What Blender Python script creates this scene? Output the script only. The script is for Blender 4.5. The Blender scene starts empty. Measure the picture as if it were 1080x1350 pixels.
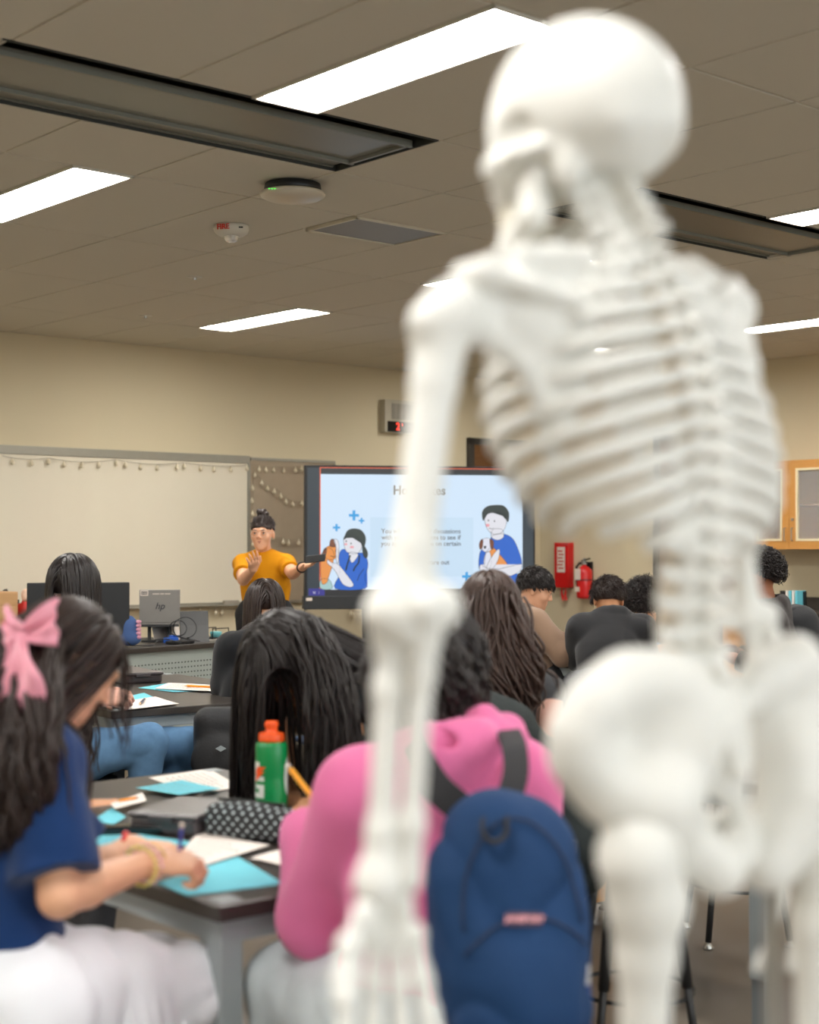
import bpy, bmesh, math, random
import numpy as np
from mathutils import Vector, Matrix
import openvdb as vdb

# ------------------------------------------------------------------ camera
FP = 2009.0                      # focal length in pixels of the 1080x1350 frame
CAMZ = 1.45
PITCH = math.atan(40 / FP)
sc = bpy.context.scene
cd = bpy.data.cameras.new('camera')
cam = bpy.data.objects.new('camera', cd)
sc.collection.objects.link(cam)
cam.location = (0, 0, CAMZ)
cam.rotation_euler = (math.pi / 2 + PITCH, 0, 0)
cd.sensor_fit = 'HORIZONTAL'
cd.sensor_width = 24.0
cd.lens = FP / 1080 * 24.0
cd.clip_start = 0.05
cd.clip_end = 100
cd.dof.use_dof = True
cd.dof.focus_distance = 7.2
cd.dof.aperture_fstop = 2.1
sc.camera = cam
# ------------------------------------------------------------------ view, world
sc.view_settings.view_transform = 'Standard'
sc.view_settings.look = 'None'
sc.view_settings.gamma = 1.0
sc.view_settings.use_curve_mapping = False
sc.view_settings.exposure = 0.0
LAMP = 45.0                      # strength of the ceiling panels
LAMPCOL = (1.0, 0.975, 0.935)
w = bpy.data.worlds.new('world')
sc.world = w
w.use_nodes = True
w.node_tree.nodes['Background'].inputs[0].default_value = (0.9, 0.95, 1, 1)
w.node_tree.nodes['Background'].inputs[1].default_value = 0.15
try:
    sc.cycles.use_denoising = True
    sc.cycles.max_bounces = 8
    sc.cycles.diffuse_bounces = 5
    sc.cycles.sample_clamp_indirect = 6
except Exception:
    pass

# ------------------------------------------------------------------ geometry of the room
A = lambda *a: np.array(a, dtype=float)
TH = math.atan2(2307, 2009)
U = np.array([math.sin(TH), math.cos(TH), 0.0])      # along the front wall
V = np.array([-math.cos(TH), math.sin(TH), 0.0])     # towards the front wall
Z = np.array([0, 0, 1.0])
HC = 3.0                          # ceiling height
VF, UR = 10.41, 10.76             # front wall, right wall
VB, UL = -4.0, -5.0
# daylight coming in through the windows of the wall behind the camera
WIN = (-3.0, 8.0, 0.95, 2.6)      # along the wall, sill, head
_al = bpy.data.lights.new('daylight', 'AREA')
_al.shape = 'RECTANGLE'; _al.size = WIN[1] - WIN[0]; _al.size_y = WIN[3] - WIN[2]
_al.energy = 275; _al.color = (0.86, 0.94, 1.0)
_ao = bpy.data.objects.new('daylight', _al)
sc.collection.objects.link(_ao)
_c = U * (WIN[0] + WIN[1]) / 2 + V * (VB - .35) + Z * (WIN[2] + WIN[3]) / 2
_m = Matrix(((U[0], 0, -V[0], _c[0]), (U[1], 0, -V[1], _c[1]), (0, 1, 0, _c[2]), (0, 0, 0, 1)))
_m = Matrix(((-U[0], 0, -V[0], _c[0]), (-U[1], 0, -V[1], _c[1]), (0, 1, 0, _c[2]), (0, 0, 0, 1)))
_ao.matrix_world = _m
YAWU = math.degrees(math.atan2(U[1], U[0]))


def ray(px, py):
    d = A((px - 540) / FP, 1, -(py - 675) / FP)
    c, s = math.cos(PITCH), math.sin(PITCH)
    return A(d[0], c * d[1] - s * d[2], s * d[1] + c * d[2])


def at(px, py, Y):
    r = ray(px, py)
    return A(0, 0, CAMZ) + r * (Y / r[1])


def onz(px, py, z):
    r = ray(px, py)
    return A(0, 0, CAMZ) + r * ((z - CAMZ) / r[2])


def onF(px, py, off=0.0):         # (u, z) on the front wall
    r = ray(px, py)
    p = r * ((VF - off) / r.dot(V))
    return p.dot(U), p[2] + CAMZ


def onR(px, py, off=0.0):         # (v, z) on the right wall
    r = ray(px, py)
    p = r * ((UR - off) / r.dot(U))
    return p.dot(V), p[2] + CAMZ


def W(u, v, z=0.0):
    return U * u + V * v + Z * z


def nrm(a):
    a = np.asarray(a, float)
    return a / (np.linalg.norm(a) + 1e-12)


def S(r, g, b):
    f = lambda c: (c / 255 / 12.92) if c / 255 <= 0.04045 else ((c / 255 + 0.055) / 1.055) ** 2.4
    return (f(r), f(g), f(b))


# ------------------------------------------------------------------ materials
MATS = {}


def mat(name, col, rough=0.6, metal=0.0, var=0.06, vs=14.0, bump=0.0, bs=120.0, spec=0.5, coat=0.0, trans=0.0, alpha=1.0, sheen=0.0, aniso=0.0):
    if name in MATS:
        return MATS[name]
    m = bpy.data.materials.new(name)
    m.use_nodes = True
    nt = m.node_tree
    b = nt.nodes['Principled BSDF']
    b.inputs['Roughness'].default_value = rough
    b.inputs['Metallic'].default_value = metal
    b.inputs['Specular IOR Level'].default_value = spec
    b.inputs['Coat Weight'].default_value = coat
    b.inputs['Transmission Weight'].default_value = trans
    b.inputs['Alpha'].default_value = alpha
    b.inputs['Sheen Weight'].default_value = sheen
    b.inputs['Anisotropic'].default_value = aniso
    tc = nt.nodes.new('ShaderNodeTexCoord')
    n = nt.nodes.new('ShaderNodeTexNoise')
    n.inputs['Scale'].default_value = vs
    n.inputs['Detail'].default_value = 4
    nt.links.new(tc.outputs['Object'], n.inputs['Vector'])
    mx = nt.nodes.new('ShaderNodeMix')
    mx.data_type = 'RGBA'
    c = A(*col)
    mx.inputs['A'].default_value = tuple(np.clip(c * (1 - var), 0, 1)) + (1,)
    mx.inputs['B'].default_value = tuple(np.clip(c * (1 + var), 0, 1)) + (1,)
    nt.links.new(n.outputs['Fac'], mx.inputs['Factor'])
    nt.links.new(mx.outputs['Result'], b.inputs['Base Color'])
    if bump > 0:
        n2 = nt.nodes.new('ShaderNodeTexNoise')
        n2.inputs['Scale'].default_value = bs
        n2.inputs['Detail'].default_value = 3
        nt.links.new(tc.outputs['Object'], n2.inputs['Vector'])
        bp = nt.nodes.new('ShaderNodeBump')
        bp.inputs['Strength'].default_value = bump
        bp.inputs['Distance'].default_value = 0.004
        nt.links.new(n2.outputs['Fac'], bp.inputs['Height'])
        nt.links.new(bp.outputs['Normal'], b.inputs['Normal'])
    MATS[name] = m
    return m


def emat(name, col, strength=1.0):
    if name in MATS:
        return MATS[name]
    m = bpy.data.materials.new(name)
    m.use_nodes = True
    b = m.node_tree.nodes['Principled BSDF']
    b.inputs['Base Color'].default_value = (0.02, 0.02, 0.02, 1)
    b.inputs['Roughness'].default_value = 0.4
    b.inputs['Emission Color'].default_value = tuple(col) + (1,)
    b.inputs['Emission Strength'].default_value = strength
    MATS[name] = m
    return m


def wood(name, c1, c2, rough=0.45, sx=(1.5, 1.5, 14)):
    if name in MATS:
        return MATS[name]
    m = mat(name, c1, rough)
    nt = m.node_tree
    b = nt.nodes['Principled BSDF']
    tc = nt.nodes['Texture Coordinate']
    mp = nt.nodes.new('ShaderNodeMapping')
    mp.inputs['Scale'].default_value = (sx[0], sx[1], sx[2])
    n = nt.nodes.new('ShaderNodeTexNoise')
    n.inputs['Scale'].default_value = 4
    n.inputs['Detail'].default_value = 6
    n.inputs['Distortion'].default_value = 0.6
    nt.links.new(tc.outputs['Object'], mp.inputs['Vector'])
    nt.links.new(mp.outputs[0], n.inputs['Vector'])
    mx = nt.nodes.new('ShaderNodeMix')
    mx.data_type = 'RGBA'
    mx.inputs['A'].default_value = tuple(c1) + (1,)
    mx.inputs['B'].default_value = tuple(c2) + (1,)
    nt.links.new(n.outputs['Fac'], mx.inputs['Factor'])
    nt.links.new(mx.outputs['Result'], b.inputs['Base Color'])
    return m


# ------------------------------------------------------------------ objects
def link(name, verts, faces, m, parent=None, origin=None, smooth=False, bevel=0.0, mats=None, fm=None):
    verts = np.asarray(verts, float).reshape(-1, 3)
    if parent is not None:
        org = A(*parent['_o'])
    else:
        org = A(*(origin if origin is not None else (0, 0, 0)))
    me = bpy.data.meshes.new(name)
    me.from_pydata((verts - org).tolist(), [], [list(map(int, f)) for f in faces])
    me.update()
    if smooth:
        me.polygons.foreach_set('use_smooth', [True] * len(me.polygons))
    o = bpy.data.objects.new(name, me)
    sc.collection.objects.link(o)
    for mm in (mats or [m]):
        me.materials.append(mm)
    if fm is not None:
        me.polygons.foreach_set('material_index', list(fm))
    if parent is not None:
        o.parent = parent
    else:
        o.location = org
    o['_o'] = tuple(org)
    if bevel > 0:
        bv = o.modifiers.new('bevel', 'BEVEL')
        bv.width = bevel
        bv.segments = 2
        bv.limit_method = 'ANGLE'
    return o


def tag(o, label=None, cat=None, group=None, kind=None):
    if label: o['label'] = label
    if cat: o['category'] = cat
    if group: o['group'] = group
    if kind: o['kind'] = kind
    return o


def empty(name, loc, label, cat, group=None):
    o = bpy.data.objects.new(name, None)
    sc.collection.objects.link(o)
    o.location = loc
    o['_o'] = tuple(map(float, loc))
    return tag(o, label, cat, group)


class B:
    """collects shapes into one mesh"""
    def __init__(s):
        s.v = []; s.f = []

    def raw(s, v, f):
        n = len(s.v)
        s.v += [tuple(map(float, p)) for p in v]
        s.f += [tuple(i + n for i in q) for q in f]
        return s

    def box(s, c, e, ax=None):
        """centre, half sizes, axes (rows)"""
        ax = ax if ax is not None else (A(1, 0, 0), A(0, 1, 0), Z)
        c = np.asarray(c, float)
        v = []
        for i in (-1, 1):
            for j in (-1, 1):
                for k in (-1, 1):
                    v.append(c + ax[0] * i * e[0] + ax[1] * j * e[1] + ax[2] * k * e[2])
        f = [(0, 1, 3, 2), (4, 6, 7, 5), (0, 4, 5, 1), (2, 3, 7, 6), (0, 2, 6, 4), (1, 5, 7, 3)]
        if np.dot(np.cross(ax[0], ax[1]), ax[2]) < 0:
            f = [q[::-1] for q in f]
        return s.raw(v, f)

    def tube(s, pts, r, n=10, cap=True):
        pts = [np.asarray(p, float) for p in pts]
        rs = r if hasattr(r, '__len__') else [r] * len(pts)
        v = []; f = []
        t0 = nrm(pts[1] - pts[0])
        a = nrm(np.cross(t0, Z if abs(t0[2]) < 0.9 else A(1, 0, 0)))
        for i, p in enumerate(pts):
            t = nrm(pts[min(i + 1, len(pts) - 1)] - pts[max(i - 1, 0)])
            a = nrm(a - t * a.dot(t))
            b = np.cross(t, a)
            for k in range(n):
                q = 2 * math.pi * k / n
                v.append(p + (a * math.cos(q) + b * math.sin(q)) * rs[i])
        for i in range(len(pts) - 1):
            for k in range(n):
                k2 = (k + 1) % n
                f.append((i * n + k, i * n + k2, (i + 1) * n + k2, (i + 1) * n + k))
        if cap:
            f.append(tuple(range(n))[::-1])
            f.append(tuple((len(pts) - 1) * n + k for k in range(n)))
        return s.raw(v, f)

    def lathe(s, c, prof, n=28, axis=None):
        """prof: (radius, height) list about an axis through c"""
        ax = nrm(axis if axis is not None else Z)
        a = nrm(np.cross(ax, A(1, 0, 0) if abs(ax[0]) < 0.9 else A(0, 1, 0)))
        b = np.cross(ax, a)
        c = np.asarray(c, float)
        v = []; f = []
        for r, h in prof:
            for k in range(n):
                q = 2 * math.pi * k / n
                v.append(c + ax * h + (a * math.cos(q) + b * math.sin(q)) * max(r, 1e-4))
        for i in range(len(prof) - 1):
            for k in range(n):
                k2 = (k + 1) % n
                f.append((i * n + k, i * n + k2, (i + 1) * n + k2, (i + 1) * n + k))
        f.append(tuple(range(n))[::-1])
        f.append(tuple((len(prof) - 1) * n + k for k in range(n)))
        return s.raw(v, f)

    def sheet(s, quad, t=0.001, bend=0.0, n=10, seed=0):
        """a thin sheet over the quad p0 p1 p2 p3 (p0p1 bottom edge); bend lifts it softly"""
        p = [np.asarray(q, float) for q in quad]
        rnd = random.Random(seed)
        a1, a2 = rnd.uniform(0, 6), rnd.uniform(0, 6)
        v = []
        for side in (0, 1):
            for i in range(n + 1):
                for j in range(n + 1):
                    x, y = i / n, j / n
                    q = p[0] * (1 - x) * (1 - y) + p[1] * x * (1 - y) + p[2] * x * y + p[3] * (1 - x) * y
                    lift = bend * (0.5 + 0.5 * math.sin(3.1 * x + a1) * math.cos(2.3 * y + a2))
                    v.append(q + Z * (lift + t * side))
        m = n + 1
        f = []
        for i in range(n):
            for j in range(n):
                q = (i * m + j, (i + 1) * m + j, (i + 1) * m + j + 1, i * m + j + 1)
                f.append(q[::-1]); f.append(tuple(k + m * m for k in q))
        for i in range(n):
            for e in ((i * m, (i + 1) * m), ((i + 1) * m + n, i * m + n), (i + 1, i), (n * m + i, n * m + i + 1)):
                f.append((e[0], e[1], e[1] + m * m, e[0] + m * m))
        return s.raw(v, f)

    def link(s, name, m, parent=None, **k):
        return link(name, s.v, s.f, m, parent, **k)


# ------------------------------------------------------------------ signed distance modelling
BG = 0.03


class Field:
    def __init__(s):
        s.p = []

    def ell(s, c, r, ax=None, k=0.02, op='u'):
        c = np.asarray(c, float); r = np.asarray(r, float)
        ax = np.eye(3) if ax is None else np.array([nrm(a) for a in ax])
        ext = np.sqrt(((ax * r[:, None]) ** 2).sum(0))

        def f(X, Y, Q):
            dx, dy, dz = X - c[0], Y - c[1], Q - c[2]
            l = [dx * a[0] + dy * a[1] + dz * a[2] for a in ax]
            k0 = np.sqrt((l[0] / r[0]) ** 2 + (l[1] / r[1]) ** 2 + (l[2] / r[2]) ** 2)
            k1 = np.sqrt((l[0] / r[0] ** 2) ** 2 + (l[1] / r[1] ** 2) ** 2 + (l[2] / r[2] ** 2) ** 2)
            return k0 * (k0 - 1) / (k1 + 1e-6)
        s.p.append((f, c - ext, c + ext, k, op))
        return s

    def ball(s, c, r, k=0.02, op='u'):
        return s.ell(c, (r, r, r), None, k, op)

    def cone(s, a, b, ra, rb, k=0.02, op='u', cut=None, flat=None):
        """tapered capsule; cut='b' ends flat at b, 'a' flat at a; flat=(axis, factor) squashes along axis"""
        a = np.asarray(a, float); b = np.asarray(b, float)
        d = b - a
        L2 = d.dot(d) + 1e-12
        rm = max(ra, rb)
        dn = d / math.sqrt(L2)
        if flat is not None:
            fa, ff = nrm(flat[0]), flat[1]

        def f(X, Y, Q):
            dx, dy, dz = X - a[0], Y - a[1], Q - a[2]
            t = np.clip((dx * d[0] + dy * d[1] + dz * d[2]) / L2, 0, 1)
            ex, ey, ez = dx - t * d[0], dy - t * d[1], dz - t * d[2]
            if flat is not None:
                q = (ex * fa[0] + ey * fa[1] + ez * fa[2])
                g = q * (1 / ff - 1)
                ex, ey, ez = ex + g * fa[0], ey + g * fa[1], ez + g * fa[2]
            r = np.sqrt(ex * ex + ey * ey + ez * ez) - (ra + (rb - ra) * t)
            if flat is not None:
                r = r * (0.5 + 0.5 * ff)
            if cut and 'b' in cut:
                r = np.maximum(r, (X - b[0]) * dn[0] + (Y - b[1]) * dn[1] + (Q - b[2]) * dn[2])
            if cut and 'a' in cut:
                r = np.maximum(r, -((X - a[0]) * dn[0] + (Y - a[1]) * dn[1] + (Q - a[2]) * dn[2]))
            return r
        s.p.append((f, np.minimum(a, b) - rm, np.maximum(a, b) + rm, k, op))
        return s

    def chain(s, pts, rs, k=0.015, op='u', **kw):
        for i in range(len(pts) - 1):
            s.cone(pts[i], pts[i + 1], rs[i], rs[i + 1], k, op, **kw)
        return s

    def box(s, c, e, ax=None, r=0.01, k=0.01, op='u'):
        c = np.asarray(c, float); e = np.asarray(e, float) - r
        ax = np.eye(3) if ax is None else np.array([nrm(a) for a in ax])
        ext = np.abs(ax * (e + r)[:, None]).sum(0)

        def f(X, Y, Q):
            dx, dy, dz = X - c[0], Y - c[1], Q - c[2]
            q = [np.abs(dx * a[0] + dy * a[1] + dz * a[2]) - e[i] for i, a in enumerate(ax)]
            o = np.sqrt(sum(np.maximum(t, 0) ** 2 for t in q))
            return o + np.minimum(np.maximum(q[0], np.maximum(q[1], q[2])), 0) - r
        s.p.append((f, c - ext, c + ext, k, op))
        return s

    def half(s, p, n, k=0.004):
        """cut away everything on the n side of the plane"""
        p = np.asarray(p, float); n = nrm(n)
        s.p.append((lambda X, Y, Q: -((X - p[0]) * n[0] + (Y - p[1]) * n[1] + (Q - p[2]) * n[2]), None, None, k, 's'))
        return s

    def mesh(s, vox=0.006, warp=None, pad=0.012):
        lo = np.min([q[1] for q in s.p if q[4] == 'u'], 0) - pad - vox * 2
        hi = np.max([q[2] for q in s.p if q[4] == 'u'], 0) + pad + vox * 2
        n = np.ceil((hi - lo) / vox).astype(int) + 1
        g = np.full(tuple(n), BG, dtype=np.float32)
        ax = [(lo[i] + vox * np.arange(n[i])).astype(np.float32) for i in range(3)]
        for f, a, b, k, op in s.p:
            if a is None:
                i0 = np.zeros(3, int); i1 = n
            else:
                m = BG + k if op == 'u' else k + vox
                i0 = np.clip(np.floor((a - m - lo) / vox).astype(int), 0, n)
                i1 = np.clip(np.ceil((b + m - lo) / vox).astype(int) + 1, 0, n)
            if (i1 <= i0).any():
                continue
            sl = tuple(slice(i0[i], i1[i]) for i in range(3))
            d = f(ax[0][sl[0]][:, None, None], ax[1][sl[1]][None, :, None], ax[2][sl[2]][None, None, :])
            c = g[sl]
            if op == 'u':
                h = np.maximum(k - np.abs(c - d), 0) / max(k, 1e-6)
                g[sl] = np.minimum(c, d) - h * h * k * 0.25
            else:
                d = -d
                h = np.maximum(k - np.abs(c - d), 0) / max(k, 1e-6)
                g[sl] = np.maximum(c, d) + h * h * k * 0.25
        g = np.clip(g, -BG, BG)
        g[0] = g[-1] = BG; g[:, 0] = g[:, -1] = BG; g[:, :, 0] = g[:, :, -1] = BG
        gr = vdb.FloatGrid(BG)
        gr.copyFromArray(g)
        P, q = gr.convertToQuads(0.0)
        P = np.asarray(P, float) * vox + lo
        q = np.asarray(q)[:, ::-1]
        if warp is not None:
            P = warp(P)
        return P, q

    def link(s, name, m, parent=None, vox=0.006, warp=None, origin=None, **k):
        P, q = s.mesh(vox, warp)
        return link(name, P, q, m, parent, origin=origin, smooth=True, **k)


def wnoise(P, freq, seed=0, n=7, aniso=None):
    r = np.random.RandomState(seed)
    a = np.zeros(len(P))
    Q = P + 0.35 / freq * np.sin(P[:, [1, 2, 0]] * freq * 1.7 + r.rand(3) * 6)
    for i in range(n):
        d = r.randn(3)
        if aniso is not None:
            d = d * aniso
        d = d / np.linalg.norm(d) * freq * r.uniform(0.6, 1.7)
        a += np.sin(Q @ d + r.rand() * 6.28)
    return a / math.sqrt(n)


def vnormals(P, q):
    n = np.zeros_like(P)
    a, b, c, d = (P[q[:, i]] for i in range(4))
    fn = np.cross(c - a, d - b)
    for i in range(4):
        np.add.at(n, q[:, i], fn)
    return n / (np.linalg.norm(n, axis=1)[:, None] + 1e-12)


def folds(P, q, amp, freq, seed, aniso=None):
    n = vnormals(P, q)
    a = wnoise(P, freq, seed, aniso=aniso)
    b = wnoise(P, freq * 2.3, seed + 5, aniso=aniso)
    ridge = (1 - np.abs(np.tanh(a))) ** 2 - 0.3
    return P + n * (amp * (ridge + 0.35 * b))[:, None]


def cloth(F, name, m, parent, vox=0.009, amp=0.006, freq=16, seed=1, aniso=None):
    P, q = F.mesh(vox)
    P = folds(P, q, amp, freq, seed, aniso)
    return link(name, P, q, m, parent, smooth=True)


# ------------------------------------------------------------------ text
def text(s, name, origin, right, up, size, m, parent, depth=0.0006, align='CENTER', bold=0.0, shear=0.0, space=1.0):
    cu = bpy.data.curves.new('txt', 'FONT')
    cu.body = s
    cu.size = size
    cu.align_x = align
    cu.align_y = 'CENTER'
    cu.extrude = depth
    cu.offset = bold
    cu.shear = shear
    cu.space_line = space
    cu.resolution_u = 3
    o = bpy.data.objects.new('txt', cu)
    sc.collection.objects.link(o)
    bpy.context.view_layer.update()
    me = bpy.data.meshes.new_from_object(o.evaluated_get(bpy.context.evaluated_depsgraph_get()))
    bpy.data.objects.remove(o)
    r, u_ = nrm(right), nrm(up)
    n = np.cross(r, u_)
    v = np.array([x.co[:] for x in me.vertices])
    f = [tuple(p.vertices) for p in me.polygons]
    bpy.data.meshes.remove(me)
    P = np.asarray(origin, float) + v[:, :1] * r + v[:, 1:2] * u_ + v[:, 2:3] * n
    return link(name, P, f, m, parent)
# ------------------------------------------------------------------ the room
wallm = mat('wall_paint', S(208, 195, 164), 0.85, var=0.015, vs=3, bump=0.05, bs=300)
tilem = mat('ceiling_tile', S(204, 198, 182), 0.95, var=0.05, vs=260, bump=0.25, bs=500)
tbar = mat('ceiling_grid_bar', S(206, 198, 176), 0.5)
floorm = mat('polished_floor', S(112, 103, 92), 0.30, var=0.16, vs=2.2, bump=0.02, bs=20)
basem = mat('base_rubber', S(70, 64, 58), 0.7)
metalw = mat('white_painted_metal', S(205, 200, 186), 0.45, bump=0.02)
metalg = mat('grey_painted_metal', S(150, 158, 160), 0.4, var=0.03)
beamm = mat('beam_grey_metal', S(118, 118, 108), 0.42, metal=0.0, var=0.03)
darkm = mat('dark_slot', S(44, 46, 42), 0.7)
black = mat('black_plastic', S(26, 27, 29), 0.45)
blackgloss = mat('black_glossy_plastic', S(20, 21, 24), 0.16)
chrome = mat('brushed_steel', S(180, 180, 176), 0.28, metal=0.9)
topm = mat('black_resin_top', S(58, 53, 49), 0.33, var=0.06, vs=30)
maple = wood('maple_veneer', S(206, 150, 78), S(190, 130, 62))
paper = mat('white_paper', S(238, 228, 220), 0.8, var=0.01)
bluep = mat('blue_paper', S(110, 200, 216), 0.8, var=0.02)
ink = mat('ink', S(40, 44, 52), 0.7)

fl = B().box(W((UL + UR) / 2, (VB + VF) / 2, -0.05), ((UR - UL) / 2 + .15, (VF - VB) / 2 + .15, 0.05), (U, V, Z)).link('floor', floorm)
tag(fl, kind='structure')
hu, hv = (UR - UL) / 2, (VF - VB) / 2
cu_, cv_ = (UL + UR) / 2, (VB + VF) / 2
tag(B().box(W(cu_, VF + .08, HC / 2 + .1), (hu + .16, .08, HC / 2 + .1), (U, V, Z)).link('wall_front', wallm), kind='structure')
tag(B().box(W(UR + .08, cv_, HC / 2 + .1), (.08, hv, HC / 2 + .1), (U, V, Z)).link('wall_right', wallm), kind='structure')
w0, w1, wz0, wz1 = WIN
wb_ = B()
for (a_, b_, c_, d_) in ((UL - .16, UR + .16, 0, wz0), (UL - .16, UR + .16, wz1, HC + .2), (UL - .16, w0, wz0, wz1), (w1, UR + .16, wz0, wz1)):
    wb_.box(W((a_ + b_) / 2, VB - .08, (c_ + d_) / 2), ((b_ - a_) / 2, .08, (d_ - c_) / 2), (U, V, Z))
tag(wb_.link('wall_back', wallm), kind='structure')
nw = 6
for k in range(nw):
    a_, b_ = w0 + (w1 - w0) * k / nw, w0 + (w1 - w0) * (k + 1) / nw
    e = empty('window_%d' % (k + 1), W((a_ + b_) / 2, VB, wz0), None, None); tag(e, kind='structure')
    f = B()
    for x in (a_ + .03, b_ - .03):
        f.box(W(x, VB - .06, (wz0 + wz1) / 2), (.03, .04, (wz1 - wz0) / 2), (U, V, Z))
    for z_ in (wz0 + .03, wz1 - .03, wz0 + .55):
        f.box(W((a_ + b_) / 2, VB - .06, z_), ((b_ - a_) / 2, .04, .025), (U, V, Z))
    f.link('window_frame', mat('window_alu', S(190, 190, 186), .4, metal=.4), e)
    B().box(W((a_ + b_) / 2, VB - .06, (wz0 + wz1) / 2), ((b_ - a_) / 2 - .03, .003, (wz1 - wz0) / 2 - .03), (U, V, Z)).link('window_pane', mat('window_glass', (.95, .97, 1), .02, alpha=.08), e)
tag(B().box(W(UL - .08, cv_, HC / 2 + .1), (.08, hv, HC / 2 + .1), (U, V, Z)).link('wall_left', wallm), kind='structure')
tag(B().box(W(cu_, VF - .006, .05), (hu, .006, .05), (U, V, Z)).link('baseboard_front', basem, bevel=.003), kind='structure')
tag(B().box(W(UR - .006, cv_, .05), (.006, hv, .05), (U, V, Z)).link('baseboard_right', basem, bevel=.003), kind='structure')

# ceiling: tiles sit a little proud of the bars they rest on
MU = 0.597
UL0 = 3.34
ulines = [UL0 + MU * k for k in range(-14, 14)]
ulines = [x for x in ulines if UL < x < UR]
ulines = [UL] + ulines + [UR]
vlines = [10.41, 9.26, 8.05, 6.83, 5.61, 4.99, 4.34, 3.13, 1.91, 0.69, -0.53, -1.2, -1.8, -3.0, VB][::-1]
lamps = []
for lu in (UL0 - 3 * 2 * 0.995 * 1, UL0 - 2.985, UL0, UL0 + 2.985, UL0 + 5.97):
    for (v0, v1) in ((-3.0, -1.8), (0.69, 1.91), (3.13, 4.34), (5.61, 6.83), (8.05, 9.26)):
        lamps.append((lu - 0.29, lu, v0, v1))
beams = [(UL0 - 2 * MU - .03, UL0 + MU, 4.34, 4.99), (UL0 + 3 * MU, UL0 + 6 * MU + .05, 4.34, 4.99),
         (UL0 + 8 * MU, UL0 + 11 * MU, 4.34, 4.99)]
vent = (UL0 + 2 * MU + .03, UL0 + 3 * MU, 5.62, 6.01)
tl = B()
for i in range(len(ulines) - 1):
    for j in range(len(vlines) - 1):
        u0, u1, v0, v1 = ulines[i], ulines[i + 1], vlines[j], vlines[j + 1]
        rects = [(u0, u1, v0, v1)]
        for (a, b, c, d) in lamps:
            if a < u1 - .02 and b > u0 + .02 and c < v1 - .02 and d > v0 + .02:
                rects = [(u0, a, v0, v1)] if a - u0 > .05 else []
        for (a, b, c, d) in beams:
            if c < v1 - .02 and d > v0 + .02 and a < u1 - .08 and b > u0 + .08:
                rects = []
        a, b, c, d = vent
        if a < u1 - .03 and b > u0 + .03 and c < v1 - .02 and d > v0 + .02:
            rects = [(u0, u1, v0, c), (u0, u1, d, v1)]
        for (a, b, c, d) in rects:
            if b - a < .04 or d - c < .04:
                continue
            g = 0.006
            tl.box(W((a + b) / 2, (c + d) / 2, HC + .012), ((b - a) / 2 - g, (d - c) / 2 - g, .012), (U, V, Z))
tag(tl.link('ceiling', tilem, bevel=.003), kind='structure')
gb = B().box(W(cu_, cv_, HC + .20), (hu + .16, hv + .16, .02), (U, V, Z))
tag(gb.link('ceiling_deck', tilem), kind='structure')
gb = B()
for x in ulines[1:-1] + [UL0 - .29 + 2.985 * k for k in (-2, -1, 0, 1, 2)]:
    segs = [(VB, VF)]
    for (a, b, c, d) in beams:
        if a + .02 < x < b - .02:
            segs = [(s0, c) for s0, s1 in segs] + [(d, s1) for s0, s1 in segs]
    for s0, s1 in segs:
        gb.box(W(x, (s0 + s1) / 2, HC + .011), (.011, (s1 - s0) / 2, .004), (U, V, Z))
for y in vlines[1:-1]:
    gb.box(W(cu_, y, HC + .0105), (hu, .011, .0045), (U, V, Z))
tag(gb.link('ceiling_grid', tbar), kind='structure')

lampm = emat('lamp_diffuser', LAMPCOL, LAMP)
lampl = ['recessed ceiling light panel, the largest one, left of the skeleton skull', 'recessed ceiling light panel cut off by the left edge of the ceiling',
         'small recessed ceiling light panel above the whiteboard and the teacher']
lname = {(2, 2): lampl[0], (2, 3): lampl[1], (3, 4): lampl[2], (3, 3): 'recessed ceiling light panel seen just above the skeleton left shoulder',
         (3, 2): 'recessed ceiling light panel right of the skull at the right edge', (4, 3): 'thin recessed ceiling light panel over the wall cabinets at the right',
         (4, 4): 'farthest thin ceiling light panel half hidden behind the skeleton shoulder blade'}
for n, (a, b, c, d) in enumerate(lamps):
    key = (n // 5, n % 5)
    e = empty('ceiling_light', W((a + b) / 2, (c + d) / 2, HC), lname.get(key, 'recessed ceiling light panel beyond the edge of the picture'), 'ceiling light', 'recessed ceiling light panels')
    fr = B()
    mu, mv = (a + b) / 2, (c + d) / 2
    for s_ in (-1, 1):
        fr.box(W(mu + s_ * ((b - a) / 2 - .006), mv, HC + .004), (.006, (d - c) / 2, .012), (U, V, Z))
        fr.box(W(mu, mv + s_ * ((d - c) / 2 - .006), HC + .004), ((b - a) / 2, .006, .012), (U, V, Z))
    fr.box(W(mu, mv, HC + .05), ((b - a) / 2 - .002, (d - c) / 2 - .002, .02), (U, V, Z))
    fr.link('lamp_frame', metalw, e)
    B().box(W(mu - .006, mv, HC + .012), ((b - a) / 2 - .024, (d - c) / 2 - .014, .004), (U, V, Z)).link('diffuser', lampm, e)


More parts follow.
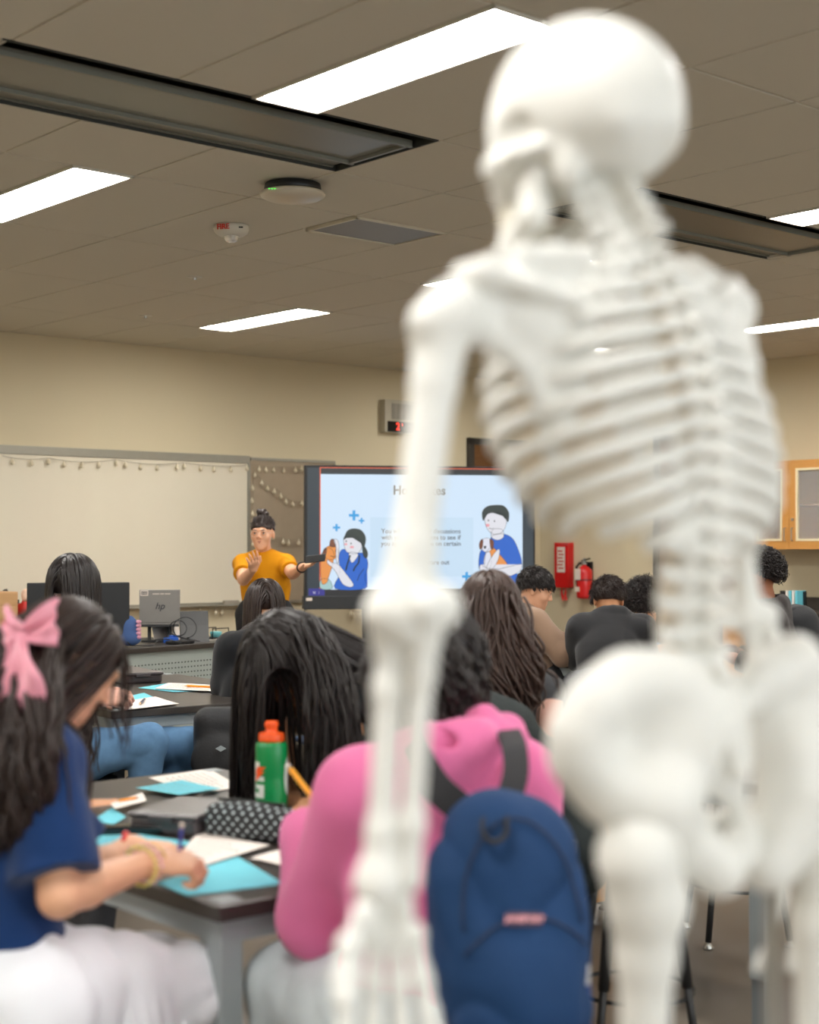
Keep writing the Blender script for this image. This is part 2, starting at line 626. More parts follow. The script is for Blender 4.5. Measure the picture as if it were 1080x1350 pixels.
def perf(name, col, sc_=110, dark=0.25, rough=0.45):
    m = mat(name, col, rough)
    nt = m.node_tree
    b = nt.nodes['Principled BSDF']
    v = nt.nodes.new('ShaderNodeTexVoronoi')
    v.inputs['Scale'].default_value = sc_
    v.inputs['Randomness'].default_value = 0
    nt.links.new(nt.nodes['Texture Coordinate'].outputs['Object'], v.inputs['Vector'])
    r = nt.nodes.new('ShaderNodeValToRGB')
    r.color_ramp.elements[0].position = .28
    r.color_ramp.elements[0].color = tuple(c * dark for c in col) + (1,)
    r.color_ramp.elements[1].position = .36
    r.color_ramp.elements[1].color = tuple(col) + (1,)
    nt.links.new(v.outputs['Distance'], r.inputs[0])
    nt.links.new(r.outputs[0], b.inputs['Base Color'])
    return m


perfm = perf('perforated_beam_face', S(122, 122, 110), 130, .45, .35)
bl = ['long grey recessed air beam left, its face reflecting blue at the end', 'grey perforated air beam right of the skeleton neck', 'grey perforated air beam off to the right']
for n, (a, b, c, d) in enumerate(beams):
    e = empty('ceiling_air_beam', W((a + b) / 2, (c + d) / 2, HC), bl[n], 'air vent', 'recessed ceiling air beams')
    mu, mv, hu2, hv2 = (a + b) / 2, (c + d) / 2, (b - a) / 2 - .004, (d - c) / 2 - .004
    h = B()
    h.box(W(mu, mv, HC + .09), (hu2, hv2, .006), (U, V, Z))
    for s_ in (-1, 1):
        h.box(W(mu + s_ * (hu2 - .004), mv, HC + .045), (.004, hv2, .045), (U, V, Z))
        h.box(W(mu, mv + s_ * (hv2 - .004), HC + .045), (hu2, .004, .045), (U, V, Z))
    h.link('housing', darkm, e)
    f = B().box(W(mu, mv, HC + .018), (hu2 - .05, hv2 - .15, .006), (U, V, Z)).link('face_panel', perfm, e)
    r = B()
    for s_ in (-1, 1):
        r.box(W(mu, mv + s_ * (hv2 - .14), HC + .012), (hu2 - .02, .008, .014), (U, V, Z))
        r.box(W(mu + s_ * (hu2 - .04), mv, HC + .012), (.008, hv2 - .14, .014), (U, V, Z))
        if s_ > 0:
            r.box(W(mu, mv + s_ * (hv2 - .055), HC + .02), (hu2 - .03, .030, .003), (U, V, Z))
        r.box(W(mu, mv + s_ * (hv2 - .018), HC + .028), (hu2 - .03, .006, .018), (U, V, Z))
    r.link('rim', beamm, e)
a, b, c, d = vent
e = empty('ceiling_vent', W((a + b) / 2, (c + d) / 2, HC), 'flat square perforated return air vent in the ceiling behind the round device', 'air vent')
B().box(W((a + b) / 2, (c + d) / 2, HC + .004), ((b - a) / 2, (d - c) / 2, .006), (U, V, Z)).link('vent_face', perf('perforated_vent', S(128, 124, 114), 150, .4), e, bevel=.002)
r = B()
for s_ in (-1, 1):
    r.box(W((a + b) / 2, (c + d) / 2 + s_ * (d - c) / 2, HC + .001), ((b - a) / 2 + .008, .008, .009), (U, V, Z))
    r.box(W((a + b) / 2 + s_ * (b - a) / 2, (c + d) / 2, HC + .001), (.008, (d - c) / 2 + .008, .009), (U, V, Z))
r.link('vent_frame', tbar, e)

# devices on the ceiling
p = onz(386, 254, HC - .04); p[2] = HC
e = empty('wireless_access_point', p, 'round white network device with a black mount hanging from the ceiling', 'wireless device')
B().lathe(p - Z * .035, [(.06, .035), (.12, .03), (.125, .0), (.12, -.004)], 40).link('mount', black, e, smooth=True)
B().lathe(p - Z * .04, [(.135, .0), (.142, -.008), (.138, -.018), (.11, -.03), (.05, -.038), (.001, -.04)], 48).link('cover', mat('ap_white', S(196, 186, 166), .3), e, smooth=True)
g = B()
for i in range(4):
    g.box(p + A(-.09 + i * .012, -.128 + .001 * i, -.052), (.003, .003, .002))
g.link('status_light', emat('green_led', (.1, 1, .1), 1.5), e)
p = onz(305, 303, HC - .02); p[2] = HC
e = empty('fire_strobe', p, 'white ceiling fire strobe with red lettering and a clear lens', 'fire alarm')
B().lathe(p, [(.085, 0), (.088, -.015), (.08, -.035), (.06, -.05), (.03, -.055)], 36).link('strobe_body', metalw, e, smooth=True)
B().lathe(p - Z * .05, [(.036, .004), (.036, -.006), (.03, -.024), (.012, -.034)], 20).link('strobe_lens', mat('clear_plastic', (.8, .8, .78), .08, trans=.7), e, smooth=True)
text('FIRE', 'lettering', p + A(-.03, -.0855, -.022), A(1, -.3, 0), A(0, -.25, 1), .036, mat('red_print', S(196, 40, 30), .6), e, bold=.0008, depth=.002)
B().box(p + A(.055, -.072, -.022), (.01, .004, .003)).link('strobe_slot', black, e)
for px, py, lb in ((257, 365, 'tiny round sprinkler cover in the ceiling below the fire strobe'), (192, 416, 'tiny flat sprinkler cover in the ceiling near the front wall')):
    p = onz(px, py, HC)
    e = empty('sprinkler_cover', p, lb, 'sprinkler')
    B().lathe(p, [(.042, .004), (.044, -.002), (.03, -.006)], 24).link('plate', metalw, e, smooth=True)
    B().lathe(p - Z * .006, [(.012, .004), (.01, -.012)], 12).link('head_cap', chrome, e)


# ------------------------------------------------------------------ front wall
def fbox(bld, px0, py0, px1, py1, t=.02, off=0.0, z=None, u=None):
    """box on the front wall spanning two pixels"""
    u0, z0 = onF(px0, py0); u1, z1 = onF(px1, py1)
    if z: z0, z1 = z
    if u: u0, u1 = u
    return bld.box(W((u0 + u1) / 2, VF - off - t / 2, (z0 + z1) / 2), (abs(u1 - u0) / 2, t / 2, abs(z1 - z0) / 2), (U, V, Z))


ub, zb = onF(325, 611)
ul, zt = onF(0, 600)
zrail = onF(325, 793)[1]
print('board z', zb, zrail, 'u', ul, ub)
wbm = mat('whiteboard_enamel', S(222, 213, 192), .28, var=.01)
alum = mat('aluminium_trim', S(150, 146, 134), .4, metal=.5)
u0 = ul - 1.2
wp = W((u0 + ub) / 2, VF, (zb + zrail) / 2)
e = empty('whiteboard', wp, 'wide whiteboard on the front wall left of the teacher', 'whiteboard')
B().box(W((u0 + ub) / 2, VF - .008, (zb + zrail) / 2), ((ub - u0) / 2, .007, (zb - zrail) / 2), (U, V, Z)).link('board', wbm, e)
f = B()
f.box(W((u0 + ub) / 2, VF - .013, zb + .03), ((ub - u0) / 2 + .02, .012, .032), (U, V, Z))
f.box(W(ub + .012, VF - .012, (zb + zrail) / 2), (.014, .012, (zb - zrail) / 2), (U, V, Z))
f.box(W((u0 + ub) / 2, VF - .012, zrail - .01), ((ub - u0) / 2 + .02, .012, .012), (U, V, Z))
f.link('board_frame', alum, e, bevel=.002)
B().box(W((u0 + ub) / 2, VF - .045, zrail - .022), ((ub - u0) / 2, .035, .006), (U, V, Z)).link('marker_tray', alum, e, bevel=.002)
ut0, ut1 = ub + .03, onF(440, 700)[0]
e = empty('tack_board', W((ut0 + ut1) / 2, VF, 1.5), 'taupe fabric pinboard between the whiteboard and the screen', 'pinboard')
B().box(W((ut0 + ut1) / 2, VF - .008, (zb + zrail) / 2 + .01), ((ut1 - ut0) / 2, .007, (zb - zrail) / 2 + .02), (U, V, Z)).link('fabric_panel', mat('taupe_fabric', S(164, 148, 126), .95, bump=.3, bs=600), e)
f = B()
f.box(W((ut0 + ut1) / 2, VF - .012, zb + .04), ((ut1 - ut0) / 2, .012, .012), (U, V, Z))
f.box(W((ut0 + ut1) / 2, VF - .012, zrail - .01), ((ut1 - ut0) / 2, .012, .012), (U, V, Z))
f.box(W(ut1 - .006, VF - .012, (zb + zrail) / 2), (.008, .012, (zb - zrail) / 2 + .03), (U, V, Z))
f.link('board_frame', alum, e)
# marker things on the tray
uu, zz = onF(300, 789)
B_ = B().box(W(uu, VF - .05, zrail), (.07, .02, .016), (U, V, Z)).link('board_eraser', mat('eraser_grey', S(150, 142, 128), .8), bevel=.005)
tag(B_, 'pale eraser lying on the whiteboard tray beside the teacher', 'eraser')

# string lights: three strands
bulbm = mat('frosted_bulb', S(238, 226, 196), .25, trans=.3)
wirem = mat('clear_wire', S(150, 140, 118), .5)


def strand(pts, nb, label, seed):
    P = []
    for i in range(len(pts) - 1):
        a, b = pts[i], pts[i + 1]
        for t in np.linspace(0, 1, 9)[:-1]:
            sag = 4 * t * (1 - t) * pts[i][2]
            ua, za = onF(a[0] * (1 - t) + b[0] * t, a[1] * (1 - t) + b[1] * t + sag)
            P.append(W(ua, VF - .035, za))
    u_, z_ = onF(pts[-1][0], pts[-1][1])
    P.append(W(u_, VF - .035, z_))
    e = empty('string_lights', P[0], label, 'string lights', 'strings of small bulbs around the boards')
    B().tube(P, .0022, 5).link('wire', wirem, e)
    L = np.cumsum([0] + [np.linalg.norm(P[i + 1] - P[i]) for i in range(len(P) - 1)])
    rnd = random.Random(seed)
    for k in range(nb):
        d = (k + .5) / nb * L[-1]
        i = min(np.searchsorted(L, d), len(P) - 1)
        q = P[i] + A(rnd.uniform(-.012, .012), 0, 0)
        b = B().lathe(q, [(.004, 0), (.005, -.014), (.011, -.02), (.0165, -.032), (.014, -.044), (.004, -.052)], 10)
        b.link('bulb', bulbm, e, smooth=True)


strand([(0, 601, 3), (60, 604, 4), (150, 606, 4), (240, 610, 3), (322, 613, 0)], 16, 'string of small bulbs along the top rail of the whiteboard', 1)
strand([(328, 612, 2), (364, 615, 2), (398, 613, 0)], 6, 'string of small bulbs along the top of the taupe pinboard', 2)
strand([(330, 616, 6), (362, 645, 8), (398, 658, 0)], 8, 'sagging string of small bulbs crossing the upper pinboard', 3)
strand([(331, 622, 0), (330, 690, 0), (333, 720, 0)], 5, 'string of small bulbs hanging down the whiteboard right edge', 4)
strand([(350, 700, 8), (402, 706, 0)], 5, 'sagging string of small bulbs behind the teacher head', 5)
strand([(250, 800, 3), (330, 799, 3), (400, 797, 0)], 10, 'string of small bulbs looped under the marker tray', 6)
strand([(455, 802, 2), (475, 806, 0)], 3, 'short end of a string of small bulbs under the screen', 7)

# clock and speaker box
ua, za = onF(500, 527); ub2, zb2 = onF(546, 573)
e = empty('wall_clock', W((ua + ub2) / 2, VF, (za + zb2) / 2), 'grey wall box with a speaker grille and a red digital clock', 'clock')
cw, ch = (ub2 - ua) / 2, (za - zb2) / 2
cc = W((ua + ub2) / 2, VF, (za + zb2) / 2)
B().box(cc - V * .04, (cw, .04, ch), (U, V, Z)).link('clock_box', mat('clock_grey', S(176, 168, 148), .5), e, bevel=.006)
B().box(cc - V * .081 + Z * ch * .3, (cw * .62, .002, ch * .48), (U, V, Z)).link('speaker_grille', perf('speaker_grille', S(150, 144, 130), 160, .3), e)
B().box(cc - V * .082 - Z * ch * .64, (cw * .86, .003, ch * .32), (U, V, Z)).link('display', blackgloss, e, bevel=.002)
text("2", 'digit', cc - V * .0856 - Z * ch * .64 - U * cw * .28, U, Z, ch * .62, emat('red_led', (1, .03, .01), 3), e, bold=.001)
B().box(cc - V * .0856 - Z * ch * .5 - U * cw * .02, (.004, .0005, .01), (U, V, Z)).link('digit', emat('red_led', (1, .03, .01), 3), e)

# doors
doorw = wood('door_walnut', S(120, 82, 48), S(96, 62, 36), .4)
framem = mat('door_frame_paint', S(58, 54, 50), .45)
ud0, zd = onF(615, 577)
zd = 2.43
e = empty('door_1', W(ud0 + .5, VF, 0), None, None); tag(e, kind='structure')
dw = onF(697, 600)[0] - ud0
f = B()
for x in (ud0 + .03, ud0 + dw - .03):
    f.box(W(x, VF - .02, zd / 2), (.03, .03, zd / 2), (U, V, Z))
f.box(W(ud0 + dw / 2, VF - .02, zd - .03), (dw / 2, .03, .03), (U, V, Z))
f.link('door_frame', framem, e, bevel=.002)
B().box(W(ud0 + dw / 2, VF - .012, zd / 2 - .02), (dw / 2 - .06, .012, zd / 2 - .03), (U, V, Z)).link('door_leaf', doorw, e)
B().tube([W(ud0 + .12, VF - .03, 1.02), W(ud0 + .12, VF - .07, 1.02), W(ud0 + .24, VF - .07, 1.02)], .01).link('door_handle', chrome, e)
vd, _ = onR(866, 780)
e = empty('door_2', W(UR, vd - .5, 0), None, None); tag(e, kind='structure')
f = B()
for x in (vd - .03, vd - 1.03):
    f.box(W(UR - .02, x, zd / 2), (.03, .03, zd / 2), (U, V, Z))
f.box(W(UR - .02, vd - .53, zd - .03), (.03, .53, .03), (U, V, Z))
f.link('door_frame', framem, e, bevel=.002)
B().box(W(UR - .012, vd - .53, zd / 2 - .02), (.012, .47, zd / 2 - .03), (U, V, Z)).link('door_leaf', doorw, e)
B().tube([W(UR - .03, vd - .12, 1.02), W(UR - .07, vd - .12, 1.02), W(UR - .07, vd - .24, 1.02)], .01).link('door_handle', chrome, e)

# ------------------------------------------------------------------ right wall: fire blanket box, extinguisher, cabinets
red = mat('signal_red', S(204, 22, 24), .35, coat=.3)
v0, z0 = onR(738, 715); v1, z1 = onR(757, 775)
vc, hw = (v0 + v1) / 2, abs(v0 - v1) / 2
e = empty('fire_blanket_box', W(UR, vc, (z0 + z1) / 2), 'tall red fire blanket box with pull tabs on the wall', 'fire blanket')
B().box(W(UR - .04, vc, (z0 + z1) / 2), (.04, hw, abs(z0 - z1) / 2), (U, V, Z)).link('case', red, e, bevel=.008)
B().box(W(UR - .081, vc, (z0 * .62 + z1 * .38)), (.001, hw * .55, abs(z0 - z1) * .28), (U, V, Z)).link('instruction_label', mat('label_white', S(226, 214, 202), .6), e)
lb = B()
for k in range(6):
    lb.box(W(UR - .0825, vc + (.01 if k % 2 else 0), z0 * .62 + z1 * .38 + (k - 2.5) * abs(z0 - z1) * .075), (.0004, hw * .35, .006), (U, V, Z))
lb.link('label_print', mat('red_print', S(196, 40, 30), .6), e)
for s_ in (-1, 1):
    q = W(UR - .045, vc + s_ * .02, z1)
    B().tube([q, q - Z * .04 + V * .008 * s_, q - Z * .075 + U * .0, q - Z * .12 - V * .015], [.006, .01, .012, .012], 8).link('pull_tab', red, e)
v0, z0 = onR(779, 737); _, z1 = onR(779, 789)
q = W(UR - .09, v0, z1)
e = empty('fire_extinguisher', q, 'red fire extinguisher with a black hose hanging on the wall', 'fire extinguisher')
H = z0 - z1
B().lathe(q, [(.05, 0), (.072, .012), (.075, .03), (.075, H * .66), (.068, H * .74), (.04, H * .8), (.022, H * .83), (.02, H * .87)], 28).link('cylinder', red, e, smooth=True)
B().lathe(q + Z * H * .46, [(.0762, 0), (.0762, H * .03)], 28).link('band', black, e)
B().lathe(q + Z * H * .86, [(.024, 0), (.024, .03), (.014, .035), (.014, .06)], 16).link('valve', chrome, e)
B().box(q + Z * (H * .98) - V * .02, (.012, .05, .006), (U, nrm(V - Z * .25), Z)).box(q + Z * (H * .92) - V * .03, (.012, .045, .005), (U, V, Z)).link('lever', mat('dark_metal', S(60, 60, 58), .4, metal=.6), e, bevel=.002)
B().tube([q + Z * H * .88, q + Z * H * .9 + V * .06, q + Z * H * .8 + V * .1, q + Z * H * .5 + V * .098, q + Z * H * .3 + V * .085], .012, 8).link('hose', black, e, smooth=True)
B().box(q + Z * H * .62 - U * .0765 + V * .015, (.0015, .035, H * .14), (U, V, Z)).box(q + Z * H * .24 - U * .0765 + V * .02, (.0015, .028, H * .06), (U, V, Z)).link('tag_label', mat('label_white', S(226, 214, 202), .6), e)
B().box(q + Z * H * .5 + U * .075, (.014, .03, .16), (U, V, Z)).link('wall_bracket', black, e)

# wall cabinets with glass doors
vC0, zc1 = onR(1040, 607, .36); _, zc0 = onR(1040, 724, .36)
vL = onR(987, 650, .36)[0]; vM = vC0
wd = vL - vM
print('cabinet', zc0, zc1, vL, vM, wd)
glassm = mat('cabinet_glass', (.9, .92, .9), .05, trans=.0, alpha=.16, spec=.9)
ivory = mat('ivory_bead', S(232, 216, 176), .5)
shelfm = wood('cabinet_inside', S(150, 108, 66), S(130, 92, 56))
for k in range(3):
    a, b = vL - k * 2 * wd, vL - (k + 1) * 2 * wd
    mid = (a + b) / 2
    e = empty('wall_cabinet', W(UR - .18, mid, zc0), ['maple wall cabinet with two glass doors nearest the skeleton ribs', 'maple wall cabinet second along the right wall', 'maple wall cabinet farthest out of the picture'][k], 'cabinet', 'glass door wall cabinets')
    c = B()
    D = .34
    zm, hz = (zc0 + zc1) / 2, (zc1 - zc0) / 2
    c.box(W(UR - .006, mid, zm), (.006, wd, hz), (U, V, Z))
    for x in (a - .01, b + .01):
        c.box(W(UR - D / 2, x, zm), (D / 2, .0095, hz), (U, V, Z))
    for zz in (zc0 + .01, zc1 - .01):
        c.box(W(UR - D / 2, mid, zz), (D / 2, wd, .01), (U, V, Z))
    c.link('carcass', maple, e)
    B().box(W(UR - D / 2 + .01, mid, zm), (D / 2 - .02, wd - .02, .009), (U, V, Z)).link('shelf', shelfm, e)
    for j in (0, 1):
        dc = (a if j == 0 else b) + (-wd / 2 if j == 0 else wd / 2)
        d = B()
        st = .075
        x0 = UR - D - .01
        for s_ in (-1, 1):
            d.box(W(x0, dc + s_ * (wd / 2 - st / 2 - .0015), zm), (.01, st / 2, hz), (U, V, Z))
            d.box(W(x0, dc, zm + s_ * (hz - st / 2)), (.01, wd / 2 - st, st / 2), (U, V, Z))
        dd = d.link('door', maple, e)
        t = B()
        iw, ih = wd / 2 - st, hz - st
        for s_ in (-1, 1):
            t.box(W(x0 - .002, dc + s_ * iw, zm), (.012, .009, ih + .009), (U, V, Z))
            t.box(W(x0 - .002, dc, zm + s_ * ih), (.012, iw, .009), (U, V, Z))
        t.link('glass_bead', ivory, dd)
        B().box(W(x0, dc, zm), (.002, iw, ih), (U, V, Z)).link('glass_pane', glassm, dd)
        hp = W(x0 - .03, dc + (-1 if j == 0 else 1) * (wd / 2 - .035), zc0 + .12)
        B().tube([hp - Z * .05 + U * .02, hp - Z * .05, hp + Z * .05, hp + Z * .05 + U * .02], .005, 8).link('handle', chrome, dd)
        if j == 1:
            B().lathe(hp + Z * .12 + U * .018, [(.011, 0), (.011, .008)], 12, -U).link('lock', chrome, dd)
# base cabinet and black counter on the right wall
vK, zk = onR(1058, 800, .6)
vK = vL + .1
e = empty('base_cabinet', W(UR - .3, vK - 1.5, 0), 'maple base cabinet under the black counter at the right edge', 'cabinet')
zk = .90
B().box(W(UR - .29, vK - 1.5, (zk - .04) / 2 + .04), (.28, 1.5, (zk - .12) / 2), (U, V, Z)).link('carcass', maple, e)
for k in range(6):
    d = B().box(W(UR - .582, vK - .25 - k * .5, (zk) / 2 + .02), (.01, .246, zk / 2 - .08), (U, V, Z)).link('door', maple, e, bevel=.002)
    hp = W(UR - .61, vK - .25 - k * .5 + (.2 if k % 2 else -.2), zk - .18)
    B().tube([hp - Z * .05 + U * .02, hp - Z * .05, hp + Z * .05, hp + Z * .05 + U * .02], .005, 8).link('handle', chrome, d)
ct = B().box(W(UR - .31, vK - 1.5, zk - .02), (.31, 1.52, .018), (U, V, Z)).box(W(UR - .012, vK - 1.5, zk + .05), (.012, 1.52, .05), (U, V, Z)).link('countertop', topm, bevel=.003)
tag(ct, 'black countertop along the right wall under the glass cabinets', 'countertop')
q = W(UR - .4, onR(1046, 800, .4)[0], zk)
e = empty('book_rack', q, 'dark paper tray on the counter behind the student at the right', 'tray')
B().box(q + Z * .08, (.12, .01, .08), (V, U, Z)).box(q + Z * .006, (.12, .09, .006), (V, U, Z)).link('tray_frame', black, e)
for k in range(4):
    B().box(q + V * (-.09 + k * .03) - U * .03 + Z * .09, (.008, .06, .075), (V, U, Z)).link('booklet', paper if k % 2 else bluep, e)
# ------------------------------------------------------------------ interactive screen
TVD = 12.0
tr = nrm(A(math.sin(math.radians(80)), math.cos(math.radians(80)), 0))     # right along the screen
tn = nrm(np.cross(tr, Z))                                                    # towards the class
pl_ = at(402, 700, TVD - .15)


def tvp(px, py, off=0.0):
    """point on the screen plane under a pixel"""
    r = ray(px, py)
    o = pl_ + tn * off
    t = (o - A(0, 0, CAMZ)).dot(tn) / r.dot(tn)
    return A(0, 0, CAMZ) + r * t


def tvbox(b, x0, y0, x1, y1, t, off):
    p, q = tvp(x0, y0), tvp(x1, y1)
    c = (p + q) / 2
    return b.box(c + tn * (off - t / 2), (abs((q - p).dot(tr)) / 2, t / 2, abs(p[2] - q[2]) / 2), (tr, tn, Z))


scr = empty('interactive_screen', tvp(555, 790), 'large black interactive display on a stand showing the Hot Takes slide', 'screen')
tvbox(B(), 402, 613, 706, 789, .09, 0).link('casing', black, scr, bevel=.006)
tvbox(B(), 400, 786, 709, 801, .13, .03).link('speaker_bar', mat('charcoal_plastic', S(40, 42, 44), .5), scr, bevel=.006)
tvbox(B(), 403, 788, 411, 792, .004, .035).link('port_label', mat('label_white', S(226, 214, 202), .6), scr)
panel = tvbox(B(), 405.5, 616.5, 703, 785, .004, .003).link('display', emat('screen_dark', S(34, 52, 64), .75), scr)
ORNG = emat('slide_orange', S(240, 104, 60), .9)
SL = emat('slide_light_blue', S(205, 226, 246), 1.0)
tvbox(B(), 421.5, 617, 703, 618.3, .001, .0045).link('toolbar_line', ORNG, panel)
tvbox(B(), 421.5, 617, 422.7, 776, .001, .0045).link('toolbar_line', ORNG, panel)
tvbox(B(), 422.7, 618.3, 703, 625, .001, .004).link('toolbar', emat('slide_toolbar', S(38, 40, 42), .6), panel)
tvbox(B(), 422.7, 625, 689, 776, .001, .0045).link('slide', SL, panel)
tvbox(B(), 422.7, 776, 703, 784.5, .001, .004).link('taskbar', emat('slide_task', S(24, 26, 32), .6), panel)
tvbox(B(), 407, 776, 428, 785, .001, .0055).link('badge', emat('slide_badge', S(52, 48, 160), .7), panel)
text('u  :', 'badge_text', tvp(417, 780.5, .0062), tr, Z, .04, emat('slide_white', S(230, 232, 246), .9), panel, depth=.0003)
bx = tvbox(B(), 488, 682, 624, 760, .001, .0052)
bx.link('text_card', emat('slide_card', S(196, 220, 240), 1.0), panel)
TD = emat('slide_text', S(52, 60, 66), .5)
text('Hot Takes', 'slide_title', tvp(553, 647, .0062), tr, Z, .098, TD, panel, depth=.0003, bold=.0028)
TG = emat('slide_text_grey', S(96, 106, 118), .6)
for k, s_ in enumerate(('You will have small discussions', 'with your table mates to see if', 'you agree / disagree on certain', 'topics.', '', 'Be ready to share out')):
    if s_:
        text(s_, 'slide_text', tvp(555.5, 700.5 + k * 8.2, .0062), tr, Z, .051, TG, panel, depth=.0003, bold=.0006)

LAY = [0.0058]


def poly(name, pts, m, lay=None, out=True):
    """a flat drawn shape of the slide, points in picture coordinates of the slide, smoothed"""
    LAY[0] += .00012
    off = LAY[0]
    P = []
    n = len(pts)
    for i in range(n):                       # Catmull-Rom closed outline
        p0, p1, p2, p3 = (A(*pts[(i + j - 1) % n]) for j in range(4))
        for t in (0, .25, .5, .75):
            P.append(.5 * ((2 * p1) + (-p0 + p2) * t + (2 * p0 - 5 * p1 + 4 * p2 - p3) * t * t + (-p0 + 3 * p1 - 3 * p2 + p3) * t ** 3))
    bmv = [tvp(q[0], q[1], off) for q in P]
    bm = bmesh.new()
    vs = [bm.verts.new(Vector(q)) for q in bmv]
    try:
        f = bm.faces.new(vs)
        bmesh.ops.triangulate(bm, faces=[f])
    except Exception:
        pass
    v = [tuple(q.co) for q in bm.verts]
    f = [tuple(x.index for x in q.verts) for q in bm.faces]
    bm.verts.ensure_lookup_table(); bm.verts.index_update()
    f = [tuple(x.index for x in q.verts) for q in bm.faces]
    bm.free()
    link(name, v, f, m, panel)
    if out:
        LAY[0] += .00006
        B().tube([q + tn * .0001 for q in bmv] + [bmv[0] + tn * .0001], .0014, 4).link(name + '_outline', OUT, panel)


OUT = emat('slide_outline', S(24, 34, 50), .5)
SB = emat('slide_scrub_blue', S(10, 98, 206), .9)
SK = emat('slide_skin', S(226, 226, 234), .95)
HG = emat('slide_hair', S(46, 62, 58), .6)
TN = emat('slide_tan', S(232, 146, 66), .95)
BR = emat('slide_brown', S(134, 74, 44), .8)
BP = emat('slide_plus', S(48, 160, 226), .95)
WH = emat('slide_white', S(230, 232, 246), .9)
PK = emat('slide_pink', S(240, 160, 170), .9)
# dog on the table, vet on the left
poly('table_drawing', [(423, 764), (434, 764), (438, 776), (423, 776)], emat('slide_table', S(170, 206, 206), .9))
poly('vet_scrubs', [(447, 733), (452, 724), (462, 728), (470, 730), (478, 729), (484, 737), (485, 748), (481, 762), (482, 776), (442, 776), (448, 756)], SB)
poly('dog_body', [(423, 735), (428, 726), (434, 722), (440, 728), (440, 738), (437, 750), (433, 762), (431, 768), (424, 768)], TN)
poly('dog_head', [(427, 728), (430, 722), (436, 719), (443, 721), (446, 728), (444, 735), (437, 738), (430, 736)], TN)
poly('dog_ear', [(425, 730), (428, 723), (431, 724), (429, 733), (426, 736)], BR)
poly('dog_ear', [(435, 720), (436, 712), (440, 711), (443, 719), (441, 721)], BR)
poly('dog_nose', [(442.5, 725), (445, 725), (445, 727.5), (442.5, 727.5)], OUT, out=False)
poly('vet_hand', [(440, 712), (445, 712), (447, 722), (446, 742), (443, 738), (443, 722)], SK)
poly('vet_arm', [(432, 738), (438, 742), (446, 744), (456, 756), (466, 770), (462, 774), (452, 770), (444, 756), (438, 748), (432, 743)], SK)
poly('vet_face', [(453, 712), (456, 706), (466, 706), (476, 712), (477, 722), (472, 729), (464, 730), (456, 726)], SK)
poly('vet_neck', [(462, 728), (470, 729), (472, 733), (464, 742), (460, 732)], SK)
poly('vet_hair', [(454, 709), (458, 700), (466, 697), (476, 699), (482, 708), (481, 719), (478, 722), (476, 716), (470, 711), (460, 708), (454, 711)], HG)
poly('vet_ponytail', [(478, 721), (482, 722), (485, 730), (483, 736), (479, 732)], HG)
poly('vet_cheek', [(454, 717), (457, 716), (457.5, 718.5), (454.5, 718.5)], PK, out=False)
poly('vet_cheek', [(462, 720), (466, 720), (466, 722.5), (462, 722.5)], PK, out=False)
for q in ((456.5, 713.5), (463, 716.5)):
    poly('vet_eye', [(q[0] - .6, q[1] - 1), (q[0] + .6, q[1] - 1), (q[0] + .6, q[1] + 1), (q[0] - .6, q[1] + 1)], OUT, out=False)
B().tube([tvp(*q, .0085) for q in ((462, 732), (458, 744), (456, 752))], .006, 5).tube([tvp(*q, .0085) for q in ((474, 732), (473, 742), (468, 748), (466, 753))], .006, 5).link('stethoscope_drawing', HG, panel)
B().tube([tvp(*q, .0085) for q in ((436, 732.5), (440, 734.5), (444, 732.5))], .0022, 4).tube([tvp(*q, .0085) for q in ((471, 766), (474, 758), (480, 750))], .0022, 4).link('line_drawing', OUT, panel)
# vet on the right with a puppy
poly('tall_vet_trousers', [(660, 757), (683, 757), (684, 776), (662, 776)], SB)
poly('tall_vet_scrubs', [(633, 728), (640, 722), (650, 706), (664, 704), (676, 710), (684, 726), (688, 742), (684, 752), (664, 758), (644, 756), (632, 750)], SB)
poly('tall_vet_neck', [(650, 698), (662, 698), (664, 708), (656, 712), (648, 708)], SK)
poly('tall_vet_face', [(639, 682), (642, 676), (664, 676), (668, 684), (666, 696), (658, 704), (648, 703), (641, 694)], SK)
poly('tall_vet_hair', [(637, 686), (636, 675), (642, 668), (652, 666), (664, 667), (671, 676), (670, 688), (667, 684), (662, 678), (652, 676), (644, 677), (640, 682)], HG)
poly('tall_vet_cheek', [(641, 691), (645, 691), (645, 694), (641, 694)], PK, out=False)
for q in ((644, 686), (652, 687)):
    poly('tall_vet_eye', [(q[0] - .6, q[1] - 1), (q[0] + .6, q[1] - 1), (q[0] + .6, q[1] + 1), (q[0] - .6, q[1] + 1)], OUT, out=False)
B().tube([tvp(*q, .0095) for q in ((645, 696), (648, 697.5), (651, 696))], .0018, 4).link('line_drawing', OUT, panel)
poly('puppy_body', [(641, 728), (650, 722), (658, 730), (668, 742), (668, 748), (652, 752), (640, 746)], TN)
poly('puppy_chest', [(640, 730), (646, 728), (648, 742), (644, 750), (638, 744)], WH)
poly('puppy_head', [(634, 716), (638, 710), (645, 710), (649, 716), (648, 724), (642, 728), (636, 725)], WH)
poly('puppy_ear', [(632, 717), (635, 711), (637, 713), (636, 722), (633, 724)], BR)
poly('puppy_ear', [(646, 711), (651, 714), (650, 724), (647, 722)], BR)
poly('puppy_nose', [(638, 720), (641, 720), (640.5, 723), (638.5, 723)], OUT, out=False)
poly('tall_vet_arm', [(634, 744), (640, 748), (656, 750), (676, 746), (688, 744), (684, 754), (664, 762), (644, 760), (633, 752)], SK)
poly('tall_vet_hand', [(643, 744), (650, 732), (657, 724), (659, 728), (656, 740), (648, 752), (642, 754)], SK)


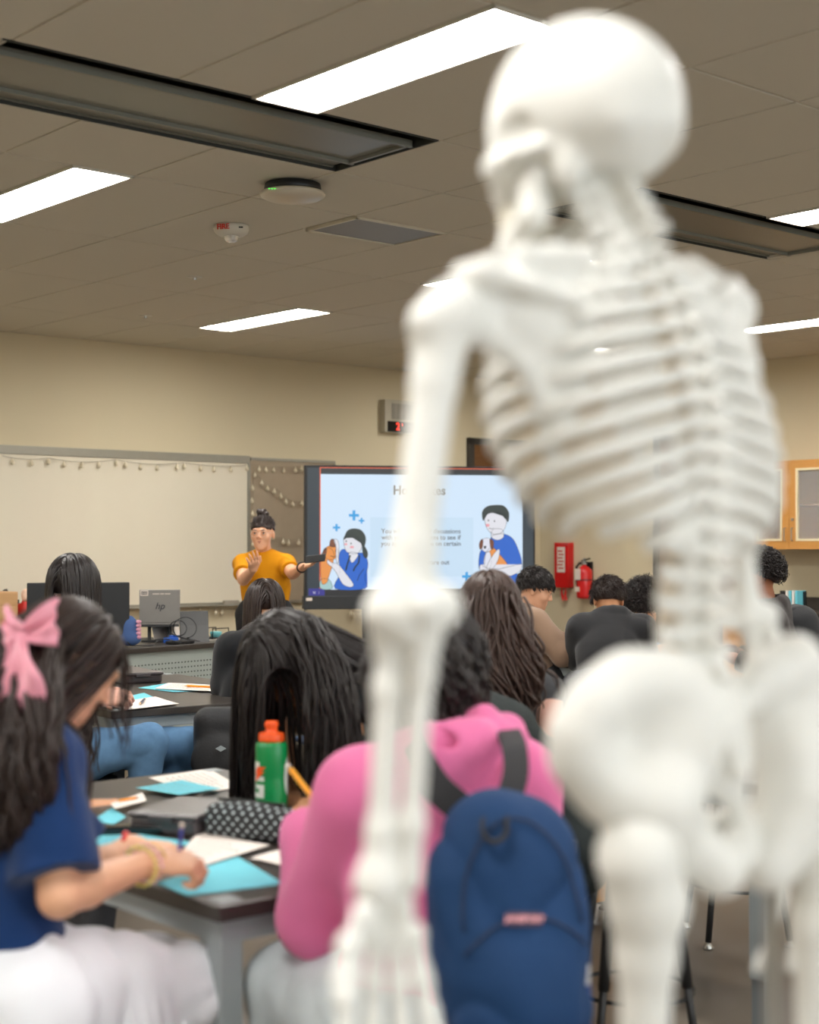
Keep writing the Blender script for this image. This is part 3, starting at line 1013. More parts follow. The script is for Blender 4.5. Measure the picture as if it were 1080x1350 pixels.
def plus(x, y, r, w_):
    LAY[0] += .0001
    b = B()
    tvbox(b, x - r, y - w_, x + r, y + w_, .0006, LAY[0] + .0006)
    tvbox(b, x - w_, y - r, x + w_, y + r, .0006, LAY[0] + .0007)
    b.link('plus_sign', BP, panel)


plus(466.5, 679.5, 6.6, 1.8); plus(476.5, 686.5, 3.8, 1.1); plus(443.5, 695.5, 4.8, 1.4); plus(615, 760, 6, 1.7)
# stand behind and below the screen
c0 = tvp(555, 800, -.16)
st = B()
for px in (484, 650):
    q = tvp(px, 780, -.13)
    st.box(A(q[0], q[1], (q[2] + .1) / 2), (.035, .03, (q[2] - .1) / 2 + .02), (tr, tn, Z))
q0, q1 = tvp(484, 780, -.13), tvp(650, 780, -.13)
for q in (q0, q1):
    st.box(A(q[0], q[1], .1), (.04, .35, .03), (tr, tn, Z))
st.box(A(*((q0 + q1) / 2)[:2], .35), (.6, .02, .04), (tr, tn, Z))
st.link('stand', black, scr, bevel=.004)
for q in (q0, q1):
    for s_ in (-1, 1):
        p = A(q[0], q[1], .045) + tn * .3 * s_
        B().lathe(p - tr * .02, [(.043, 0), (.045, .01), (.045, .03), (.043, .04)], 16, tr).link('caster', black, scr, smooth=True)
p = tvp(403, 801, -.01)
ca = B().tube([p, p + A(-.02, 0, -.06), p + A(.03, 0, -.1), p + A(.05, 0, -.14), p + A(.02, 0, -.16)], .004, 6).link('cable', black, scr)


# ------------------------------------------------------------------ furniture
def yawax(yaw):
    a = math.radians(yaw)
    return A(math.cos(a), math.sin(a), 0), A(-math.sin(a), math.cos(a), 0), Z


def table(corner, yaw, wu, lv, label, top=.76):
    """corner = nearest corner on the floor plan; extends wu along the yaw axis and lv along its normal"""
    a, b, z = yawax(yaw)
    c = A(corner[0], corner[1], 0) + a * wu / 2 + b * lv / 2
    e = empty('lab_table', c, label, 'table', 'black topped student lab tables')
    B().box(c + z * (top - .016), (wu / 2, lv / 2, .016), (a, b, z)).link('table_top', topm, e, bevel=.004)
    ap = B()
    for s_ in (-1, 1):
        ap.box(c + a * s_ * (wu / 2 - .035) + z * (top - .056), (.012, lv / 2 - .07, .024), (a, b, z))
        ap.box(c + b * s_ * (lv / 2 - .035) + z * (top - .056), (wu / 2 - .07, .012, .024), (a, b, z))
    ap.link('apron', metalg, e, bevel=.002)
    for i in (-1, 1):
        for j in (-1, 1):
            q = c + a * i * (wu / 2 - .045) + b * j * (lv / 2 - .045)
            l = B().box(q + z * (top + .2) / 2, (.026, .026, (top - .035 - .2) / 2 + .02), (a, b, z)).link('leg', metalg, e, bevel=.004)
            B().box(q + z * .14, (.021, .021, .12), (a, b, z)).link('leg_extension', chrome if 0 else mat('grey_sleeve', S(120, 126, 130), .4), l, bevel=.002)
            B().lathe(q, [(.022, .0), (.024, .006), (.014, .014), (.01, .03)], 14).link('foot', black, l, smooth=True)
    return e


def stool(c, seat, label, yaw=20, spread=.19):
    """black round lab stool with four adjustable legs and a foot ring"""
    c = A(c[0], c[1], 0)
    e = empty('lab_stool', c, label, 'stool', 'black adjustable lab stools')
    B().lathe(c + Z * (seat - .03), [(.15, 0), (.168, .006), (.17, .018), (.165, .026), (.14, .03), (.08, .026)], 36).link('seat', black, e, smooth=True)
    for k in range(4):
        q = math.radians(yaw + 90 * k)
        d = A(math.cos(q), math.sin(q), 0)
        t, f = c + d * .12 + Z * (seat - .03), c + d * spread
        m_ = t * .42 + f * .58
        l = B().tube([t, m_], .0155, 10).link('leg', black, e, smooth=True)
        B().tube([t * .5 + f * .5, f + Z * .025], .0115, 10).link('leg_extension', black, l, smooth=True)
        B().lathe(f, [(.018, 0), (.019, .008), (.01, .02), (.008, .03)], 14).link('foot_glide', chrome, l, smooth=True)
    R = .165
    B().tube([c + A(math.cos(t) * R, math.sin(t) * R, .20) for t in np.linspace(0, 2 * math.pi, 41)], .006, 8).link('foot_ring', black, e, smooth=True)
    return e


T1 = onz(288, 1196, .76)
table(T1, YAWU, 1.0, 1.5, 'nearest lab table holding the green bottle and the dotted pencil case')
T2 = onz(147, 938, .76)
table(T2, YAWU - 4.7, 1.05, 1.5, 'lab table with jeans legs under it in front of the teacher desk')
T3 = onz(1008, 1036, .76)
table(T3, YAWU, 1.0, 1.5, 'lab table seen between the skeleton pelvis and legs at the right')
T4 = onz(800, 878, .76)
table(T4, YAWU, 1.0, 1.5, 'far lab table between the boy in brown and the boy in black hoodie')
print('tables', T1, T2, T3, T4)

# teacher desk
dA, dB = onz(152, 857, .80), onz(303, 846, .80)
dd = nrm(dB - dA)
dn = nrm(np.cross(Z, dd))
print('desk', dA, dB, np.linalg.norm(dB - dA))
dL = dA - dd * 1.0
dlen = np.linalg.norm(dB - dL)
dc = (dL + dB) / 2 + dn * .38
e = empty('teacher_desk', A(dc[0], dc[1], 0), 'long teacher desk with a black top and grey perforated front', 'desk')
B().box(A(dc[0], dc[1], .785), (dlen / 2, .38, .017), (dd, dn, Z)).link('desk_top', topm, e, bevel=.004)
mg = mat('desk_grey', S(158, 166, 160), .5)
fp = B().box(A(*(dc - dn * .34)[:2], .50), (dlen / 2 - .03, .01, .27), (dd, dn, Z)).link('front_panel', mg, e, bevel=.002)
hb = B()
for i in range(56):
    for j in range(6):
        q = (dB - dd * (.12 + i * .028)) + dn * .0285
        hb.box(A(q[0], q[1], .69 - j * .032), (.0035, .002, .0035), (dd, dn, Z))
tag(hb.link('perforation_pattern', darkm, e), kind='stuff')
for s_ in (-1, 1):
    B().box(A(*(dc + dd * s_ * (dlen / 2 - .03))[:2], .385), (.02, .36, .385), (dd, dn, Z)).link('side_panel', mg, e, bevel=.002)
q = dB + dd * .26 + dn * .42
e = empty('wooden_pedestal', A(q[0], q[1], 0), 'low maple drawer unit beside the teacher desk right end', 'cabinet')
B().box(A(q[0], q[1], .40), (.22, .25, .33), (dd, dn, Z)).link('carcass', maple, e, bevel=.003)
for z_ in (.22, .42, .62):
    d = B().box(A(q[0], q[1], z_) - dn * .255, (.21, .008, .09), (dd, dn, Z)).link('drawer', maple, e, bevel=.002)
    B().tube([A(q[0], q[1], z_) - dn * .275 + dd * x for x in (-.05, .05)], .005, 8).link('drawer_pull', chrome, d)
B().box(A(q[0], q[1], .742), (.235, .27, .012), (dd, dn, Z)).link('top', topm, e, bevel=.003)
for i in (-1, 1):
    for j in (-1, 1):
        B().lathe(A(q[0], q[1], .036) + dd * i * .17 + dn * j * .2 - dd * .012, [(.035, 0), (.036, .012), (.035, .024)], 14, dd).link('caster', black, e, smooth=True)


def ondesk(px, back=.0):
    """point on the desk top, at the pixel column, 'back' metres behind the front edge"""
    r = ray(px, 700)
    o = dA + dn * back
    t = np.cross(o[:2], dd[:2]) / np.cross(r[:2], dd[:2])
    p = r * t
    return A(p[0], p[1], .802)


# monitor seen from behind
q = ondesk(104, .30)
wpx = 123 / FP * q[1] / (dd[0] * .96)
ma = nrm(A(.97, .25, 0)); mn = nrm(np.cross(Z, ma))
wpx = 123 / FP * q[1] / .93
e = empty('monitor', q, 'black desktop monitor on the teacher desk behind a seated student', 'monitor')
zt_, zb_ = at(104, 768, q[1])[2], at(104, 838, q[1])[2]
B().box(A(q[0], q[1], (zt_ + zb_) / 2), (wpx / 2, .018, (zt_ - zb_) / 2), (ma, mn, Z)).link('screen_case', black, e, bevel=.006)
B().box(A(q[0], q[1], (zt_ + zb_) / 2) - mn * .024, (.13, .01, .1), (ma, mn, Z)).box(A(q[0], q[1], (zt_ + zb_) / 2) - mn * .036, (.05, .006, .05), (ma, mn, Z)).link('back_cover', mat('charcoal_plastic', S(40, 42, 44), .5), e, bevel=.004)
B().box(A(q[0], q[1], (zb_ + .84) / 2) - mn * .03, (.03, .008, (zb_ - .80) / 2 + .04), (ma, mn, Z)).box(q + Z * .008, (.12, .09, .006), (ma, mn, Z)).link('monitor_stand', black, e, bevel=.003)

# laptop on riser: back of the lid faces the class
q = ondesk(211, .34)
z0_, z1_ = at(211, 821, q[1])[2], at(211, 777, q[1])[2]
lw = 53 / FP * q[1] / 2
la = nrm(A(.985, .17, 0)); ln = nrm(np.cross(Z, la))
lup = nrm(Z + ln * -.16)
silver = mat('silver_laptop', S(152, 148, 142), .45, metal=.15)
lb_ = 'silver laptop on a riser with its lid back to the class'
e = empty('laptop', A(q[0], q[1], .802), lb_, 'laptop')
lc = A(q[0], q[1], (z0_ + z1_) / 2)
lid = B().box(lc, (lw, .006, (z1_ - z0_) / 2), (la, np.cross(lup, la), lup)).link('lid', silver, e, bevel=.003)
fn = -nrm(np.cross(Z, la))
face = nrm(np.cross(la, lup))
text('hp', 'logo', lc + face * .0072 + lup * -.0, la, lup, .062, mat('ink', S(40, 44, 52), .7), lid, depth=.0006, shear=.3)
B().box(lc + face * .0068 - la * lw * .76 + lup * .088, (.026, .0006, .018), (la, face, lup)).link('sticker', mat('label_white', S(226, 214, 202), .6), lid)
b_ = B()
for k in range(3):
    b_.box(lc + face * .0076 - la * lw * .76 + lup * (.080 + .008 * k), (.019, .0003, .002), (la, face, lup))
b_.link('sticker_print', ink, lid)
b_ = B()
for k, (x, w_) in enumerate(((-.055, .022), (-.015, .012), (.02, .018))):
    b_.box(lc + face * .0068 + la * (x + .03) + lup * .082, (w_, .0003, .0035), (la, face, lup))
b_.link('engraving', mat('label_white', S(226, 214, 202), .6), lid)
B().box(lc - lup * ((z1_ - z0_) / 2 + .006) - ln * -.11, (lw, .11, .008), (la, ln, nrm(Z + ln * .12))).link('keyboard_base', silver, e, bevel=.003)
zr = z0_ - .02
st = B()
st.box(A(q[0], q[1], zr) + ln * .1, (lw * .95, .12, .006), (la, ln, nrm(Z + ln * .12)))
for s_ in (-1, 1):
    st.box(A(q[0], q[1], (zr + .8) / 2) + ln * .1 + la * s_ * lw * .5, (.012, .1, (zr - .8) / 2 * 1.2), (la, ln, nrm(Z + ln * .6)))
st.box(q + ln * .08 + Z * .006, (lw * .9, .12, .006), (la, ln, Z))
tag(st.link('laptop_riser', black, bevel=.002), 'black folding riser carrying the silver laptop', 'laptop stand')
# tablet with kickstand cover
q = ondesk(257, .18)
z1_ = at(257, 806, q[1])[2]
ta = nrm(A(.97, .26, 0)); tn2 = nrm(np.cross(Z, ta)); tu = nrm(Z + tn2 * .25)
hh = (z1_ - .80) / 2
e = empty('tablet', q, 'dark grey tablet standing on its kickstand on the teacher desk', 'tablet')
tw = 19 / FP * q[1]
grey = mat('tablet_grey', S(84, 84, 84), .5)
B().box(q + tu * (hh + .004), (tw, .005, hh), (ta, np.cross(tu, ta), tu)).link('tablet_body', grey, e, bevel=.003)
tk = nrm(Z - tn2 * -.0 + tn2 * .55)
B().box(q + tu * hh * 1.0 - tn2 * .05 - Z * hh * .45, (tw * .95, .002, hh * .62), (ta, np.cross(tk, ta), tk)).link('kickstand', grey, e)
# blue plush block with pink toes (a soft hand model)
q = ondesk(171, .12)
F = Field()
F.ell(q + A(0, 0, .055), (.075, .05, .05), k=.02).ell(q + A(.0, 0, .11), (.055, .045, .085), k=.02)
e = F.link('plush_toy', mat('blue_plush', S(66, 92, 140), .95, bump=.5, bs=300), vox=.006, origin=q)
tag(e, 'small blue plush block with pink bumps between monitor and laptop', 'toy')
b_ = B()
for k in range(5):
    c = q + A(.062, -.02, .06 + k * .024)
    b_.lathe(c - A(0, 0, .011), [(.004, 0), (.014, .004), (.017, .012), (.014, .02), (.004, .024)], 12)
b_.link('pink_bumps', mat('plush_pink', S(206, 150, 170), .9), e, smooth=True)
# cables, mouse, papers
rnd = random.Random(4)
for px, R, lb in ((235, .055, 'coil of black cable on the desk behind the laptop riser'), (244, .075, 'larger loop of black cable beside the tablet')):
    q = ondesk(px, .10)
    P = [q + ta * math.cos(t) * R + Z * (.10 + math.sin(t) * R * .9) + tn2 * .02 * math.sin(2 * t) for t in np.linspace(-1.4, 4.8, 30)]
    tag(B().tube(P + [q + ta * .1 + Z * .01], .0035, 6).link('cable', black, smooth=True), lb, 'cable')
q = ondesk(205, .06)
tag(B().tube([q + dd * x * .06 + dn * .03 * math.sin(x * 1.7) + Z * (.008 + .03 * max(0, math.sin(x * 1.1))) for x in np.linspace(-4, 4, 30)], .004, 6).link('cable', black, smooth=True), 'black cable running along the front of the teacher desk', 'cable')
q = ondesk(226, .16)
tag(B().box(q + Z * .02, (.04, .03, .018), (dd, dn, Z)).box(q + Z * .045 + dd * .03, (.03, .02, .006), (dd, dn, nrm(Z + dd * .3))).link('cable_adapter', mat('cobalt_plastic', S(30, 90, 190), .4), bevel=.003), 'small bright blue plastic adapter beside the laptop riser', 'adapter')
q = ondesk(238, .08)
tag(B().box(q + Z * .012, (.10, .03, .01), (dd, dn, Z)).link('docking_station', black, bevel=.004), 'flat black docking box in front of the cable coils', 'docking station')
q = ondesk(222, .42)
tag(B().sheet([q - dd * .12, q + dd * .12, q + dd * .13 + Z * .16 + dn * .06, q - dd * .1 + Z * .12 + dn * .06], .002).link('paper_sheet', paper), 'white paper leaning behind the laptop riser', 'paper')
q = ondesk(285, .3)
e = empty('letter_tray', q, 'small black wire tray with a teal note at the desk end', 'tray')
b_ = B()
for s_ in (-1, 1):
    b_.tube([q - dd * .09 + dn * s_ * .06, q - dd * .09 + dn * s_ * .06 + Z * .07, q + dd * .06 + dn * s_ * .06 + Z * .07, q + dd * .06 + dn * s_ * .06], .004, 6)
b_.box(q + Z * .006, (.1, .07, .004), (dd, dn, Z)).link('wire_frame', black, e)
B().lathe(q + Z * .01, [(.035, 0), (.04, .03), (.038, .036)], 16).link('teal_cup', mat('teal_cup', S(120, 196, 200), .5), e, smooth=True)
q = dB + dd * .24 + dn * .42
q[2] = .756
st = B()
for k in range(4):
    st.sheet([q + Z * k * .007 + dd * -.17 + dn * -.14, q + Z * k * .007 + dd * .17 + dn * -.14, q + Z * k * .007 + dd * .16 + dn * .12, q + Z * k * .007 + dd * -.16 + dn * .12], .004, .004, 6, k)
tag(st.link('paper_stack', mat('grey_paper', S(150, 142, 138), .7)), 'loose grey papers on the maple drawer unit beside the desk', 'papers')

# counter along the front wall at far left with a torso model
uc1 = onF(62, 800, .6)[0]
cz = .80
e = empty('low_cabinet', W(uc1 - 1.2, VF - .3, 0), 'maple low cabinet under the whiteboard at the left edge', 'cabinet')
B().box(W(uc1 - 1.2, VF - .3, cz / 2 - .02), (1.2, .28, cz / 2 - .02), (U, V, Z)).link('carcass', maple, e)
B().box(W(uc1 - 1.2, VF - .3, cz - .018), (1.22, .30, .018), (U, V, Z)).link('counter_top', topm, e, bevel=.003)
for k in range(4):
    d = B().box(W(uc1 - .3 - .6 * k, VF - .588, cz / 2 - .0), (.296, .01, cz / 2 - .06), (U, V, Z)).link('door', maple, e, bevel=.002)


def oncounter(px, off=.3):
    u_, _ = onF(px, 800, off)
    return W(u_, VF - off, cz)


q = oncounter(34, .42)
hgt = (at(34, 776, q[1])[2] - cz)
s_ = hgt / .36
e = empty('torso_model', q, 'small red anatomical torso model with a half skinned head', 'anatomy model')
mus = mat('muscle_red', S(206, 42, 38), .4, var=.25, vs=30)
F = Field()
F.ell(q + A(0, 0, .12) * s_, A(.075, .05, .10) * s_, k=.03 * s_).ell(q + A(0, 0, .2) * s_, A(.095, .045, .05) * s_, k=.03).cone(q + A(.03, 0, .19) * s_, q + A(.11, 0, .17) * s_, .03 * s_, .024 * s_, k=.02)
F.cone(q + A(-.03, 0, .19) * s_, q + A(-.11, 0, .14) * s_, .034 * s_, .026 * s_, k=.02).cone(q + A(0, 0, .22) * s_, q + A(0, 0, .27) * s_, .03 * s_, .026 * s_, k=.02)
F.link('torso', mus, e, vox=.006)
F = Field().ell(q + A(0, 0, .315) * s_, A(.036, .042, .046) * s_).ell(q + A(0, -.02, .285) * s_, A(.024, .028, .03) * s_)
F.link('head', mat('model_bone', S(232, 196, 170), .5, var=.2, vs=40), e, vox=.005)
B().lathe(q, [(.09 * s_, 0), (.09 * s_, .02)], 24).link('plinth', black, e)
q = oncounter(2, .42)
z1_ = at(2, 780, q[1])[2]
e = empty('wooden_box', q, 'light wooden drawer box at the left edge of the picture', 'box')
B().box(A(q[0] - .06, q[1], (z1_ + cz) / 2), (.13, .12, (z1_ - cz) / 2), (U, V, Z)).link('box_case', wood('pale_wood', S(206, 164, 116), S(190, 146, 98)), e, bevel=.003)
for k in range(3):
    B().box(A(q[0] - .06, q[1], cz + (z1_ - cz) * (k + .5) / 3) - V * .122, (.12, .004, (z1_ - cz) / 6 - .006), (U, V, Z)).link('drawer', wood('pale_wood', S(206, 164, 116), S(190, 146, 98)), e, bevel=.002)
q = oncounter(15, .30)
e = empty('microscope', q, 'black bench microscope beside the wooden box', 'microscope')
b_ = B().box(q + Z * .02, (.09, .1, .02), (U, V, Z)).box(q + Z * .12 + V * .05, (.03, .025, .12), (U, V, Z)).box(q + Z * .10 - V * .02, (.06, .06, .008), (U, V, Z))
b_.link('stand', black, e, bevel=.004)
B().tube([q + Z * .12, q + Z * .2], .018, 12).tube([q + Z * .2 + V * .02, q + Z * .31 - U * .05], [.028, .018], 12).box(q + Z * .21 + V * .02, (.04, .06, .03), (U, V, Z)).link('tube', black, e)
q = oncounter(24, .46)
b_ = B().box(q + Z * .03, (.07, .05, .03), (U, V, Z))
for k in (-1, 0, 1):
    b_.tube([q + U * k * .045 + Z * .05, q + U * k * .045 + Z * .13, q + U * (k * .045 + .03) + Z * .13], .008, 8)
tag(b_.link('clamp_rack', black, bevel=.002), 'short black rack with hooked rods before the torso model', 'rack')

# blue plastic chair back visible right of the long hair
q = at(468, 868, 7.4)
e = empty('plastic_chair', A(q[0], q[1] + .2, 0), 'blue plastic chair back showing beside the long black hair', 'chair')
bl_ = mat('blue_chair_plastic', S(92, 122, 166), .45)
a_, b2_, _ = yawax(20)
F = Field()
cc = A(q[0], q[1], 0)
F.box(cc + Z * .78, (.20, .012, .12), (a_, b2_, Z), r=.012, k=.03).box(cc + Z * .46 - b2_ * -.2, (.20, .20, .014), (a_, b2_, Z), r=.012, k=.03).box(cc + Z * .58, (.15, .012, .12), (a_, b2_, Z), r=.012, k=.05)
F.link('seat_shell', bl_, e, vox=.012)
for i in (-1, 1):
    for j in (0, 1):
        p = cc + a_ * i * .17 + b2_ * (.04 + j * .32)
        B().tube([p + Z * .45, p + a_ * i * .03 + Z * .0], .011, 8).link('leg', chrome, e)

# ------------------------------------------------------------------ stools and cart
stool((1.20, 5.62), .62, 'black lab stool standing on the floor behind the skeleton thigh', 50, .21)
stool((.63, 4.30), .58, 'black lab stool right of the blue backpack', -38, .20)
q = onz(787, 1226, 0)
e = empty('wooden_cart', A(q[0] - .1, q[1] + .2, 0), 'low maple cart on black casters behind the black jacket', 'cart')
ca_, cb_, _ = yawax(YAWU)
cc = A(q[0] - .12, q[1] + .16, 0)
B().box(cc + Z * .30, (.2, .2, .2), (ca_, cb_, Z)).link('box', maple, e, bevel=.003)
for i in (-1, 1):
    for j in (-1, 1):
        p = cc + ca_ * i * .16 + cb_ * j * .16
        B().lathe(p + Z * .04 - ca_ * .013, [(.03, -.004), (.04, 0), (.04, .026), (.03, .03)], 20, ca_).box(p + Z * .075, (.02, .012, .028), (ca_, cb_, Z)).link('caster', black, e, smooth=False)
# carts under the second table
for px, py, lb in ((236, 972, 'maple mobile pedestal on casters behind the jeans'),):
    q = onz(px, py + 4, 0)
    cc = A(q[0], q[1], 0)
    e = empty('mobile_pedestal', cc, lb, 'cabinet')
    B().box(cc + Z * .33 + ca_ * .15, (.25, .2, .24), (ca_, cb_, Z)).link('carcass', maple, e, bevel=.003)
    for i in (-1, 0, 1):
        p = cc + ca_ * (i * .19 + .15) - cb_ * .15
        B().lathe(p + Z * .045 - ca_ * .015, [(.03, -.004), (.045, 0), (.045, .03), (.03, .034)], 20, ca_).link('caster', black, e)
q = onz(155, 1196, 0)
cc = A(q[0] + .18, q[1] + .16, 0)
e = empty('rolling_chair', cc, 'dark rolling office chair base with casters seen under the nearest table', 'chair')
B().tube([cc + Z * .09, cc + Z * .40], .025, 12).link('gas_column', black, e, smooth=True)
F = Field().box(cc + Z * .44, (.22, .21, .03), (A(1, 0, 0), A(0, 1, 0), Z), r=.028)
F.link('seat', mat('dark_cushion', S(50, 50, 54), .9), e, vox=.01)
for k in range(5):
    t = math.atan2(-.16, -.18) + 2 * math.pi * k / 5
    d_ = A(math.cos(t), math.sin(t), 0)
    l = B().tube([cc + Z * .11, cc + d_ * .24 + Z * .085], [.024, .014], 8).link('leg', black, e, smooth=True)
    n_ = nrm(A(.25, -.97, 0))
    B().lathe(cc + d_ * .24 + Z * .037 - n_ * .018, [(.026, -.003), (.037, 0), (.037, .03), (.026, .033)], 18, n_).link('caster', black, l)

# ------------------------------------------------------------------ things on the tables


def pxq(pts, z):
    return [onz(x, y, z) for x, y in pts]


def sheet(pts, m, label, z=.7605, bend=.003, cat='paper', name='paper_sheet', seed=0, lines=0, group=None):
    quad = pxq(pts, z)
    o = B().sheet(quad, .0008, bend, 10, seed).link(name, m, origin=quad[0], smooth=False)
    tag(o, label, cat, group)
    if lines:
        b = B()
        r = random.Random(seed)
        for k in range(lines):
            y = .18 + .7 * k / lines
            x0, x1 = .12, r.uniform(.55, .88)
            f = lambda x, y: quad[0] * (1 - x) * (1 - y) + quad[1] * x * (1 - y) + quad[2] * x * y + quad[3] * (1 - x) * y
            a1, a2 = random.Random(seed).uniform(0, 6), 0
            rr = random.Random(seed); a1 = rr.uniform(0, 6); a2 = rr.uniform(0, 6)
            L = lambda x, y: Z * (bend * (0.5 + 0.5 * math.sin(3.1 * x + a1) * math.cos(2.3 * y + a2)) + .0013)
            x = x0
            while x < x1:
                w_ = r.uniform(.03, .09)
                p0, p1, p2, p3 = (f(x, y) + L(x, y), f(x + w_, y) + L(x + w_, y), f(x + w_, y + .018) + L(x + w_, y + .018), f(x, y + .018) + L(x, y + .018))
                b.raw([p0, p1, p2, p3], [(0, 1, 2, 3)])
                x += w_ + .025
        b.link('writing', mat('pencil_grey', S(120, 116, 116), .8), o)
    return o


sheet([(206, 1166), (246, 1182), (374, 1166), (313, 1131)], bluep, 'blue sheet at the near table corner under the writing hand', seed=1)
sheet([(226, 1140), (250, 1150), (356, 1116), (262, 1098)], paper, 'white sheet lying under the writing hand by the dotted case', z=.7625, seed=2, bend=.006, lines=6)
sheet([(112, 1108), (170, 1128), (262, 1112), (146, 1096)], bluep, 'blue lettered sheet behind the bow wearer bracelets', z=.7608, seed=3, lines=5)
sheet([(330, 1135), (392, 1146), (424, 1130), (382, 1116)], paper, 'white sheet partly under the pink hoodie sleeve', z=.7606, seed=4, bend=.006)
sheet([(178, 1040), (236, 1049), (292, 1041), (240, 1029)], bluep, 'blue folded handout on the far end of the nearest table', z=.7690, seed=5, bend=.004, lines=4)
sheet([(196, 1026), (262, 1050), (316, 1038), (276, 1014)], paper, 'white printed sheet under the blue handout at the far end', z=.7604, seed=6, bend=.003, lines=7)
sheet([(376, 1084), (404, 1090), (424, 1078), (400, 1066)], bluep, 'blue sheet just behind the pink sleeve and pencil', z=.7606, seed=7)
sheet([(380, 1096), (408, 1112), (424, 1096), (406, 1084)], paper, 'small white sheet between pencil case and pink sleeve', z=.7616, seed=8)
sheet([(146, 1060), (152, 1066), (193, 1056), (188, 1045)], paper, 'small white card held by the hand behind the navy shirt', z=.775, bend=.0, seed=9)
sheet([(120, 1084), (150, 1088), (166, 1078), (148, 1066)], bluep, 'blue sheet under the hand holding the white card', z=.7606, seed=10)
# second table
sheet([(142, 924), (150, 926), (205, 920), (190, 914)], bluep, 'blue sheet at the left edge of the second table', seed=11)
sheet([(131, 930), (170, 936), (236, 928), (205, 919)], paper, 'white sheet with a pen at the front of the second table', z=.7665, seed=12)
sheet([(182, 907), (228, 913), (262, 911), (226, 901)], bluep, 'blue sheet beside the clear box on the second table', seed=13)
sheet([(204, 908), (284, 912), (290, 904), (222, 901)], paper, 'white printed sheet under the orange pencil on second table', z=.7665, seed=14, lines=6)
# far table
sheet([(826, 859), (846, 861), (872, 856), (848, 853)], bluep, 'blue sheet on the far table beside the black hoodie elbow', seed=15)
sheet([(846, 858), (880, 861), (905, 857), (876, 853)], paper, 'white sheet on the far table near the bare forearm', seed=16)


def pencil(a, b, label, col=S(240, 150, 30), r=.0036, eraser=True, name='pencil', cat='pencil'):
    a, b = np.asarray(a, float), np.asarray(b, float)
    d = nrm(b - a); L = np.linalg.norm(b - a)
    e = empty(name, b, label, cat)
    B().tube([a + d * L * .1, a + d * L * .9], r, 6).link('barrel', mat('pencil_paint' + str(col), col, .35), e)
    if eraser:
        B().tube([a + d * L * .9, a + d * L * .94], r * 1.05, 10).link('ferrule', chrome, e)
        B().tube([a + d * L * .94, a + d * L], r * 1.02, 10).link('eraser', mat('eraser_white', S(230, 218, 214), .8), e)
    else:
        B().tube([a + d * L * .9, a + d * L], r * 1.05, 10).link('cap', mat('label_white', S(226, 214, 202), .6), e)
    B().tube([a, a + d * L * .1], [.0006, r], 8).link('tip', mat('pencil_wood', S(214, 176, 130), .7), e)
    return e


pencil(onz(243, 904, .776), onz(289, 906, .776), 'orange pencil lying on the second table papers', r=.0055)
pencil(onz(184, 928, .776), onz(191, 921, .777), 'dark pen lying on the second table white sheet', S(60, 60, 80), eraser=False, name='pen', cat='pen', r=.005)
pencil(onz(154, 1056, .781), onz(182, 1051, .781), 'orange pencil in the hand behind the navy shirt')
pencil(at(416, 1056, 3.28), at(379, 1009, 3.34), 'yellow pencil held upright by the pink hoodie wearer', S(246, 168, 40), r=.0062)
pencil(at(236, 1130, 2.93), at(240, 1086, 2.90), 'blue and white pen in the writing hand with bracelets', S(70, 90, 190), eraser=False, name='pen', cat='pen', r=.0045)
pencil(at(752, 838, 8.75), at(760, 819, 8.72), 'thin orange pencil in the hand of the brown jacket boy', S(220, 110, 30), r=.006)

# smoky plastic pencil boxes
smoke = mat('smoky_plastic', S(74, 68, 71), .34, trans=.2)


def pbox(pts, h, label, yaw):
    c = sum(pxq(pts, .76)) / 4
    p = pxq(pts, .76)
    e = empty('pencil_box', c, label, 'pencil box', 'smoky plastic pencil boxes')
    a = nrm(p[1] - p[0]); b = nrm(np.cross(Z, a))
    hw, hd = np.linalg.norm(p[1] - p[0]) / 2, abs((p[2] - p[1]).dot(b)) / 2
    c = p[0] + a * hw + b * hd
    F = Field().box(c + Z * h * .42, (hw * .97, hd * .96, h * .42), (a, b, Z), r=.014)
    F.box(c + Z * (h * .42 + .006), (hw * .97 - .004, hd * .96 - .004, h * .42), (a, b, Z), r=.01, k=.002, op='s')
    F.link('tray', smoke, e, vox=.0025)
    Field().box(c + Z * h * .86, (hw, hd, h * .14), (a, b, Z), r=.01).link('lid', smoke, e, vox=.0025)
    B().box(c - b * (hd + .002) + Z * h * .75, (hw * .35, .003, h * .14), (a, b, Z)).link('latch', smoke, e, bevel=.002)
    for k, col in enumerate((S(40, 40, 46), S(206, 90, 130), S(60, 70, 160), S(220, 170, 60))):
        q = c + b * (k - 1.5) * hd * .38 + Z * .014
        B().tube([q - a * hw * .8, q + a * hw * (.6 + .05 * k)], .006, 8).link('crayon', mat('crayon%d' % k, col, .5), e)
    return e


pbox([(166, 1098), (258, 1106), (268, 1078), (186, 1076)], .052, 'smoky plastic pencil box on the nearest table', 0)
pbox([(161, 903), (217, 900), (217, 886), (163, 888)], .055, 'smoky plastic pencil box on the second table', 0)
# small black case in front of the box
q = onz(150, 1094, .76)
tag(B().box(onz(176, 1100, .76) + Z * .011, (.10, .02, .011), (nrm(A(1, .1, 0)), nrm(A(-.1, 1, 0)), Z)).link('glasses_case', blackgloss, bevel=.005), 'narrow black glossy case in front of the smoky pencil box', 'case')

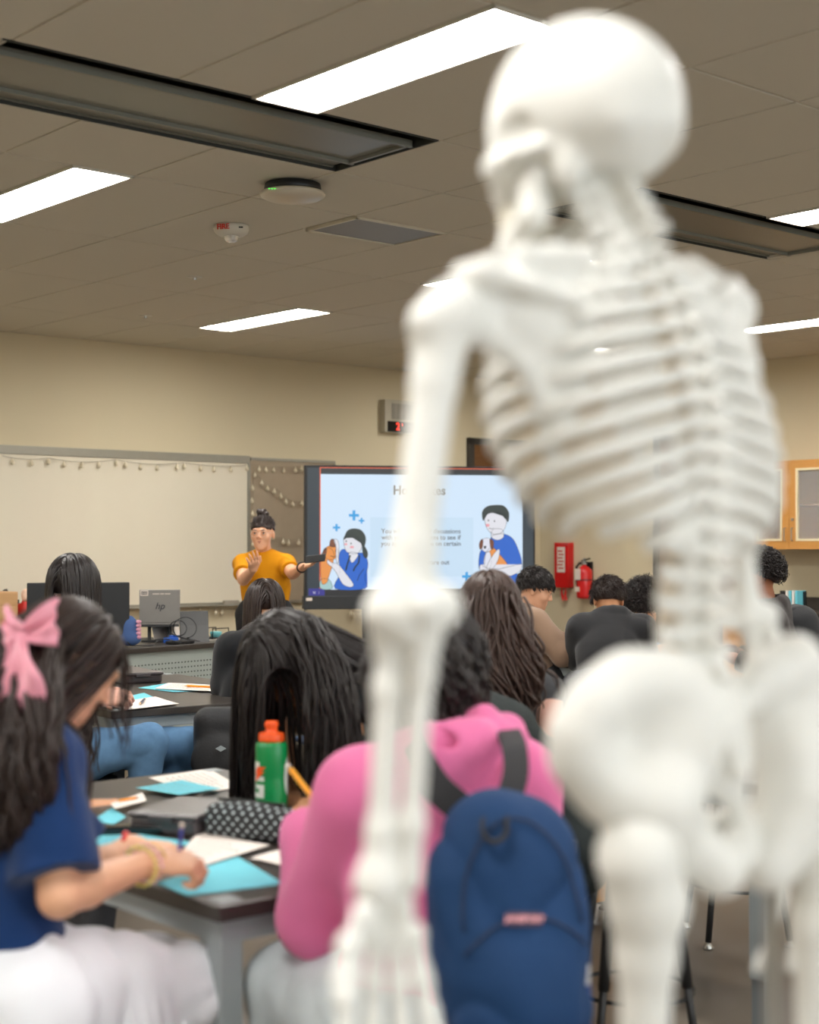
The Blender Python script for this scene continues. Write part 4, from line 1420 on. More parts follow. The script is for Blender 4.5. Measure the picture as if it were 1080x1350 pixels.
# dotted pencil case
dm = mat('dotted_cloth', S(38, 40, 42), .75)
nt = dm.node_tree
vo = nt.nodes.new('ShaderNodeTexVoronoi'); vo.voronoi_dimensions = '2D'; vo.inputs['Scale'].default_value = 54; vo.inputs['Randomness'].default_value = .05
uvn = nt.nodes.new('ShaderNodeUVMap'); uvn.uv_map = 'wrap'
mp = nt.nodes.new('ShaderNodeMapping'); mp.inputs['Rotation'].default_value = (0, 0, .78)
nt.links.new(uvn.outputs[0], mp.inputs['Vector'])
nt.links.new(mp.outputs[0], vo.inputs['Vector'])
rp = nt.nodes.new('ShaderNodeValToRGB')
rp.color_ramp.elements[0].position = .17; rp.color_ramp.elements[0].color = S(196, 210, 214) + (1,)
rp.color_ramp.elements[1].position = .22; rp.color_ramp.elements[1].color = S(38, 40, 42) + (1,)
nt.links.new(vo.outputs['Distance'], rp.inputs[0])
nt.links.new(rp.outputs[0], nt.nodes['Principled BSDF'].inputs['Base Color'])
q0, q1 = onz(266, 1103, .76), onz(376, 1116, .76)
a_ = nrm(q1 - q0); b_2 = nrm(np.cross(Z, a_)); L = np.linalg.norm(q1 - q0)
c = (q0 + q1) / 2 + b_2 * .035
F = Field().box(c + Z * .038, (L / 2, .038, .038), (a_, b_2, Z), r=.024).ell(c + Z * .05, (L * .44, .03, .038), (a_, b_2, Z), k=.02)
e = F.link('pencil_case', dm, vox=.003, origin=A(c[0], c[1], .76), warp=lambda P: P + A(0, 0, 1) * (.002 * wnoise(P, 45, 3))[:, None])
uvl = e.data.uv_layers.new(name='wrap')
oo = A(*e['_o'])
cov = np.array([v_.co[:] for v_ in e.data.vertices]) + oo - (c + Z * .038)
uu_ = cov @ a_; vv_ = .042 * np.arctan2(cov[:, 2], -(cov @ b_2))
for l_ in e.data.loops:
    uvl.data[l_.index].uv = (uu_[l_.vertex_index], vv_[l_.vertex_index])
tag(e, 'black zip pencil case with white polka dots', 'pencil case')
B().box(c + Z * .086, (L * .4, .004, .003), (a_, b_2, Z)).link('zipper', black, e)

# green sports bottle
q = onz(358, 1068, .76)
r0 = 21 / FP * q[1]
zt_ = at(358, 966, q[1])[2] - .76
H = zt_
e = empty('sports_bottle', q, 'green squeeze bottle with an orange lid on the nearest table', 'bottle')
gm = mat('bottle_green', S(0, 138, 72), .35, var=.02, coat=.2)
Hb = (at(358, 977, q[1])[2] - .76)
B().lathe(q, [(r0 * .9, 0), (r0 * .98, .006), (r0, .02), (r0, Hb * .42), (r0 * .97, Hb * .46), (r0 * .97, Hb * .5), (r0, Hb * .54), (r0, Hb * .93), (r0 * .93, Hb * .985), (r0 * .8, Hb)], 48).link('bottle_body', gm, e, smooth=True)
om = mat('lid_orange', S(246, 92, 30), .4)
B().lathe(q + Z * Hb, [(r0 * .8, 0), (r0 * .8, (H - Hb) * .2), (r0 * .8, (H - Hb) * .9), (r0 * .74, H - Hb), (.0165, H - Hb + .003), (.0145, H - Hb + .012), (.019, H - Hb + .02), (.016, H - Hb + .03), (.004, H - Hb + .031)], 40).link('lid', om, e, smooth=True)
wp_ = mat('bottle_white', S(226, 230, 224), .5)


def onbottle(ang, z, r):
    return q + A(math.sin(ang), -math.cos(ang), 0) * r + Z * z


def bpatch(pts, m, name, dr=.0008):
    """flat shape wrapped on the bottle: pts of (angle, height)"""
    bm = bmesh.new()
    vs = [bm.verts.new(Vector((x, y, 0))) for x, y in pts]
    f = bm.faces.new(vs)
    bmesh.ops.triangulate(bm, faces=[f])
    for _ in range(3):
        bmesh.ops.subdivide_edges(bm, edges=[ed for ed in bm.edges if abs(ed.verts[0].co.x - ed.verts[1].co.x) > .12], cuts=1)
        bmesh.ops.triangulate(bm, faces=bm.faces[:])
    bm.verts.index_update()
    v = [onbottle(x.co.x, x.co.y, r0 + dr) for x in bm.verts]
    fs = [tuple(p.index for p in x.verts) for x in bm.faces]
    bm.free()
    link(name, v, fs, m, e)


def Gmark(ang, z, s, nm):
    o = [(ang + x * s / r0, z + y * s) for x, y in [(-.5, .1), (-.5, .34), (-.34, .5), (.5, .5), (.5, .28), (-.22, .28), (-.22, -.28), (.2, -.28), (.2, -.08), (-.04, -.08), (-.04, .12), (.5, .12), (.5, -.5), (-.34, -.5), (-.5, -.34)]]
    bpatch(o, wp_, nm)
    o = [(ang + x * s / r0, z + y * s) for x, y in [(.1, .95), (.6, .95), (.34, .72), (.52, .72), (-.1, .16), (.04, .6), (-.12, .6)]]
    bpatch(o, om, nm + '_bolt', .0016)


Gmark(-1.05, Hb * .36, .055, 'logo')
bpatch([(-1.4, Hb * .72), (-.72, Hb * .72), (-.72, Hb * .64), (-.9, Hb * .64), (-.9, Hb * .56), (-.72, Hb * .56), (-.72, Hb * .53), (-1.4, Hb * .53)], wp_, 'lettering')
bpatch([(1.35 + .38 * math.cos(t), Hb * .5 + .048 * math.sin(t)) for t in np.linspace(0, 2 * math.pi, 25)[:-1]], wp_, 'round_mark')
# ------------------------------------------------------------------ people
skinL = mat('skin_light', S(226, 172, 138), .5, var=.05, vs=9, bump=.04, bs=240)
skinM = mat('skin_tan', S(204, 146, 106), .5, var=.05, vs=9, bump=.04, bs=240)
skinD = mat('skin_brown', S(156, 98, 68), .5, var=.05, vs=9, bump=.04, bs=240)
skinP = mat('skin_rosy', S(232, 180, 160), .5, var=.05, vs=9, bump=.04, bs=240)


def hairmat(n, c, r=.34):
    return mat(n, c, r + .08, var=.35, vs=60, spec=.4)


hairK = hairmat('hair_black', S(34, 28, 27), .3)
hairB = hairmat('hair_dark_brown', S(44, 32, 28), .33)
hairBr = hairmat('hair_brown', S(60, 43, 36), .34)


def knit(n, c, bump=.35, bs=700, var=.05):
    return mat(n, c, .92, var=var, vs=10, bump=bump, bs=bs, sheen=.15, spec=.2)


def hframe(yaw, pitch, roll=0):
    y, p, r = (math.radians(t) for t in (yaw, pitch, roll))
    f = A(math.cos(y) * math.cos(p), math.sin(y) * math.cos(p), -math.sin(p))
    rt = A(math.sin(y), -math.cos(y), 0)
    up = np.cross(rt, f)
    rt, up = rt * math.cos(r) + up * math.sin(r), up * math.cos(r) - rt * math.sin(r)
    return rt, f, up


def add_head(F, C, fr, k, fine=True):
    r, f, w = fr
    P = lambda x, y, z: C + (r * x + f * y + w * z) * k
    ax = (r, f, w)
    F.ell(P(0, -.014, .034), A(.073, .094, .082) * k, ax, k=.02)
    F.ell(P(0, .026, -.026), A(.060, .066, .078) * k, ax, k=.03)
    F.ell(P(0, .044, -.072), A(.043, .044, .034) * k, ax, k=.03)
    F.ball(P(0, .072, -.094), .017 * k, k=.025)
    for s_ in (-1, 1):
        F.ell(P(s_ * .037, .060, -.022), A(.024, .024, .024) * k, ax, k=.02)
        F.ell(P(s_ * .031, .100, .010), A(.019, .012, .012) * k, ax, k=.012, op='s')
        F.ell(P(s_ * .077, -.006, -.006), A(.007, .017, .030) * k, (nrm(r + f * .3 * s_), nrm(f - r * .3 * s_), w), k=.008)
        F.ball(P(s_ * .031, .080, .008), .0135 * k, k=.006)
    F.cone(P(-.04, .083, .030), P(.04, .083, .030), .010 * k, .010 * k, k=.014)
    F.cone(P(0, .090, .014), P(0, .106, -.018), .006 * k, .0095 * k, k=.008)
    for s_ in (-1, 1):
        F.ball(P(s_ * .011, .096, -.022), .0075 * k, k=.006)
    F.cone(P(-.020, .084, -.049), P(.020, .084, -.049), .0065 * k, .0065 * k, k=.007)
    F.cone(P(-.017, .083, -.060), P(.017, .083, -.060), .0075 * k, .0075 * k, k=.007)


def add_hand(F, Wp, d, n, side, k=1.0, curl=.5, spread=.06, flat_thumb=False, curls=None):
    """d points along the hand, n out of its back; side +1 puts the thumb towards cross(d, n)"""
    d = nrm(d); n = nrm(n - d * np.dot(n, d))
    c = np.cross(d, n) * side
    F.ell(Wp + d * .048 * k, A(.040, .0150, .052) * k, (c, n, d), k=.02)
    F.ell(Wp + d * .004 * k, A(.026, .019, .03) * k, (c, n, d), k=.02)
    Ls = (.070, .078, .072, .056)
    tips = []
    for i in range(4):
        cu = curls[i] if curls else curl + .06 * i
        b = Wp + (d * (.088 - .006 * abs(i - 1.2)) + c * (.029 - .0195 * i)) * k
        dd_ = nrm(d + c * (spread * (1.5 - i)))
        F.cone(Wp + (d * .045 + c * (.02 - .013 * i)) * k, b, .0105 * k, .0095 * k, k=.01)
        p = b
        ang = cu * .6
        for j, fr_ in enumerate((.45, .31, .24)):
            e_ = nrm(dd_ * math.cos(ang) - n * math.sin(ang))
            q = p + e_ * Ls[i] * fr_ * k
            F.cone(p, q, (.0092 - .0009 * j) * k, (.0086 - .0010 * j) * k, k=.004)
            p = q
            ang += cu * .85
        tips.append(p)
    b = Wp + (d * .018 + c * .028) * k
    t1 = nrm(d * .62 + c * .72 - n * .25)
    m_ = b + t1 * .040 * k
    t2 = nrm(d * .85 + c * .25 - n * (.35 + .3 * curl))
    F.cone(b, m_, .0135 * k, .0105 * k, k=.012)
    F.cone(m_, m_ + t2 * .030 * k, .0102 * k, .0085 * k, k=.005)
    return tips


def ik(a, b, l1, l2, hint):
    d = b - a
    L = np.linalg.norm(d)
    if L > (l1 + l2) * .995:
        b = a + d / L * (l1 + l2) * .995
        d = b - a; L = np.linalg.norm(d)
    x = (l1 * l1 - l2 * l2 + L * L) / (2 * L)
    h = math.sqrt(max(l1 * l1 - x * x, 1e-6))
    dn_ = d / L
    hv = nrm(np.asarray(hint, float) - dn_ * np.dot(hint, dn_))
    return a + dn_ * x + hv * h, b


def strand_paths(roots, vel, T, ds, cols, grav, inertia, wave=0.0, wfreq=30, seed=0, jitter=.0, drift=None, dsteps=14):
    """roots (N,3), rolling down under gravity over the colliders; cols: ('e',c,r,ax) or ('c',a,b,ra,rb)"""
    rs = np.random.RandomState(seed)
    p = roots.copy(); v = vel.copy()
    out = [p.copy()]
    N = len(p)
    ph = rs.rand(N) * 6.28; wd = rs.randn(N, 3); wd[:, 2] *= .2
    wd /= np.linalg.norm(wd, axis=1)[:, None]
    wf = wfreq * rs.uniform(.8, 1.2, N)
    for t in range(T):
        g = grav[min(t, len(grav) - 1)] if hasattr(grav, '__len__') else grav
        d = v * inertia + A(0, 0, -1) * g
        if drift is not None and t < dsteps:
            d = d + drift
        if jitter:
            d = d + rs.randn(N, 3) * jitter
        if wave:
            ss = t * ds
            d = d + wd * (wave * np.sin(ss * wf + ph) * min(1, ss / .12))[:, None]
        d /= np.linalg.norm(d, axis=1)[:, None] + 1e-9
        q = p + d * ds
        for c in cols:
            if c[0] == 'e':
                l = (q - c[1]) @ np.array(c[3]).T / c[2]
                m_ = np.linalg.norm(l, axis=1)
                ins = m_ < 1
                if ins.any():
                    l[ins] /= m_[ins][:, None] + 1e-9
                    q[ins] = (l[ins] * c[2]) @ np.array(c[3]) + c[1]
            else:
                a, b, ra, rb = c[1:]
                e_ = b - a
                tt = np.clip((q - a) @ e_ / e_.dot(e_), 0, 1)
                o = q - (a + tt[:, None] * e_)
                l = np.linalg.norm(o, axis=1); rr = ra + (rb - ra) * tt
                ins = l < rr
                if ins.any():
                    q[ins] += o[ins] / (l[ins][:, None] + 1e-9) * (rr[ins] - l[ins])[:, None]
        if len(cols) and cols[-1][0] == 'z':
            pass
        v = (q - p)
        v /= np.linalg.norm(v, axis=1)[:, None] + 1e-9
        p = q
        out.append(p.copy())
    return np.array(out).transpose(1, 0, 2)


def strand_mesh(paths, rad, C, taper=.5, flat=.6, seed=0, lens=None):
    """tube mesh from (N,T,3) paths"""
    rs = np.random.RandomState(seed)
    N, T, _ = paths.shape
    if lens is not None:                       # shorten strands individually
        new = np.empty_like(paths)
        s_ = np.linspace(0, 1, T)
        for i in range(N):
            x = s_ * lens[i] * (T - 1)
            j = np.minimum(x.astype(int), T - 2); fr_ = (x - j)[:, None]
            new[i] = paths[i][j] * (1 - fr_) + paths[i][j + 1] * fr_
        paths = new
    t = np.gradient(paths, axis=1)
    t /= np.linalg.norm(t, axis=2)[..., None] + 1e-9
    o = paths - C
    o = o - t * (o * t).sum(2)[..., None]
    o /= np.linalg.norm(o, axis=2)[..., None] + 1e-9
    a = np.cross(t, o)
    s_ = np.linspace(0, 1, T)
    r = rad * rs.uniform(.7, 1.3, N)[:, None] * (1 - (1 - taper) * s_ ** 1.5)[None, :]
    r[:, -1] *= .25
    v = []
    for ca, cb in ((1, 0), (.0, flat), (-1, 0), (.0, -flat)):
        v.append(paths + a * (r * ca)[..., None] + o * (r * cb)[..., None])
    v = np.stack(v, 2).reshape(-1, 3)          # index = (i*T + t)*4 + k
    base = (np.arange(N)[:, None] * T + np.arange(T - 1)[None, :]).reshape(-1) * 4
    f = []
    for k in range(4):
        k2 = (k + 1) % 4
        f.append(np.stack([base + k, base + k2, base + 4 + k2, base + 4 + k], 1))
    return v, np.concatenate(f)


def scalp_roots(C, fr, k, N, seed, inf=.008, back=-.55, hair=.42):
    r, f, w = fr
    rs = np.random.RandomState(seed)
    d = rs.randn(N * 6, 3)
    d /= np.linalg.norm(d, axis=1)[:, None]
    lim = np.where(d[:, 1] > 0, -.02 + hair * d[:, 1], -.02 + (-.02 - back) * d[:, 1])
    d = d[d[:, 2] > lim][:N]
    R = A(.073, .094, .082) * k + inf
    loc = d * R
    c0 = C + (f * -.014 + w * .034) * k
    return c0 + loc @ np.array([r, f, w]), d, c0, R


def hair_cap(F, C, fr, k, inf=.01, line=0.0, tilt=.42):
    r, f, w = fr
    F.ell(C + (f * -.014 + w * .034) * k, A(.073, .094, .082) * k + inf, (r, f, w), k=.01)
    F.half(C + w * line * k, nrm(-w * .9 + f * tilt))
    for s_ in (-1, 1):
        F.ell(C + (r * s_ * .085 + f * .012 + w * -.01) * k, A(.03, .038, .052) * k, (r, f, w), k=.004, op='s')


def long_hair(person, C, fr, k, m, length, cols, N=420, part=.0, seed=1, grav=.55, wave=0.0, wfreq=30, rad=.0048, inertia=.75, T=40, jitter=.03, cap=True, vary=.18, spread=1.0, cut=None, name='hair', front=True, inf=.008, side=.9, back=.25, drift=None, dsteps=14, skip=None, extra=(), hairline=.42):
    roots, d, c0, R = scalp_roots(C, fr, k, N, seed, inf, hair=hairline)
    if skip is not None:
        kp = ~skip(d)
        roots, d = roots[kp], d[kp]
    r, f, w = fr
    loc = (roots - c0) @ np.array([r, f, w]).T
    sx = np.sign(d[:, 0] - part)
    vel = r[None, :] * (sx * side)[:, None] + f[None, :] * (np.where(d[:, 1] > .3, -.1, -back))[:, None] - w[None, :] * .25
    nn = d / (R / R.mean())
    nn = nn @ np.array([r, f, w]); nn /= np.linalg.norm(nn, axis=1)[:, None]
    vel -= nn * (vel * nn).sum(1)[:, None]
    vel /= np.linalg.norm(vel, axis=1)[:, None] + 1e-9
    rs = np.random.RandomState(seed + 9)
    headc = ('e', c0, R + .004, (r, f, w))
    facec = ('e', C + (f * .03 - w * .045) * k, A(.062, .066, .075) * k + .006, (r, f, w))
    cl = [headc, facec] + cols + list(extra)
    dr = drift(d) if callable(drift) else drift
    P = strand_paths(roots, vel, T, length / T, cl, grav, inertia, wave, wfreq, seed, jitter, dr, dsteps)
    P += (rs.randn(N if len(P) == N else len(P), 1, 3) * .004 * np.linspace(0, 1, T + 1)[None, :, None]) * spread
    if cut is not None:                      # nothing below a plane height
        P[..., 2] = np.maximum(P[..., 2], cut + .004 * rs.rand(len(P))[:, None])
    v, fc = strand_mesh(P, rad, c0, seed=seed, lens=rs.uniform(1 - vary, 1, len(P)))
    if cap:
        F = Field(); hair_cap(F, C, fr, k, inf=inf + .001)
        v2, f2 = F.mesh(.006)
        fc = np.concatenate([fc, f2 + len(v)]); v = np.concatenate([v, v2])
    return link(name, v, fc, m, person, smooth=True)


def short_hair(person, C, fr, k, m, seed=1, N=1100, length=.05, inf=.012, curl=0.0, dirv=(0, .5, -.3), rad=.0026, line=.01, back=-.5, up=.35, T=8, tilt=.42, hair=.42):
    roots, d, c0, R = scalp_roots(C, fr, k, N, seed, inf - .003, back=back, hair=hair)
    r, f, w = fr
    M_ = np.array([r, f, w])
    nn = d @ M_
    rs = np.random.RandomState(seed)
    base = A(*dirv) @ M_
    T1 = base[None, :] + rs.randn(len(roots), 3) * .35
    T1 = T1 - nn * (T1 * nn).sum(1)[:, None]
    T1 = T1 / (np.linalg.norm(T1, axis=1)[:, None] + 1e-9) + nn * up
    L = length * rs.uniform(.6, 1.1, len(roots))
    s_ = np.linspace(0, 1, T + 1)
    P = roots[:, None, :] + T1[:, None, :] * (L[:, None] * s_[None, :])[..., None] - nn[:, None, :] * ((L[:, None] * s_[None, :] ** 2) * up * .6)[..., None]
    if curl:
        a = np.cross(nn, T1); a /= np.linalg.norm(a, axis=1)[:, None] + 1e-9
        ph = rs.rand(len(roots)) * 6.28
        th = ph[:, None] + s_[None, :] * rs.uniform(7, 13, len(roots))[:, None]
        P = P + (a[:, None, :] * np.cos(th)[..., None] + nn[:, None, :] * np.sin(th)[..., None]) * curl
    v, fc = strand_mesh(P, rad, c0, seed=seed, taper=.6)
    F = Field(); hair_cap(F, C, fr, k, inf=inf, line=line, tilt=tilt)
    v2, f2 = F.mesh(.005)
    v2 = v2 + (vnormals(v2, f2) * (.0025 * wnoise(v2, 110, seed))[:, None])
    return link('hair', np.concatenate([v, v2]), np.concatenate([fc, f2 + len(v)]), m, person, smooth=True)


def guide_hair(person, guides, m, N=180, seed=1, rad=.005, curl=0.0, turns=14, name='hair_lock', taper=.5):
    """locks of hair following guide lines of (point, spread)"""
    rs = np.random.RandomState(seed)
    allv = []; allf = []; n0 = 0
    for gi, g in enumerate(guides):
        P = np.array([q[0] for q in g]); sr = np.array([q[1] for q in g])
        t = np.linspace(0, len(g) - 1, 30)
        i = np.minimum(t.astype(int), len(g) - 2); fr_ = (t - i)[:, None]
        p0, p1, p2, p3 = P[np.maximum(i - 1, 0)], P[i], P[i + 1], P[np.minimum(i + 2, len(g) - 1)]
        c = .5 * ((2 * p1) + (-p0 + p2) * fr_ + (2 * p0 - 5 * p1 + 4 * p2 - p3) * fr_ ** 2 + (-p0 + 3 * p1 - 3 * p2 + p3) * fr_ ** 3)
        r_ = np.interp(t, range(len(g)), sr)
        o = rs.randn(N, 3); o /= np.linalg.norm(o, axis=1)[:, None]; o *= rs.rand(N, 1) ** .4
        o[:, 1] *= .6
        paths = c[None] + o[:, None, :] * r_[None, :, None]
        paths = paths + .006 * np.sin(t[None, :, None] * rs.uniform(1, 2.4, (N, 1, 1)) * 2 + rs.rand(N, 1, 3) * 6)
        if curl:
            ph = rs.randint(0, 7, N) * .9
            th = ph[:, None] + t[None, :] / t[-1] * turns
            am = curl * np.clip(t / t[-1] * 1.6, 0, 1)
            paths[..., 0] += np.cos(th) * am; paths[..., 1] += np.sin(th) * am
        v, f = strand_mesh(paths, rad, P.mean(0) + A(0, .4, 0), taper=taper, seed=seed + gi, lens=rs.uniform(.85, 1, N))
        allv.append(v); allf.append(f + n0); n0 += len(v)
    return link(name, np.concatenate(allv), np.concatenate(allf), m, person, smooth=True)


def gd(pts):
    return [(at(x, y, Y), s_) for x, y, Y, s_ in pts]


def face_parts(person, C, fr, k, skin_lip, brow, eyes=True):
    r, f, w = fr
    P = lambda x, y, z: C + (r * x + f * y + w * z) * k
    for s_ in (-1, 1):
        e_ = B().lathe(P(s_ * .031, .0885, .008), [(.0001, .006 * k), (.006 * k, .0045 * k), (.0085 * k, 0), (.0001, -.002)], 14, f)
        e_.link('eye', mat('eye_white', S(210, 204, 198), .3), person, smooth=True)
        B().lathe(P(s_ * .031, .0935, .008), [(.0001, .0022 * k), (.0045 * k, .0005 * k), (.0046 * k, 0)], 14, f).link('iris', mat('iris_dark', S(30, 20, 18), .2), person, smooth=True)
        B().tube([P(s_ * .042, .0900, .0145), P(s_ * .031, .0955, .0165), P(s_ * .021, .0925, .0140)], [.0012 * k, .0022 * k, .0012 * k], 6).link('eyelid', mat('lash', S(34, 24, 22), .6), person)
        B().tube([P(s_ * .048, .086, .030), P(s_ * .034, .0955, .0345), P(s_ * .018, .096, .0305)], [.0015 * k, .0034 * k, .003 * k], 6).link('eyebrow', brow, person)
    b = B()
    b.tube([P(-.021, .087, -.050), P(-.008, .0915, -.0475), P(0, .0925, -.049), P(.008, .0915, -.0475), P(.021, .087, -.050)], [.001, .0036 * k, .0038 * k, .0036 * k, .001], 8)
    b.tube([P(-.019, .087, -.0535), P(0, .0915, -.0585), P(.019, .087, -.0535)], [.001, .005 * k, .001], 8)
    b.link('lips', skin_lip, person, smooth=True)


def person(label, hip, yaw, head, hyaw, hpitch, hroll=0, k=1.0, seat=.5, skin=None, wr=(None, None), elb=(None, None), hints=(None, None), hands=(None, None),
           bulk=1.0, top=None, sleeve='short', loose=.012, hood=False, bottom=None, bstyle='trousers', shoes=True, knees=(None, None), ankles=(None, None),
           stand=False, sh_w=.165, vox=.007, wrinkle=.006, wf=15, seed=1, hump=.03, shirt_name='t_shirt', bottom_name='trousers', sh_roll=0.0, legs=True, sleeve_t=.62, hem=0.0, noarms=(), neck=None, hood_r=1.0):
    a = math.radians(yaw)
    fw = A(math.cos(a), math.sin(a), 0); rt = A(math.sin(a), -math.cos(a), 0)
    fr = hframe(hyaw, hpitch, hroll)
    C = np.asarray(head, float)
    hip = np.asarray(hip, float)
    P0 = A(hip[0], hip[1], (seat + .09) if not stand else .93 * k)
    P2 = C - (fr[2] * .135 + fr[1] * .035) * k
    P2 = P2 - Z * .02 if neck is None else np.asarray(neck, float)
    s_ = nrm(P2 - P0)
    P1 = P0 * .48 + P2 * .52 - np.cross(rt, s_) * -1 * 0 - fw * hump
    s2 = nrm(P2 - P1)
    fw2 = nrm(fw - s2 * fw.dot(s2))
    rr = nrm(rt + Z * sh_roll)
    SL = P2 - s2 * .055 - rr * sh_w * k
    SR = P2 - s2 * .055 + rr * sh_w * k
    HL = P0 - rt * .085; HR = P0 + rt * .085
    F = Field()
    add_head(F, C, fr, k)
    F.cone(P2 - s2 * .02, C - (fr[2] * .05 + fr[1] * .02) * k, .056 * k, .050 * k, k=.02)
    bb = bulk
    F.cone(P0, P1, .125 * bb, .125 * bb, k=.04, flat=(fw2, .75))
    F.cone(P1, P2 - s2 * .09, .125 * bb, .115, k=.04, flat=(fw2, .7))
    F.cone(SL, SR, .045 * k, .045 * k, k=.04)
    F.cone(P2, SL, .045 * k, .045 * k, k=.03); F.cone(P2, SR, .045 * k, .045 * k, k=.03)
    arms = []
    for i, (s0, sg) in enumerate(((SL, -1), (SR, 1))):
        if wr[i] is None:
            wt = s0 + fw * .22 - Z * .36 + rt * sg * .02
            wt = HL * (1 - i) + HR * i + fw * .22 + Z * .03 if not stand else wt
        else:
            wt = np.asarray(wr[i], float)
        hint = hints[i] if hints[i] is not None else (-Z * 1.0 + rt * sg * .6 - fw * .3)
        if elb[i] is not None:
            E_ = np.asarray(elb[i], float); wt_ = wt
        else:
            E_, wt_ = ik(s0, wt, .285 * k, .25 * k, hint)
        arms.append((s0, E_, wt_, sg))
        if i in noarms:
            continue
        F.cone(s0, E_, .047 * k * (1 + (bb - 1) * .5), .038 * k * (1 + (bb - 1) * .5), k=.02)
        m_ = E_ * .72 + wt_ * .28
        F.cone(E_, m_, .037 * k, .038 * k, k=.012); F.cone(m_, wt_, .038 * k, .025 * k, k=.012, flat=None)
        h_ = hands[i] or {}
        d = h_.get('d', nrm(wt_ - E_)); n = h_.get('n', Z)
        # thumb towards the body's midline for palm-down hands
        add_hand(F, wt_, A(*d), A(*n), h_.get('side', -sg), k, h_.get('curl', .6), h_.get('spread', .06), curls=h_.get('curls'))
    lg = []
    for i, (h0, sg) in enumerate(((HL, -1), (HR, 1))):
        if stand:
            kn = h0 + A(0, 0, -.43 * k) + fw * .02
            an = kn + A(0, 0, -.40 * k) - fw * .01
        else:
            kn = knees[i] if knees[i] is not None else h0 + fw * .42 * k + rt * sg * .06 - Z * .01
            an = ankles[i] if ankles[i] is not None else kn - Z * (kn[2] - .10) - fw * .06
            kn = np.asarray(kn, float); an = np.asarray(an, float)
        lg.append((h0, kn, an, sg))
        F.cone(h0, kn, .083 * bb, .056 * bb, k=.03)
        m_ = kn * .68 + an * .32
        F.cone(kn, m_, .052, .053, k=.02); F.cone(m_, an, .053, .034, k=.02)
        F.cone(an - Z * .02, an + fw * .13 * k - Z * .055, .036, .028, k=.02)
    o = F.link('person', skin, vox=vox, origin=A(P0[0], P0[1], 0))
    tag(o, label, 'person')
    # clothes
    if top is not None:
        G = Field()
        q = loose
        P0s = P0 - s_ * hem
        G.cone(P0s, P1, .128 * bb + q * 1.2, .114 * bb + q, k=.05, flat=(fw2, .74))
        G.cone(P1, P2 - s2 * .09, .130 * bb + q, .120 * (.35 + .65 * bb) + q, k=.05, flat=(fw2, .74))
        G.cone(SL, SR, .048 * k + q * .8, .048 * k + q * .8, k=.05)
        for s0 in (SL, SR):
            G.cone(P2 - s2 * .015, s0, .046 * k + q * .4, .046 * k + q * .7, k=.03)
        for i, (s0, E_, wt_, sg) in enumerate(arms):
            if i in noarms:
                continue
            if sleeve == 'short':
                e_ = s0 + (E_ - s0) * sleeve_t
                G.cone(s0, e_, .050 * k + q, .054 * k + q * 1.3, k=.025, cut='b')
            elif sleeve == 'long':
                w2 = E_ + (wt_ - E_) * .93
                G.cone(s0, E_, .052 * k + q * 1.2, .048 * k + q, k=.03)
                G.cone(E_, w2, .048 * k + q, .036 * k + q * .5, k=.02, cut='b')
        if hood:
            G.ell(P2 - fw2 * .055 - s2 * .02, A(.10, .045, .07) * k, (rr, fw2, s2), k=.03)
            ring = [P2 + (rr * math.cos(t) * .085 - fw2 * math.sin(t) * .075) * k + s2 * (.005 + .018 * math.sin(t)) for t in np.linspace(-.6, math.pi + .6, 9)]
            G.chain(ring, [.028 * k] * 9, k=.025)
            G.ell(P2 - fw2 * .045 + s2 * .045, A(.06, .03, .04) * k, (rr, fw2, s2), k=.012, op='s')
        cloth(G, shirt_name, top, o, vox=max(.008, vox), amp=wrinkle, freq=wf, seed=seed)
    if bottom is not None and legs:
        G = Field()
        G.cone(P0 - rt * .03, P0 + rt * .03, .135 * bb, .135 * bb, k=.04)
        for h0, kn, an, sg in lg:
            G.cone(h0, kn, .098 * bb, .072 * bb, k=.04)
            if bstyle == 'trousers':
                G.cone(kn, kn * .1 + an * .9, .072 * bb, .056, k=.03, cut='b')
        cloth(G, bottom_name, bottom, o, vox=.010, amp=.006, freq=18, seed=seed + 3)
    if shoes and legs:
        for h0, kn, an, sg in lg:
            G = Field()
            fd = fw
            t = an + fd * .12 * k
            G.ell(A((an[0] + t[0]) / 2, (an[1] + t[1]) / 2, .05) + fd * .02, A(.045, .135 * k, .045), (rt, fd, Z), k=.02)
            G.cone(an, an - Z * .04, .045, .045, k=.02)
            G.half(A(an[0], an[1], .012), -Z)
            G.link('shoe', mat('shoe_white', S(214, 210, 204), .6) if seed % 2 else mat('shoe_black', S(34, 34, 36), .6), o, vox=.008)
    return dict(o=o, C=C, fr=fr, k=k, P0=P0, P1=P1, P2=P2, SL=SL, SR=SR, fw=fw, rt=rt, s2=s2, fw2=fw2, arms=arms, legs=lg, rr=rr, bb=bb,
                cols=[('c', P1, P2 - s2 * .08, .125 * bb + loose, .12 + loose), ('c', P0, P1, .12 * bb + loose, .125 * bb + loose), ('c', SL, SR, .06 + loose, .06 + loose)])


